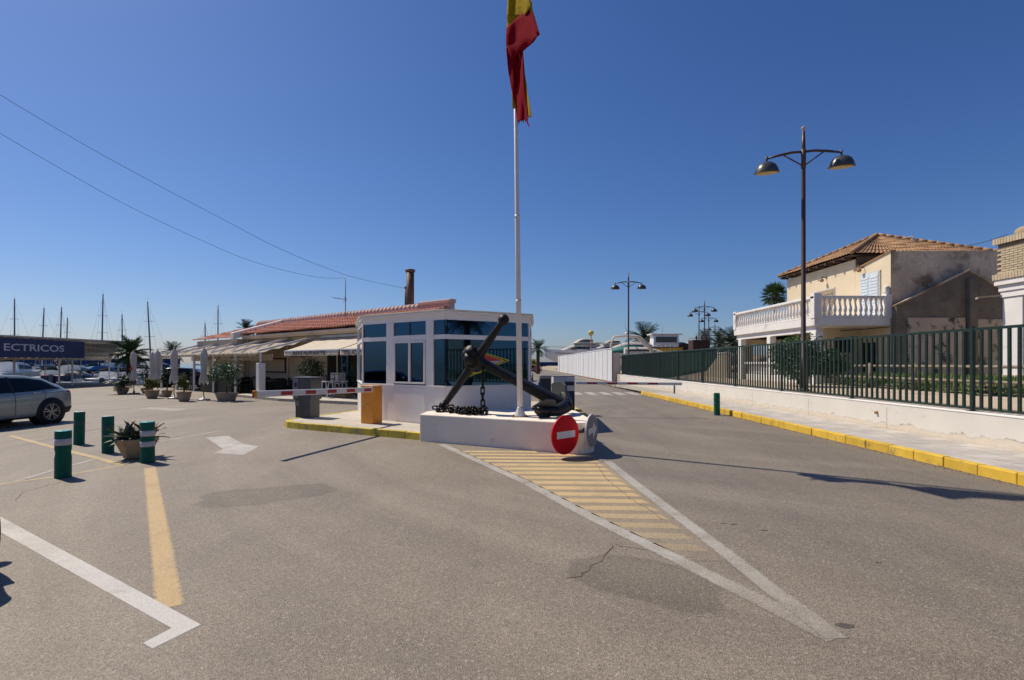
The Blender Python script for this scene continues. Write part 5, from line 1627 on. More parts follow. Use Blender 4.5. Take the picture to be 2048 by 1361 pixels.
# terrace furniture in the shade
tb = thing("terrace_table", "dark square table in the shade of the pergola", "table", MR @ V(-9,0.5,0.11), 0.3, "tables on the shaded terrace")
q = MB(); q.box(-0.38,0.38,-0.38,0.38,0.70,0.735); q.build("tabletop", "wood_dark", tb, bevel=0.008)
for sx in (-1,1):
    for sy in (-1,1):
        q = MB(); q.bar((sx*0.33,sy*0.33,0),(sx*0.33,sy*0.33,0.70),0.045,0.045); q.build("leg", "black_metal", tb)
chp = thing("terrace_chair", "dark woven chair at a table in the shade of the pergola", "chair", MR @ V(-9,-0.2,0.11), 0.0, "chairs on the shaded terrace")
q = MB(); q.box(-0.23,0.23,-0.22,0.22,0.42,0.46); q.build("seat", "black_metal", chp, bevel=0.01)
q = MB(); q.box(-0.23,0.23,0.20,0.23,0.48,0.88); q.build("backrest", "black_metal", chp, bevel=0.01)
for sx in (-1,1):
    for sy in (-1,1):
        q = MB(); q.bar((sx*0.20,sy*0.19,0),(sx*0.20,sy*0.19,0.42),0.035,0.035); q.build("leg", "black_metal", chp)
    q = MB(); q.bar((sx*0.23,-0.2,0.64),(sx*0.23,0.2,0.66),0.04,0.03); q.build("armrest", "black_metal", chp)
fi = True
ORD = ("first","second","third","fourth","fifth","sixth")
tb["label"] = "dark square table, first from the white pillar under the pergola"
for i, (x, y) in enumerate(((-8.6,0.5),(-10.6,0.3),(-12.7,0.5),(-14.8,0.2),(-16.9,0.4),(-19.0,0.3))):
    z = 0.11 if x > -8.5 else 0.0
    p = MR @ V(x, y, z)
    if fi: tb.location = p; tb.rotation_euler = (0,0,-0.68)
    else: copy_tree(tb, p, -0.68+rnd.uniform(-.1,.1), "dark square table, %s from the white pillar under the pergola" % ORD[i])
    for k, (dx, dy, a_, sdn) in enumerate(((-0.68,0,math.pi/2,"left"),(0.68,0,-math.pi/2,"right"),(0,0.68,0,"wall"),(0,-0.68,math.pi,"road"))):
        pc_ = MR @ V(x+dx, y+dy, z)
        lb_ = "dark woven chair on the %s side of the %s terrace table from the white pillar" % (sdn, ORD[i])
        if fi: chp.location = pc_; chp.rotation_euler = (0,0,a_-0.68); fi = False; chp["label"] = lb_
        else: copy_tree(chp, pc_, a_-0.68+rnd.uniform(-.2,.2), lb_)
# dark slatted windbreak beside the closed umbrella
wbk = thing("terrace_fence", "black slatted windbreak behind the potted shrubs at the terrace edge", "fence", pw(-12.6,-0.75,0), math.atan2(-0.632,0.775))
q = MB(); q.box(-2.1,2.1,-0.02,0.02,0.08,0.13); q.box(-2.1,2.1,-0.02,0.02,0.92,0.97); q.build("rail", "black_metal", wbk)
sl_ = MB(); sl_.box(-0.035,0.035,-0.012,0.012,0.05,0.98); first = None
for i in range(42):
    if first is None: first = sl_.build("slat", "black_metal", wbk); o = first
    else: o = first.copy(); COL.objects.link(o)
    o.location = (-2.05+0.1*i, -0.034, 0)
# bar stools, counter box, crate, bicycle-like exercise: under the awning
def stool(px, label, py=796):
    p = loc_px(px, py, 0.11); p = MR @ p
    t = thing("bar_stool", label, "bar stool", p, 0.2, "white bar stools under the awning")
    q = MB(); q.lathe([(0.13,0.70),(0.16,0.71),(0.16,0.735),(0.13,0.74)], 16); q.build("seat", "barrier_white", t)
    for i in range(4):
        a_ = math.pi/4+i*math.pi/2
        q = MB(); q.cyl((0.11*math.cos(a_),0.11*math.sin(a_),0.70),(0.20*math.cos(a_),0.20*math.sin(a_),0.0),0.013,n=7); q.build("leg", "barrier_white", t)
    q = MB(); q.tube([V(0.165*math.cos(2*math.pi*i/16),0.165*math.sin(2*math.pi*i/16),0.28) for i in range(16)], 0.010, 5, closed=True); q.build("foot_ring", "barrier_white", t)
stool(648, "white bar stool nearest the grey ticket machine under the awning")
stool(661, "second white bar stool from the ticket machine under the awning", 795)
stool(674, "third white bar stool from the ticket machine under the awning", 794)
stool(689, "white bar stool nearest the blue door under the awning", 795)
p = MR @ V(-4.0, 1.45, 0.11)
bc = thing("bar_counter", "small white counter box behind the bar stools", "counter", p, math.atan2(-0.632,0.775))
q = MB(); q.box(-0.34,0.34,-0.2,0.2,0.55,1.08); q.build("box", "machine_white", bc, bevel=0.01)
q = MB(); q.box(-0.30,0.30,-0.17,0.17,0.0,0.548); q.build("base", "wood_dark", bc)
cr_ = thing("wooden_crate", "tan wooden crate beside the bar stools near the kiosk", "crate", MR @ V(-2.2,0.6,0.11), -0.5)
for z in (0.02,0.18,0.34):
    for sy in (-0.22,0.22):
        q = MB(); q.box(-0.36,0.36,sy-0.01,sy+0.01,z,z+0.13); q.build("slat", "wood_tan", cr_)
    for sx in (-0.35,0.35):
        q = MB(); q.box(sx-0.01,sx+0.01,-0.205,0.205,z,z+0.13); q.build("slat", "wood_tan", cr_)
q = MB(); q.box(-0.33,0.33,-0.2,0.2,0.02,0.46); q.build("lining", "wood_dark", cr_)
ex = thing("bicycle", "dark bicycle leaning in the shade behind the bar stools", "bicycle", MR @ V(-3.9,0.9,0.11), -0.5)
for x in (-0.5,0.5):
    q = MB(); q.tube([V(x+0.32*math.cos(2*math.pi*i/20),0,0.34+0.32*math.sin(2*math.pi*i/20)) for i in range(20)],0.02,6,closed=True); q.build("wheel", "tyre", ex)
q = MB()
for a_, b_ in (((-0.5,0,0.34),(-0.15,0,0.85)),((-0.5,0,0.34),(0.0,0,0.32)),((0,0,0.32),(-0.15,0,0.9)),((0,0,0.32),(0.4,0,0.85)),((-0.15,0,0.82),(0.38,0,0.8)),((0.5,0,0.34),(0.36,0,1.0))): q.cyl(a_, b_, 0.018, n=6)
q.build("frame", "black_metal", ex)
q = MB(); q.box(-0.27,-0.03,-0.07,0.07,0.90,0.95); q.build("saddle", "black_metal", ex, bevel=0.02)
q = MB(); q.tube([V(0.42,-0.28,1.02),V(0.36,0,1.03),V(0.42,0.28,1.02)],0.015,6); q.build("handlebar", "black_metal", ex)

# closed parasols
def parasol(label, px, py, h, red=False, pole_top=None):
    p = g(px, py)
    t = thing("closed_parasol", label, "parasol", p, rnd.uniform(0,3), "closed parasols at the terrace")
    q = MB(); P = []; n_ = 24
    prof = [(h-0.02,0.03),(h-0.10,0.10),(h*0.86,0.135),(h*0.72,0.125),(h*0.58,0.10),(h*0.50,0.115),(h*0.40,0.16),(h*0.33,0.18)]
    for k in range(n_+1):
        a_ = 2*math.pi*k/n_; row = []
        for z, r in prof:
            f_ = 1+0.17*math.sin(a_*6+z*1.5)*(0.4 if z > h-0.15 else 1)
            zz = z - (0.09*math.sin(a_*6) if z < h*0.36 else 0)
            row.append(V(r*f_*math.cos(a_), r*f_*math.sin(a_), zz))
        P.append(row)
    q.grid(P); q.build("cloth", "umbrella_cloth", t)
    q = MB(); q.tube([V(0.115*math.cos(2*math.pi*i/20),0.115*math.sin(2*math.pi*i/20),h*0.56) for i in range(20)],0.012,5,closed=True); q.build("strap", "umbrella_cloth", t)
    q = MB(); q.cyl((0,0,0.05),(0,0,h),0.022,n=10); q.build("pole", "wood_tan" if not red else "barrier_red", t)
    q = MB(); q.sphere((0,0,h+0.01),0.035,10); q.build("knob", "umbrella_cloth", t)
    q = MB(); q.lathe([(0.27,0.0),(0.27,0.05),(0.22,0.07),(0.05,0.075),(0.04,0.2)],20); q.build("base", "machine_grey" if red else "grey_metal", t)
    if red:
        q = MB(); P = []
        for k in range(7):
            a_ = -2.3+0.9*k/6
            P.append([V(0.158*math.cos(a_)*(1.0+0.0*z),0.158*math.sin(a_),h*(0.56+0.14*z)) for z in (0, 0.5 if 0 < k < 6 else 0.2, 1.0 if k == 3 else 0.55 if k in (2,4) else 0.3)])
        q.grid(P); q.build("printed_emblem", "umbrella_red", t)
    t.rotation_euler = (rnd.uniform(-.02,.02), rnd.uniform(-.02,.02), 0 if red else rnd.uniform(0,3))
parasol("closed white parasol with red print on a dark foot beside the palm", 268, 789, 2.30, True)
parasol("closed white parasol behind its twin right of the palm", 305, 788, 2.25)
parasol("closed white parasol in front above the round pot of yellow green shrub", 316, 793, 2.30)
parasol("closed white parasol between the two round shrub pots", 348, 798, 2.32)
parasol("closed white parasol nearest the pergola's big potted shrub", 407, 801, 2.32)

# potted plants
def pot(label, px, py, r, h, square=False, kind="bush", mats=("leaf_mid",), ph=0.8, pr=0.4, seed=1, pm="terracotta", n_=1500, ls=0.09):
    p = g(px, py)
    t = thing("potted_plant", label, "potted plant", p, rnd.uniform(0,1), "potted plants along the terrace")
    q = MB()
    if square: q.lathe([(r*0.75,0.0),(r*0.8,0.02),(r*1.05,h*0.9),(r*1.08,h*0.92),(r*1.08,h),(r*0.95,h),(r*0.92,h*0.85)], 8, smooth=False, sx=1.35, sy=0.9)
    else: q.lathe([(r*0.6,0.0),(r*0.66,0.02),(r*0.9,h*0.5),(r*0.97,h*0.85),(r*1.05,h*0.86),(r*1.05,h),(r*0.92,h),(r*0.9,h*0.85)], 22)
    q.build("pot", pm, t)
    if kind == "bush":
        q = MB(); q.tube([V(0,0,h*0.8),V(0.02,0,h+ph*0.5)],0.03,6); q.build("stem", "trunk", t)
        q = MB(); leaf_cloud(q, (0,0,h+ph*0.48), max(pr,ph*0.5), n_, ls, seed, 0, (pr/max(pr,ph*0.5),pr/max(pr,ph*0.5),ph*0.5/max(pr,ph*0.5)), 0.2, 12)
        q.build("foliage", mats[0], t, fix=False)
    elif kind == "cycad":
        q = MB(); q.tube([V(0,0,h*0.8),V(0,0,h+0.25)],[0.13,0.10],8); q.build("stem", "trunk", t)
        fr = frond_mesh(pr, 0.75, 24, 0.035, 0.30, mats[0], seed, 0.75).build("frond", mats[0], t, fix=False)
        for i in range(22):
            o = fr if i == 0 else fr.copy()
            if i: COL.objects.link(o)
            o.location = (0,0,h+0.2); o.rotation_euler = (rnd.uniform(-.2,.2), rnd.uniform(-1.35,0.05), i*2.399); s_ = rnd.uniform(0.75,1.1); o.scale = (s_,s_,s_)
        q = MB(); leaf_cloud(q, (0,0,h+ph*0.6), ph*0.45, 300, 0.1, seed, 0, (0.9,0.9,1)); q.build("foliage", mats[0], t, fix=False)
    return t
pot("round pot of dark spiky cycad by the palm at the far left", 245, 789, 0.30, 0.36, kind="cycad", mats=("leaf_dark",), ph=1.0, pr=0.75, seed=2)
pot("round pot of yellow green shrub under the first white parasols", 304, 797, 0.30, 0.38, mats=("leaf_olive",), ph=0.70, pr=0.42, seed=3)
pot("deep round pot of upright olive green shrub before the black windbreak", 368, 803, 0.29, 0.42, mats=("leaf_olive",), ph=0.95, pr=0.36, seed=4)
pot("long octagonal trough with tall pale leaved shrub beside the white pillar", 453, 802, 0.33, 0.36, True, mats=("leaf_grey",), ph=1.75, pr=0.78, seed=5, n_=1500, ls=0.13)
pot("tall dark leafy plant in a pot between the parasols", 334, 794, 0.24, 0.32, mats=("leaf_dark",), ph=1.25, pr=0.36, seed=6)
pot("dark bushy plant behind the yellow green shrub pot", 292, 787, 0.25, 0.3, mats=("leaf_dark",), ph=1.6, pr=0.55, seed=7, n_=900)
def shade_plant(label, x, y, ph, pr, seed, n_=1500, ls=0.12):
    p = MR @ V(x, y, 0.11)
    t = thing("potted_plant", label, "potted plant", p, 0, "potted plants along the terrace")
    q = MB(); q.lathe([(0.2,0),(0.27,0.38),(0.29,0.40),(0.25,0.40)],18); q.build("pot", "terracotta", t)
    q = MB(); q.tube([V(0,0,0.3),V(0.03,0,ph*0.6)],0.035,6); q.build("stem", "trunk", t)
    q = MB(); leaf_cloud(q, (0,0,0.4+ph*0.45), ph*0.5, n_, ls, seed, 0, (pr/(ph*0.5),pr/(ph*0.5),1), 0.2, 14); q.build("foliage", "leaf_dark", t, fix=False)
shade_plant("big glossy dark green bush in the shade left of the bar stools", -5.35, 0.9, 1.65, 0.75, 21)
shade_plant("dark green climbing plant beside the kiosk under the awning", -1.9, 1.3, 1.9, 0.5, 22)
# ------------------------------------------------------------------ cream house on the right
HX, HY0, HY1 = 16.4, 22.3, 30.7
hs = thing("house", "cream two storey house with tiled hip roof and white balustraded balcony", "house", (HX, HY0, YARD))
def hb(name, m, x0, x1, y0, y1, z0, z1, bevel=0.0, parent=None):
    q = MB(); q.box(x0,x1,y0,y1,z0,z1); return q.build(name, m, parent or hs, True, bevel=bevel)
hb("wall", "house_cream", HX, 23.2, 24.6, HY1, YARD-0.05, 6.62)
# front bay with weathered side wall towards the camera and a sloping top
q = MB()
q.add([(HX-0.001,HY0,0.7),(21.3,HY0,0.7),(21.3,24.59,0.7),(HX-0.001,24.59,0.7),(HX-0.001,HY0,6.50),(21.3,HY0,6.55),(21.3,24.59,6.55),(HX-0.001,24.59,6.10)],
      [(0,3,2,1),(4,5,6,7),(1,2,6,5),(2,3,7,6)], 0)
q.add([(HX-0.001,HY0,0.7),(HX-0.001,24.59,0.7),(HX-0.001,24.59,6.10),(HX-0.001,HY0,6.50)], [(0,1,2,3)], 0)
q.add([(HX,HY0,0.7),(21.3,HY0,0.7),(21.3,HY0,6.55),(HX,HY0,6.50)], [(0,1,2,3)], 1)
q.build("front_bay", ["house_cream", "house_grey"], hs, True)
q = MB(); q.add([(HX-0.06,HY0-0.05,6.50),(HX-0.06,24.6,6.10),(HX+0.2,24.6,6.10),(HX+0.2,HY0-0.05,6.50),(HX-0.06,HY0-0.05,6.545),(HX-0.06,24.6,6.145),(HX+0.2,24.6,6.145),(HX+0.2,HY0-0.05,6.545)],
    [(0,3,2,1),(4,5,6,7),(0,1,5,4),(1,2,6,5),(2,3,7,6),(3,0,4,7)]); q.build("bay_coping", "roof_tile_old", hs, True)
# gable scar of a lower outbuilding with flue
def gx(px): return (px-CEN)/FPX*22.2
def gz(py): return EYE+(HOR-py)/FPX*22.2
out = [(gx(1786),YARD-0.05),(21.25,YARD-0.05),(21.25,gz(590)),(gx(1990),gz(580)),(gx(1927),gz(545)),(gx(1786),gz(613))]
n_ = len(out)
q = MB(); q.add([(x,22.0,z) for x,z in out]+[(x,22.295,z) for x,z in out], [tuple(range(n_)),tuple(reversed(range(n_,2*n_)))]+[(i,(i+1)%n_,n_+(i+1)%n_,n_+i) for i in range(n_)])
gb = q.build("gable_wall", "house_dark", hs, True)
for a_, b_ in (((1779,616),(1927,544)),((1927,544),(1992,581))):
    q = MB(); q.bar(V(gx(a_[0]),21.97,gz(a_[1])+0.03), V(gx(b_[0]),21.97,gz(b_[1])+0.03), 0.12, 0.07); q.build("verge", "house_grey", gb, True)
hb("lower_render", "house_pink", gx(1806), gx(1920), 21.93, 21.998, 0.72, gz(637), parent=gb)
hb("lower_render", "house_pink", gx(1943), 21.2, 21.93, 21.998, 0.72, gz(640), parent=gb)
hb("flue_stack", "house_dark", gx(1924), gx(1940), 21.80, 21.995, 0.72, gz(560), 0.02, gb)
# hip roof
EZ = 6.82
c00, c10, c11, c01 = V(16.0,24.3,EZ), V(23.2,24.3,EZ), V(23.2,31.0,EZ), V(16.0,31.0,EZ)
pk1 = V(19.55,27.65,8.47); pk2 = V(19.7,27.65,8.47)
tile_roof("tile_slope", hs, "roof_tile_old", c00, c10, pk1, pk2, 34, 11, 0.045, True)
tile_roof("tile_slope", hs, "roof_tile_old", c01, c00, pk1, pk1+V(0,0.02,0), 32, 11, 0.045, True)
tile_roof("tile_slope", hs, "roof_tile_old", c10, c11, pk2, pk2, 20, 8, 0.06, True)
tile_roof("tile_slope", hs, "roof_tile_old", c11, c01, pk2, pk1, 20, 8, 0.06, True)
q = MB(); q.add([c00-V(0,0,.06),c10-V(0,0,.06),c11-V(0,0,.06),c01-V(0,0,.06),pk1-V(0,0,.1)], [(0,1,4),(1,2,4),(2,3,4),(3,0,4),(3,2,1,0)]); q.build("roof_deck", "wood_dark", hs, True)
rtm = MB(); rtm.tube([V(0,0,0),V(0.40,0,0.0)],[0.09,0.115],8)
first = None
for a_, b_ in ((c00,pk1),(c10,pk2),(c01,pk1)):
    dv = b_-a_; n_ = int(dv.length/0.36)
    for i in range(n_):
        if first is None: first = rtm.build("hip_tile", "roof_tile_old", hs); o = first
        else: o = first.copy(); COL.objects.link(o)
        p = a_+dv*(i/n_)+V(0,0,0.06)
        o.location = p - V(HX,HY0,YARD); o.rotation_euler = dv.to_track_quat('X','Z').to_euler()
rb = MB(); rb.box(-0.32,0.12,-0.05,0.05,-0.06,0.06); first = None
for i in range(9):
    if first is None: first = rb.build("rafter_end", "wood_dark", hs); o = first
    else: o = first.copy(); COL.objects.link(o)
    o.location = V(HX-0.08,24.9+i*0.72,6.70)-V(HX,HY0,YARD)
hb("eave_fascia", "wood_dark", 16.42, 22.9, 24.42, 24.58, 6.35, 6.72)
# balcony
BX, BY0, BY1 = 13.1, 22.3, 30.4
bl = hb("balcony", "white_plaster", BX, HX-0.003, BY0, BY1, 3.28, 3.62, 0.02)
hb("ceiling_beam", "white_plaster", BX+0.12, BX+0.35, BY0+0.1, BY1-0.1, 3.02, 3.278, 0.01, bl)
hb("ceiling_beam", "white_plaster", BX+0.36, HX-0.05, BY1-0.35, BY1-0.12, 3.02, 3.278, 0.01, bl)
hb("plinth_rail", "white_plaster", BX, BX+0.22, BY0, BY1, 3.622, 3.72, 0.008, bl)
hb("plinth_rail", "white_plaster", BX+0.223, HX-0.2, BY0, BY0+0.2, 3.622, 3.72, 0.008, bl)
hb("handrail", "white_plaster", BX-0.03, BX+0.22, BY0, BY1, 4.46, 4.58, 0.02, bl)
hb("handrail", "white_plaster", BX+0.225, HX-0.2, BY0-0.02, BY0+0.2, 4.46, 4.58, 0.02, bl)
bal = MB(); bal.lathe([(0.07,0),(0.07,0.06),(0.045,0.08),(0.05,0.12),(0.082,0.24),(0.075,0.34),(0.042,0.50),(0.035,0.58),(0.05,0.63),(0.04,0.65),(0.07,0.68),(0.07,0.735)],12)
first = None
spots = [(BX+0.10, BY0+0.45+0.272*i) for i in range(28)] + [(BX+0.48+0.225*i, BY0+0.10) for i in range(12)]
for x, y in spots:
    if first is None: first = bal.build("baluster", "white_plaster", bl); o = first
    else: o = first.copy(); COL.objects.link(o)
    o.location = V(x,y,3.722)-V(HX,HY0,YARD)
for x, y, z in ((BX-0.03,BY0-0.03,4.70),(BX-0.03,BY1-0.28,4.66),(HX-0.22,BY0-0.04,4.66)):
    hb("pier", "white_plaster", x, x+0.32 if x < 14 else x+0.26, y, y+0.32, 3.6, z, 0.02, bl)
q = MB(); q.lathe([(0.05,4.66),(0.11,4.70),(0.13,4.80),(0.09,4.92),(0.12,4.96),(0.05,5.03)],12,(HX-0.10,BY0+0.1,0)); q.build("finial", "white_plaster", bl, True)
for y in (BY1-0.75, 26.3):
    hb("porch_column", "white_plaster", BX+0.08, BX+0.40, y, y+0.36, YARD-0.04, 3.018, 0.02)
hb("porch_column", "white_plaster", BX+0.08, BX+0.42, BY0+0.05, BY0+0.45, YARD-0.04, 3.018, 0.02)
# arch brackets and low balustrade of the porch
hb("porch_parapet", "white_plaster", BX+0.12, BX+0.34, 23.2, 29.2, YARD-0.04, 1.05, 0.02)
hb("porch_parapet_rail", "white_plaster", BX+0.06, BX+0.40, 23.2, 29.2, 1.60, 1.72, 0.02)
first = None
pb = MB(); pb.lathe([(0.08,0),(0.05,0.06),(0.085,0.2),(0.05,0.42),(0.08,0.53)],10)
for i in range(20):
    if first is None: first = pb.build("baluster", "white_plaster", hs); o = first
    else: o = first.copy(); COL.objects.link(o)
    o.location = V(BX+0.23,23.4+0.29*i,1.052)-V(HX,HY0,YARD)
# windows with shutters on the road side
def shutter(y0, y1, z0, z1, m, nl, frame):
    w = hb("window", frame, HX-0.05, HX-0.002, y0-0.06, y1+0.06, z0-0.04, z1+0.07, 0.01)
    mid_ = (y0+y1)/2
    for a_, b_ in ((y0, mid_-0.01), (mid_+0.01, y1)):
        sl = hb("shutter", m, HX-0.075, HX-0.051, a_, b_, z0, z1, 0, w)
        for k in range(nl):
            z = z0+0.06+(z1-z0-0.12)*k/nl
            q = MB(); q.bar(V(HX-0.085,a_+0.05,z), V(HX-0.085,b_-0.05,z), 0.02, (z1-z0)/nl*0.55); q.build("louvre", m, w, True)
shutter(22.95, 24.15, 3.66, 5.75, "shutter_blue", 14, "shutter_white")
shutter(26.2, 28.0, 3.66, 5.45, "shutter_brown", 12, "shutter_white")
for y in (24.0, 26.9):
    q = MB(); q.sphere((HX-0.22,y,5.98),0.10,12); wl_ = q.build("wall_lamp", "rust", hs, True)
    q = MB(); q.tube([V(HX,y,6.1),V(HX-0.22,y,6.15),V(HX-0.22,y,6.05)],0.02,6); q.build("arm", "black_metal", wl_, True)
# ground floor openings under the balcony
hb("arch_opening", "dark_inside", HX-0.03, HX-0.004, 23.2, 24.3, YARD, 2.6)
hb("grille_window", "black_metal", HX+0.6, HX+1.9, HY0-0.03, HY0-0.004, 2.35, 2.95) if False else None
gw = hb("grille_window", "dark_inside", gx(1712), gx(1742), 24.0, 24.05, 2.2, 2.9) if False else None
q = MB(); q.tube([V(14.2,22.25,3.05),V(15.2,22.2,3.12),V(16.3,22.2,3.22)],0.02,6); q.build("cable", "black_metal", hs, True)
hb("porch_end_wall", "house_cream", 13.55, 14.05, 30.05, 30.3, YARD-0.04, 3.27)
hb("porch_end_wall", "house_cream", 15.2, HX-0.004, 30.05, 30.3, YARD-0.04, 3.27)
hb("porch_end_wall", "house_cream", 14.053, 15.197, 30.05, 30.3, 2.75, 3.27)
hb("porch_back_wall", "house_cream", 14.6, HX-0.004, 24.2, 24.4, YARD-0.04, 3.27)
gw = hb("grille_window", "dark_inside", 15.15, 15.9, 24.15, 24.197, 2.15, 2.85)
for k in range(6):
    q = MB(); q.bar(V(15.2+0.13*k,24.12,2.15), V(15.2+0.13*k,24.12,2.85), 0.02, 0.02); q.build("grille_bar", "black_metal", gw, True)
# roof aerial
ta = thing("tv_aerial", "small pale aerial on the ridge of the tiled house", "aerial", V(20.8,26.6,7.8))
q = MB(); q.cyl(at(1831,500,26.4), at(1831,478,26.4), 0.02, n=6); q.build("mast", "mast_metal", ta, True)
q = MB(); q.cyl(at(1818,474,26.4), at(1834,480,26.4), 0.03, n=6); q.build("antenna_boom", "machine_white", ta, True)
q = MB(); q.bar(at(1824,470,26.4), at(1828,484,26.4), 0.03, 0.03); q.build("element", "machine_white", ta, True)

# ------------------------------------------------------------------ white and brick building at the right edge
WX, WY = 17.3, 18.35
wb_ = thing("porch_building", "white porched building with cream brick parapet at the right edge", "building", (WX, WY, YARD))
def wbx(name, m, x0, x1, y0, y1, z0, z1, bevel=0.0, parent=None):
    q = MB(); q.box(x0,x1,y0,y1,z0,z1); return q.build(name, m, parent or wb_, True, bevel=bevel)
wbx("parapet_core", "mortar", WX+0.012, 30, 6.0, WY-0.012, 4.80, 5.86)
# bricks on the two visible faces (stretcher courses) and soldier courses
bk = MB(); bk.box(-0.02,0.02,-0.143,0.143,0,0.062)
sb = MB(); sb.box(-0.03,0.03,-0.045,0.045,0,0.20)
first = fs_ = None
z = 4.81
row = 0
while z < 5.68:
    y = WY-0.15-(0.15 if row % 2 else 0)
    while y > 15.6:
        if first is None: first = bk.build("brick", "brick_cream", wb_); o = first
        else: o = first.copy(); COL.objects.link(o)
        o.location = V(WX+rnd.uniform(-.004,.004), y, z)-V(WX,WY,YARD); y -= 0.305
    z += 0.080; row += 1
for zz, xo, n_ in ((4.60,-0.07,30),(5.86,-0.05,30)):
    for i in range(n_):
        if fs_ is None: fs_ = sb.build("soldier_brick", "brick_cream", wb_); o = fs_
        else: o = fs_.copy(); COL.objects.link(o)
        o.location = V(WX+xo, WY+0.06-0.105*i, zz)-V(WX,WY,YARD)
wbx("soldier_bed", "mortar", WX-0.085, 30, 6.0, WY+0.10, 4.61, 4.79)
wbx("coping_bed", "mortar", WX-0.055, 30, 6.0, WY+0.10, 5.87, 6.04)
wbx("coping_top", "brick_cream", WX-0.08, WX+0.4, 6.0, WY+0.12, 6.062, 6.075)
wbx("entablature", "white_plaster", WX-0.06, 30, 6.0, WY+0.08, 4.40, 4.60, 0.02)
wbx("entablature", "white_plaster", WX+0.02, 30, 6.0, WY+0.0, 4.18, 4.398, 0.02)
wbx("frieze", "white_plaster", WX+0.06, 30, 6.0, WY-0.05, 3.98, 4.178)
wbx("pillar", "white_plaster", WX+0.10, WX+0.55, 17.55, WY-0.08, YARD-0.04, 3.978, 0.02)
wbx("pillar", "white_plaster", WX+0.10, WX+0.55, 13.8, 14.4, YARD-0.04, 3.978, 0.02)
wbx("pillar", "white_plaster", WX+0.10, WX+0.55, 9.8, 10.4, YARD-0.04, 3.978, 0.02)
wbx("porch_wall", "white_plaster", WX+2.0, 30, 6.0, WY-0.1, YARD-0.04, 3.97)
wbx("pillar_foot", "house_pink", WX+0.04, WX+0.62, 17.49, WY-0.02, YARD-0.04, 1.25, 0.02)
q = MB(); q.lathe([(0.55,6.06),(0.60,6.12),(0.60,6.35),(0.52,6.42)],24,(WX+1.0,17.9,0)); q.build("roof_tank", "concrete_pot", wb_, True)
fx_ = thing("strip_light", "pale strip light sticking out from the white porch", "lamp", V(WX+0.1,18.4,4.0))
q = MB(); q.bar(V(WX-0.5,18.6,4.02), V(WX+0.08,18.3,4.06), 0.12, 0.04); q.build("housing", "brick_cream", fx_, True)
q = MB(); q.bar(V(WX-0.53,18.61,3.99), V(WX-0.46,18.59,3.99), 0.07, 0.05); q.build("end_cap", "machine_white", fx_, True)
wire3("short cable between the tiled house and the brick parapet", V(20.7,24.5,7.25), V(19.0,21.4,6.55), V(17.5,18.2,6.2), 0.012)

# timber rail fence and hedge bank behind the path
rf = thing("timber_rail_fence", "two rail timber fence in front of the shaded house wall", "fence", (13.45, 15, YARD))
for z in (1.12, 1.55):
    q = MB(); q.cyl((13.45,4,z),(13.45,21.6,z),0.045,n=8); q.build("rail", "wood_rail", rf, True)
for i in range(9):
    q = MB(); q.cyl((13.45,4.3+2.15*i,YARD-0.05),(13.45,4.3+2.15*i,1.66),0.055,n=8); q.build("post", "wood_rail", rf, True)
q = MB(); P = []
for i in range(41):
    y = 0+21.6*i/40
    P.append([V(13.55+2.7*j/8, y, YARD-0.02 + 0.42*math.sin(math.pi*min(1,j/8*1.1))**0.8 + 0.06*math.sin(y*2.1+j)) for j in range(9)])
q.grid(P); struct(q.build("grass_bank", "dirt"))
q = MB(); r_ = random.Random(4)
for _ in range(26000):
    y = r_.uniform(2,21.6); t_ = r_.random(); x = 13.5+2.75*t_; z = YARD-0.02+0.42*math.sin(math.pi*min(1,t_*1.1))**0.8
    a_ = r_.uniform(0,6.28); h_ = r_.uniform(0.06,0.22); w_ = 0.012
    dx, dy = math.cos(a_), math.sin(a_)
    q.add([(x-dy*w_,y+dx*w_,z-0.02),(x+dy*w_,y-dx*w_,z-0.02),(x+dx*h_*0.5,y+dy*h_*0.5,z+h_)], [(0,1,2)])
tag(q.build("grass", "grass_blade", fix=False), "rough green grass on the bank behind the timber rails", "grass", kind="stuff")
# oleander in front of the porch
ol = thing("oleander_bush", "large green bush with pale flowers between the fence and the house porch", "bush", (11.35, 20.2, YARD))
q = MB()
for i in range(7):
    a_ = i*0.9; q.tube([V(0,0,-0.02),V(0.35*math.cos(a_),0.5*math.sin(a_),0.7),V(0.6*math.cos(a_),0.9*math.sin(a_),1.3)],[0.05,0.035,0.02],6)
q.build("trunk", "trunk", ol)
q = MB(); leaf_cloud(q, (-0.05,0,1.12), 1.28, 7500, 0.13, 31, 0, (0.90,1.05,0.80), 0.2, 26); leaf_cloud(q, (0.95,-0.4,0.95), 0.85, 2600, 0.15, 33, 0, (1.0,1.0,0.85), 0.25, 12); q.build("crown", "leaf_mid", ol, fix=False)
q = MB(); leaf_cloud(q, (-0.05,0,1.13), 1.30, 420, 0.06, 31, 0, (0.91,1.07,0.82), 0.9, 26); q.build("flowers", "flower", ol, fix=False)["kind"] = "stuff"

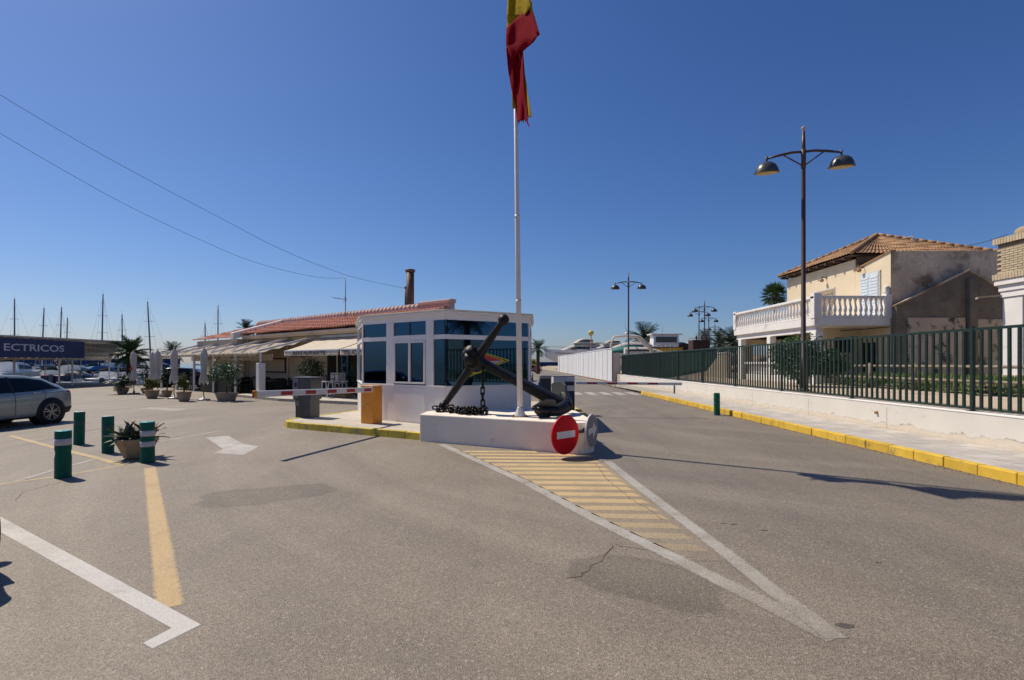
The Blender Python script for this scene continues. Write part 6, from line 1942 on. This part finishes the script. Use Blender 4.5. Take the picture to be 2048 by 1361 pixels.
# ------------------------------------------------------------------ street lamps
def lamp(label, p, rz, h=8.72):
    t = thing("street_lamp", label, "street lamp", p, rz, "double arm street lamps")
    q = MB(); q.tube([V(0,0,0),V(0,0,1.1),V(0,0,1.12),V(0,0,h*0.93),V(0,0,h-0.12)],[0.10,0.095,0.075,0.060,0.045],14); q.build("pole", "lamp_brown", t)
    q = MB(); q.lathe([(0.20,0),(0.20,0.03),(0.12,0.10)],14); q.build("base", "lamp_brown", t)
    q = MB(); q.sphere((0,0,h-0.02),0.065,12); q.tube([V(0,0,h-0.16),V(0,0,h-0.06)],0.03,8); q.build("finial", "ridge_pink", t)
    q = MB(); q.tube([V(0,0,h-1.35),V(0,0,h-0.72)],[0.075,0.075],12); q.build("collar", "lamp_brown", t)
    for sd in (-1,1):
        q = MB(); q.tube([V(0,0,h-0.80),V(sd*0.35,0,h-0.79),V(sd*0.75,0,h-0.85),V(sd*1.12,0,h-0.93)],[0.04,0.045,0.045,0.028],8); ar2 = q.build("arm", "lamp_brown", t)
        q = MB(); q.cyl((0,0,h-1.28),(sd*0.62,0,h-0.84),0.022,n=6); q.build("brace", "lamp_brown", ar2)
        q = MB(); q.cyl((sd*1.12,0,h-0.84),(sd*1.12,0,h-1.06),0.032,n=8); q.build("hanger", "lamp_brown", ar2)
        M = Matrix.Translation((sd*1.12,0,h-1.38)) @ Matrix.Rotation(math.radians(10)*1.0, 4, 'X')
        q = MB(); q.lathe([(0.385,-0.02),(0.375,0.02),(0.34,0.13),(0.27,0.24),(0.17,0.31),(0.05,0.345)],24,M=M); hd = q.build("lamp_head", "lamp_grey", t)
        q = MB(); q.lathe([(0.35,-0.012),(0.36,-0.030),(0.30,-0.05),(0.15,-0.065),(0.02,-0.07)],24,M=M); q.build("lamp_glass", "lamp_inside", hd)
        q = MB(); q.tube([M @ V(0.385*math.cos(2*math.pi*i/24),0.385*math.sin(2*math.pi*i/24),-0.015) for i in range(24)],0.012,6,closed=True); q.build("lamp_rim", "lamp_brown", hd)
    return t
lp = lamp("tall double arm street lamp nearest the camera behind the railings", (9.65,17.05,YARD-0.02), math.radians(-14))
copy_tree(lp, (10.02,44.3,YARD-0.02), math.radians(-6), "double arm street lamp above the white yachts")
for i, (px, pyt, rz, lb) in enumerate(((1409,601,-0.2,"double arm street lamp above the brown box, tallest of the far cluster"),
        (1398,612,-0.3,"double arm street lamp just left of the tallest one in the far cluster"),
        (1417.5,626,0.0,"double arm street lamp just right of the tallest one in the far cluster"),
        (1430,646,0.1,"distant double arm street lamp second from the right in the row"),
        (1437.5,652,0.1,"smallest and farthest double arm street lamp in the row"))):
    Y = (8.7+YARD-EYE)*FPX/(HOR-pyt); X = (px-CEN)/FPX*Y
    copy_tree(lp, (X,Y,YARD-0.02), rz, lb)
# pale globe lamp
gp = V((1182-CEN)/FPX*70, 70, 0)
gl_ = thing("globe_lamp", "yellowish ball lamp on a thin pole behind the white hoarding", "lamp", gp)
q = MB(); q.cyl(gp, gp+V(0,0,5.4), 0.06, n=8); q.build("pole", "rust", gl_, True)
q = MB(); q.sphere(gp+V(0,0,5.75), 0.38, 16); q.build("globe", "ball_yellow", gl_, True)

# ------------------------------------------------------------------ palms
palm("palm_tree", "short leafy palm at the quay beside the closed red printed parasol", g(262,769), 2.45, 1.40, 46, 0.30, 3, nl=30)
pp_ = at(1550,600,43); fan_palm("fan_palm", "fan palm rising behind the balcony of the house", (pp_.x,43,YARD), pp_.z+0.35-YARD, 1.25, 46, 0.16, 5, "palm_leaf")
def back_palm(label, px, py, Y, R_, seed, base=0.0, nf=30):
    p = at(px, py, Y); palm("palm_tree", label, (p.x, Y, base), p.z-base, R_, nf, 0.28, seed, "palm_leaf_far", False, "distant palms", nl=16)
back_palm("distant palm beside the lamp above the white cruiser", 1290, 680, 75, 3.0, 11, 0.7)
back_palm("smaller distant palm half behind the cruiser with arch", 1306, 694, 72, 2.0, 12, 0.7)
back_palm("slender distant palm between kiosk and white hoarding", 1076, 699, 80, 1.9, 13, 0.0, 26)
back_palm("low distant palm behind the brown box", 1411, 677, 95, 2.0, 14, 0.7)
back_palm("distant palm left of the house porch", 1441, 691, 70, 2.2, 15, 0.7)
back_palm("distant palm touching the white balcony's far corner", 1465, 687, 60, 2.2, 16, 0.7)
back_palm("palm top showing above the restaurant roof", 492, 660, 48, 1.1, 17, 0.0)
back_palm("small distant palm just left of the pergola roof", 345, 706, 90, 2.3, 18, -0.5)
# seen only mirrored in the kiosk glass: palms and a block across the yard
for (x, y, h, s, lb) in ((19.8,-1.2,4.1,41,"tall palm beyond the right edge mirrored in the kiosk window"),(30.0,-10.5,6.0,42,"second tall palm beyond the right edge mirrored in the kiosk window")):
    palm("palm_tree", lb, (x,y,YARD), h, 1.7, 36, 0.26, s, "palm_leaf_far", False, None, nl=20)
ab = thing("apartment_block", "pale apartment block beyond the right edge mirrored in the kiosk window", "building", (48,-23,YARD))
q = MB(); q.box(44,52,-27,-20,YARD-0.05,4.8); q.build("wall", "cream_wall", ab, True)
for k in range(1):
    for j in range(3):
        q = MB(); q.box(43.95,43.998,-26.2+2.2*j,-25.2+2.2*j,2.2+3*k,3.6+3*k); q.build("window", "pane_dark", ab, True)

# ------------------------------------------------------------------ boats
def hull_grid(L, B, H, sheer=0.25, n=22, m=10, flare=0.25, transom=0.85):
    P = []
    for i in range(n+1):
        t = i/n; x = -L/2+L*t
        w = B/2*(transom+(1-transom)*math.sin(min(1,t*1.6)*math.pi/2)) if t < 0.55 else B/2*max(0.0, 1-((t-0.55)/0.45)**2.1)
        zt = H*(1+sheer*max(0,t-0.2)**1.6); zb = 0.0 if t < 0.75 else H*0.55*((t-0.75)/0.25)**2
        row = []
        for j in range(m+1):
            s = j/m; ww = w*(1-flare*(1-s)**1.4)*min(1, (s*3.0)**0.6 if s > 0 else 0.05)
            row.append((x+0.06*L*s*max(0,t-0.7), ww, zb+(zt-zb)*s))
        P.append(row)
    return P
def boat(label, loc, rz, L, B, H, hull="hull_white", cover=None, cabin=0.0, windscreen=True, bimini=None, name="motor_boat", group="boats moored in the marina", stripe=None, scheme=0):
    t = thing(name, label, "boat", loc, rz, group)
    P = hull_grid(L, B, H); q = MB()
    q.grid([[V(x,y,z) for x,y,z in r] for r in P]); q.grid([[V(x,-y,z) for x,y,z in r] for r in P])
    q.add([V(*p) for p in P[0]]+[V(p[0],-p[1],p[2]) for p in reversed(P[0])], [tuple(range(2*len(P[0])))])
    hl = q.build("hull", hull, t)
    q = MB(); q.grid([[V(r[-1][0],r[-1][1]*k/2,r[-1][2]-0.03+0.05*(1-abs(k)/2)) for k in (-2,-1,0,1,2)] for r in P]); q.build("deck", "hull_white", t)
    q = MB(); q.tube([V(r[-1][0],r[-1][1],r[-1][2]) for r in P],0.035,6); q.tube([V(r[-1][0],-r[-1][1],r[-1][2]) for r in P],0.035,6); q.build("rubbing_strake", stripe or "hull_white", hl)
    zd = H*1.04
    if cabin > 0:
        q = MB(); pr_ = []
        for i in range(11):
            k = i/10; x = -0.05*L+0.42*L*k
            hh = cabin*(1-k**2.2); ww = B*0.40*(1-0.45*k*k)
            pr_.append([V(x,-ww,zd),V(x,-ww*0.86,zd+hh),V(x,0,zd+hh*1.05+0.02),V(x,ww*0.86,zd+hh),V(x,ww,zd)])
        q.grid(pr_); q.add(pr_[0],[(0,1,2,3,4)]); cb = q.build("cabin", "hull_white", t, bevel=0.02)
        q = MB()
        for sd in (-1,1):
            q.add([V(-0.02*L,sd*B*0.40,zd+cabin*0.35),V(0.2*L,sd*B*0.375,zd+cabin*0.30),V(0.2*L,sd*B*0.345,zd+cabin*0.62),V(-0.02*L,sd*B*0.365,zd+cabin*0.78)],[(0,1,2,3)])
        q.build("cabin_window", "boat_glass", cb, solid=0.03)
    if windscreen:
        q = MB(); x0 = -0.06*L if cabin else 0.05*L; z0 = zd+cabin
        rows = []
        for i in range(9):
            a_ = math.radians(-80+160*i/8); ww = B*0.38
            rows.append([V(x0+0.25*ww*math.cos(a_)*2,ww*math.sin(a_),z0-0.05),V(x0-0.22+0.25*ww*math.cos(a_)*1.5,ww*0.86*math.sin(a_),z0+0.42)])
        q.grid(rows); q.build("windscreen", "boat_glass", t, solid=0.02)
    if cover:
        q = MB(); rows = []
        for i in range(9):
            k = i/8; x = -0.46*L+0.44*L*k; hh = 0.25+0.55*math.sin(math.pi*min(1,k*0.95+0.05))
            rows.append([V(x,B*0.46*math.cos(math.pi*j/8),zd-0.05+hh*math.sin(math.pi*j/8)**0.8) for j in range(9)])
        q.grid(rows); q.build("cockpit_cover", cover, t)
    if bimini:
        q = MB(); rows = []
        z0 = zd+cabin+1.0
        for i in range(9):
            k = i/8; x = -0.40*L+0.36*L*k
            rows.append([V(x,B*0.42*(j/4-1),z0+0.14*math.sin(math.pi*k)+0.10*math.cos((j/4-1)*1.5)) for j in range(9)])
        q.grid(rows); bm_ = q.build("bimini", bimini, t, solid=0.02)
        for x in (-0.38*L,-0.06*L):
            for sd in (-1,1):
                q = MB(); q.cyl((x,sd*B*0.42,zd),(x,sd*B*0.41,z0),0.025,n=6); q.build("frame_pole", "grey_metal", bm_)
    q = MB(); q.box(-L/2-0.28,-L/2-0.02,-0.13,0.13,H*0.2,H*1.1); q.build("outboard_motor", "cover_grey", t, bevel=0.06)
    q = MB(); q.tube([V(0.18*L,B*0.36,zd),V(0.20*L,B*0.36,zd+0.5),V(0.42*L,B*0.16,zd+0.62),V(0.50*L,0,zd+0.68),V(0.42*L,-B*0.16,zd+0.62),V(0.20*L,-B*0.36,zd+0.5),V(0.18*L,-B*0.36,zd)],0.02,6); q.build("bow_rail", "grey_metal", t)
    return t
def wpx(px, Y, z=-1.0): return V((px-CEN)/FPX*Y, Y, z)
W0 = -1.1
boat("navy hulled motor boat with white top and red roll under the blue sign", wpx(145,50), math.radians(100), 5.6,2.2,1.5,"hull_navy",None,0.9,True,"hull_white",stripe="cover_red")
boat("small white boat with a big grey arched cover under the canopy", wpx(178,51), math.radians(80), 5.2,2.2,1.2,"hull_white","cover_grey",0.25,True)
boat("low white open boat at the quay in front of the grey covered one", wpx(182,46.5), math.radians(5), 4.6,1.9,0.95,"hull_white",None,0.3,True)
boat("cabin cruiser with bright blue cover beside the palm", wpx(225,58), math.radians(95), 8.0,2.8,1.6,"hull_white","cover_blue",1.0,True,"hull_white")
boat("navy boat with white cabin just left of the palm", wpx(218,49), math.radians(85), 5.4,2.1,1.1,"hull_navy",None,0.7,True)
boat("white open boat moored right behind the cycad pot", wpx(252,46), math.radians(90), 5.2,2.1,1.3,"hull_white",None,0.5,True)
boat("white boat with dark bimini left of the navy hulled one", wpx(104,51), math.radians(95), 5.5,2.2,1.3,"hull_white",None,0.6,True,"hull_black")
boat("small white launch moored beyond the parasol with red print", wpx(290,50), math.radians(80), 5.5,2.2,1.35,"hull_white",None,0.7,True)
boat("white cruiser with cream bimini behind the paired parasols", wpx(300,66), math.radians(75), 9,3.0,1.7,"hull_white",None,1.1,True,"hull_cream")
boat("white boat with teal cover in the second row under the canopy", wpx(196,64), math.radians(100), 6.5,2.4,1.4,"hull_white","cover_teal",0.8,True)
boat("white boat with blue bimini in the second row behind the navy hulled one", wpx(126,63), math.radians(85), 6.5,2.4,1.4,"hull_white",None,0.8,True,"cover_blue")
boat("white boat with red bimini behind the cars at the far left", wpx(60,60), math.radians(90), 6.5,2.4,1.4,"hull_white",None,0.8,True,"cover_red")
boat("white cruiser without top beyond the white cars at the far left", wpx(22,56), math.radians(95), 7.5,2.6,1.6,"hull_cream",None,1.1,True)

def sail(label, px, pyt, lean_px, Y, L=11):
    p = wpx(px, Y); top_ = at(px, pyt, Y)
    t = thing("sailing_boat", label, "boat", p, math.radians(rnd.uniform(70,110)), "sailing boats in the marina")
    B, H = 3.2, 1.3
    P = hull_grid(L,B,H); q = MB()
    q.grid([[V(x,y,z) for x,y,z in r] for r in P]); q.grid([[V(x,-y,z) for x,y,z in r] for r in P]); q.build("hull", "hull_white", t)
    q = MB(); q.grid([[V(r[-1][0],r[-1][1]*k,r[-1][2]) for k in (-1,0,1)] for r in P]); q.box(-0.2*L,0.18*L,-0.8,0.8,H,H+0.5); q.build("deck", "hull_white", t)
    h = top_.z - p.z; lx_ = -lean_px/FPX*Y
    M3 = Matrix.Rotation(-t.rotation_euler.z, 4, 'Z')
    tp = M3 @ V(lx_,0,h); bs = V(0,0,H)
    q = MB(); q.tube([bs, bs.lerp(tp,0.5), tp],[0.13,0.12,0.09],8); ms = q.build("mast", "mast_metal", t)
    q = MB(); q.cyl(bs+V(0,0,1.0), V(-L*0.42,0,H+1.1), 0.12, n=8); q.build("boom", "cover_blue" if px % 2 else "cover_grey", t)
    for f_ in (0.5, 0.72):
        c = bs.lerp(tp,f_); q = MB(); sdv = M3 @ V(0.9,0,0); q.cyl(c-sdv, c+sdv, 0.03, n=5); q.build("spreader", "mast_metal", ms)
    for e in (V(L*0.5,0,H*1.3), V(-L*0.5,0,H), V(0.1,B*0.48,H), V(0.1,-B*0.48,H)):
        q = MB(); q.cyl(bs.lerp(tp,0.98), e, 0.012, n=4); q.build("stay", "mast_metal", ms)
    q = MB(); q.cyl(tp, tp+V(0,0,0.7), 0.015, n=4); q.build("whip_aerial", "mast_metal", ms)
sail("sailing boat with the leftmost mast over the blue sign", 29, 598, 0, 92)
sail("sailing boat whose mast leans right over the middle of the blue sign", 83, 616, -5, 95)
sail("sailing boat whose mast stands over the right end of the lettering", 119, 615, -4, 98)
sail("sailing boat with a short mast next to the right end of the lettering", 132, 636, -3, 104)
sail("sailing boat with the tallest mast above the end of the canopy", 203, 589, -3, 88)
sail("sailing boat with a thin mast just left of the palm crown", 245, 629, 1, 96)
sail("sailing boat with tall left leaning mast right of the palm", 303, 604, 8, 85)
sail("sailing boat whose short mast shows above the left end of the tiled roof", 411, 646, 1, 95)
sail("sailing boat whose tall mast rises above the tiled roof's left slope", 436, 611, 0, 100)

# motor yachts ashore behind the hoarding and fence
def yacht(label, px, py_deck, Y, rz, L, B, H, hull, cab, flybridge, arch, base=0.7, glass="boat_glass"):
    p = V((px-CEN)/FPX*Y, Y, base)
    t = thing("motor_yacht", label, "boat", p, rz, "motor yachts laid up ashore")
    zk = (at(px,py_deck,Y).z - base) - H
    P = hull_grid(L,B,H,0.35); q = MB()
    q.grid([[V(x,y,z+zk) for x,y,z in r] for r in P]); q.grid([[V(x,-y,z+zk) for x,y,z in r] for r in P])
    q.add([V(a_,b_,c_+zk) for a_,b_,c_ in P[0]]+[V(a_,-b_,c_+zk) for a_,b_,c_ in reversed(P[0])], [tuple(range(2*len(P[0])))])
    hl = q.build("hull", hull, t)
    q = MB()
    for sd in (-1,1):
        q.tube([V(r[-1][0],sd*r[-1][1]*1.004,r[-1][2]*0.74+zk) for r in P[2:-3]],0.05,6)
    q.build("stripe", "boat_glass", hl)
    q = MB(); q.grid([[V(r[-1][0],r[-1][1]*k,r[-1][2]-0.02+zk) for k in (-1,-0.5,0,0.5,1)] for r in P]); q.build("deck", "hull_white", t)
    zd = zk+H*1.03
    for x in (-L*0.3, L*0.2):
        q = MB(); q.box(x-0.2,x+0.2,-B*0.3,B*0.3,0,zk+0.25*H); q.build("cradle", "rust", t)
    def house_(x0, x1, z0, hh, w, name, parent=t):
        q = MB(); rows = []
        for i in range(13):
            k = i/12; x = x0+(x1-x0)*k
            top_ = hh*(1-max(0,(k-0.45)/0.55)**1.7)*(0.92+0.08*math.sin(k*3))
            ww = w*(1-0.5*max(0,k-0.4)**2)
            rows.append([V(x,-ww,z0),V(x,-ww*0.94,z0+top_*0.6),V(x,-ww*0.80,z0+top_),V(x,0,z0+top_*1.06),V(x,ww*0.80,z0+top_),V(x,ww*0.94,z0+top_*0.6),V(x,ww,z0)])
        q.grid(rows); q.add(rows[0],[tuple(range(7))]); o = q.build(name, "hull_cream" if hull != "hull_black" else "hull_white", parent)
        for sd in (-1,1):
            q = MB(); rr = []
            for i in range(9):
                k = 0.06+0.66*i/8; x = x0+(x1-x0)*k; top_ = hh*(1-max(0,(k-0.45)/0.55)**1.7); ww = w*(1-0.5*max(0,k-0.4)**2)
                rr.append([V(x,sd*ww*1.0,z0+top_*0.28),V(x,sd*ww*0.965,z0+top_*0.62)])
            q.grid(rr); q.build("side_window", glass, o, solid=0.03)
        return o
    house_(-L*0.30, L*0.30, zd, cab, B*0.40, "cabin")
    if flybridge:
        q = MB(); q.box(-L*0.34,L*0.10,-B*0.40,B*0.40,zd+cab*1.02,zd+cab*1.02+0.10); q.build("flybridge_deck", "hull_cream", t, bevel=0.04)
        house_(-L*0.20, L*0.08, zd+cab*1.02+0.10, flybridge, B*0.32, "flybridge")
    if arch:
        q = MB()
        for sd in (-1,1): q.tube([V(L*0.10,sd*B*0.45,zd-0.1),V(L*0.02,sd*B*0.44,zd+arch*0.5),V(-L*0.10,sd*B*0.42,zd+arch*0.95),V(-L*0.30,sd*B*0.40,zd+arch),V(-L*0.46,sd*B*0.40,zd+arch*0.95),V(-L*0.50,sd*B*0.42,zd+arch*0.5),V(-L*0.49,sd*B*0.42,zd)],[0.22,0.15,0.09,0.06,0.06,0.06,0.06],8)
        q.tube([V(-L*0.26,-B*0.40,zd+arch),V(-L*0.26,0,zd+arch+0.05),V(-L*0.26,B*0.40,zd+arch)],0.06,8)
        ra = q.build("radar_arch", "hull_cream", t)
        q = MB(); q.sphere((-L*0.26,0.3,zd+arch+0.28),0.2,12); q.build("radar_dome", "hull_white", ra)
        q = MB(); q.cyl((-L*0.26,-0.5,zd+arch),(-L*0.30,-0.5,zd+arch+1.2),0.02,n=5); q.build("aerial", "mast_metal", ra)
    q = MB(); q.tube([V(0.10*L,B*0.45,zd+0.2),V(0.12*L,B*0.46,zd+0.75),V(0.36*L,B*0.26,zd+0.95),V(0.51*L,0,zd+1.05),V(0.36*L,-B*0.26,zd+0.95),V(0.12*L,-B*0.46,zd+0.75)],0.025,6)
    for k in range(5): q.cyl((0.14*L+0.07*L*k,-B*(0.45-0.075*k),zd),(0.14*L+0.07*L*k,-B*(0.45-0.075*k),zd+0.82),0.02,n=5)
    q.build("bow_rail", "grey_metal", t)
    return t
yacht("large white flybridge motor yacht behind the white hoarding", 1157, 704, 104, math.radians(184), 13.5, 4.4, 2.2, "hull_white", 1.5, 1.0, 0)
yacht("white sports cruiser with radar arch above the fence end", 1290, 708, 52, math.radians(-8), 6.8, 2.7, 1.5, "hull_white", 0.6, 0, 1.75)
yacht("white cabin cruiser with green canopy between the two white yachts", 1256, 702, 66, math.radians(180), 9.5, 3.2, 1.6, "hull_white", 1.0, 0, 0)
yacht("dark hulled work boat with white wheelhouse behind the green fence", 1352, 691, 66, math.radians(0), 8.5, 3.0, 1.7, "hull_black", 0.35, 0, 0)
yacht("white motor yacht half hidden between the globe lamp and the sports cruiser", 1215, 704, 96, math.radians(176), 11.0, 3.8, 2.0, "hull_white", 1.3, 0.7, 0)
yacht("long white yacht far behind the sports cruiser", 1300, 705, 110, math.radians(182), 13.0, 4.2, 2.2, "hull_white", 1.5, 0.9, 0)
yt = V((1330-CEN)/FPX*65, 65, 0.7)
wh = thing("wheelhouse", "white wheelhouse cabin standing on the dark work boat", "cabin", yt)
q = MB(); q.box(-1.7,1.5,-0.9,0.9,2.95,4.5); q.build("wall", "hull_white", wh, bevel=0.12)
q = MB(); q.box(-1.4,1.2,-0.93,-0.905,3.55,4.25); q.build("window", "boat_glass", wh)
q = MB(); q.box(-2.0,1.9,-1.1,1.1,4.502,4.66); q.build("roof", "hull_white", wh, bevel=0.05)
q = MB(); q.cyl((-0.3,0,4.65),(-0.3,0,5.7),0.03,n=5); q.build("mast", "mast_metal", wh)
cv = V((1258-CEN)/FPX*62, 62, 0.7)
cn = thing("boat_canopy", "green rounded boat canopy above the sports cruiser", "canopy", cv)
q = MB(); q.lathe([(1.9,2.25),(1.85,2.5),(1.4,2.85),(0.5,3.0)],20,sx=1.35,sy=0.8); q.build("cloth", "cover_teal", cn)
q = MB(); q.box(-2.2,2.2,-1.1,1.1,0.0,2.22); q.build("hull_below", "hull_white", cn, bevel=0.2)
yc = V((1342-CEN)/FPX*58, 58, 0.7)
yb_ = thing("yellow_tender", "small yellow boat on a stand under the dark work boat", "boat", yc-V(0.5,0,0), math.radians(0))
P = hull_grid(3.6,1.6,0.85); q = MB()
q.grid([[V(x,y,z+1.75) for x,y,z in r] for r in P]); q.grid([[V(x,-y,z+1.75) for x,y,z in r] for r in P]); q.build("hull", "boat_yellow", yb_)
q = MB(); q.grid([[V(r[-1][0],r[-1][1]*k,r[-1][2]+1.70) for k in (-1,0,1)] for r in P]); q.build("deck", "hull_black", yb_)
q = MB(); q.box(-1,1,-0.5,0.5,0,1.75); q.build("stand", "rust", yb_)
# brown box with frame, rocks
bb = V((1398-CEN)/FPX*58, 58, 0.7)
bo_ = thing("brown_hut", "dark brown boxy hut on posts above the fence", "hut", bb)
q = MB(); q.box(-0.95,0.95,-0.8,0.8,2.0,3.55); q.build("box", "box_brown", bo_, bevel=0.03)
for sx in (-0.85,0.85):
    q = MB(); q.cyl((sx,-0.7,0),(sx,-0.7,2.0),0.06,n=8); q.build("post", "rust", bo_)
    q = MB(); q.sphere((sx*0.35,0,3.85),0.16,8,sc=(0.7,0.7,1.6)); q.build("roof_light", "box_brown", bo_)
rk = MB(); r_ = random.Random(9)
for _ in range(120):
    x = r_.uniform(16,31); y = r_.uniform(50,64); hgt = 1.7*math.exp(-((x-22.5)/6)**2)
    rk.sphere((x,y,0.7+hgt*r_.random()),r_.uniform(0.4,1.0),7,sc=(r_.uniform(.8,1.4),r_.uniform(.8,1.4),r_.uniform(.6,1)))
tag(rk.build("rock_mound", "rock"), "heap of ochre rocks behind the green fence", "rocks", kind="stuff")
hp = thing("scrub_bush", "dusty green scrub growing on the rock heap", "bush", (23.5,55,1.4))
q = MB(); leaf_cloud(q,(0,0,0.5),1.8,1200,0.25,51,0,(1.5,1,0.7),0.3,10); q.build("crown","leaf_olive",hp,fix=False)
q = MB(); q.tube([V(0,0,-0.6),V(0,0,0.5)],0.08,6); q.build("trunk","trunk",hp)
# tan boundary wall seen through the near railings
gwl = thing("boundary_wall", "sunlit tan wall seen through the railings left of the house", "wall", (13.2, 33, YARD))
q = MB(); q.box(13.0,13.3,31.2,48,YARD-0.04,2.25); q.build("wall", "yard_paving", gwl, True)
q = MB(); q.box(12.96,13.34,31.2,48,2.251,2.32); q.build("coping", "white_plaster", gwl, True)

# ------------------------------------------------------------------ boat park canopy with the blue sign
cp = thing("boat_canopy_shelter", "long open shelter with corrugated roof at the left edge", "shelter", (-31, 37, 0))
hi0, hi1, lo0, lo1 = V(-30.9,20,3.24), V(-30.9,41.1,3.34), V(-36.2,20,2.0), V(-36.2,46.2,2.05)
q = MB(); P = []
for i in range(121):
    s = i/120; a_ = hi0.lerp(hi1,s); b_ = lo0.lerp(lo1,s)
    P.append([a_.lerp(b_,k/4)+V(0,0,0.045*math.sin(s*math.pi*2*44)) for k in range(5)])
q.grid(P); q.build("roof_sheet", "canopy_under", cp, True, solid=0.02)
for k in range(5):
    q = MB(); q.bar(hi0.lerp(lo0,0.03+k*0.235)-V(0,0,0.11), hi1.lerp(lo1,0.03+k*0.235)-V(0,0,0.11), 0.07, 0.14); q.build("purlin", "canopy_under", cp, True)
for i in range(6):
    s = i/5*0.985+0.005
    q = MB(); a_, b_ = hi0.lerp(hi1,s), lo0.lerp(lo1,s); q.bar(a_-V(0,0,0.24), b_-V(0,0,0.24), 0.09, 0.12); q.build("rafter", "canopy_under", cp, True)
    for f_, k in ((0.25,0.0),(0.8,0.0)):
        p = a_.lerp(b_,f_); q = MB(); q.cyl(V(p.x,p.y,-1.0), p-V(0,0,0.26), 0.065, n=10); po_ = q.build("post", "white_plaster", cp, True)
        e = a_.lerp(b_,f_-0.14); q = MB(); q.cyl(p-V(0,0,0.75), e-V(0,0,0.28), 0.045, n=8); q.build("brace", "white_plaster", po_, True)
q = MB(); q.bar(V(-30.83,20,3.27), V(-30.83,41.1,3.36), 0.08, 0.10); q.build("edge_gutter", "canopy_under", cp, True)
sg = thing("shelter_sign", "dark blue sign board with white capitals on the shelter", "sign", (-30.75, 33, 2.0))
q = MB(); q.box(-30.78,-30.70,22.0,37.0,2.0,3.19); q.build("board", "sign_blue", sg, True, bevel=0.01)
def cap_text(body, y0, y1, z0, z1, m):
    """lettering stretched to run from y0 to y1 on the board, cap height z0..z1"""
    me = text_mesh(body, 1.0, 0.004, 'LEFT', 0.012)
    xs = [v.co.x for v in me.vertices]; ys = [v.co.y for v in me.vertices]
    sx = (y1-y0)/(max(xs)-min(xs)); sy = (z1-z0)/(max(ys)-min(ys))
    M = frame_on(V(-30.694,y0,z0), V(0,1,0)) @ Matrix.Diagonal((sx,sy,1,1)) @ Matrix.Translation((-min(xs),-min(ys),0))
    me.transform(MX[sg.name].inverted() @ M)
    me.materials.clear(); me.materials.append(M_(m)); me.name = "lettering"
    o = bpy.data.objects.new("lettering", me); COL.objects.link(o); o.parent = sg
yE = 30.9*1030/(1024-122.5); y0_ = 30.9*1030/(1024-1)
cap_text("ECTRICOS", y0_, yE, 2.42, 2.86, "letter_white")
# harbour wall
hw = thing("harbour_wall", "long grey harbour wall with dark blue top across the marina", "wall", (-130, 150, -1))
q = MB(); q.box(-200,-98,150,152,-1.2,1.25); q.build("wall", "harbour_grey", hw, True)
q = MB(); q.box(-200,-98,149.9,152.1,1.252,2.98); tb_ = q.build("blue_band", "harbour_blue", hw, True)
q = MB(); q.box(-114.5,-111,149.86,149.898,2.2,2.7); q.build("white_plate", "letter_white", tb_, True)
hw2 = thing("quay_wall", "low blue grey quay wall on the horizon between kiosk and hoarding", "wall", (10, 240, 0))
q = MB(); q.box(-30,40,240,242,-1,2.2); q.build("wall", "harbour_blue", hw2, True)
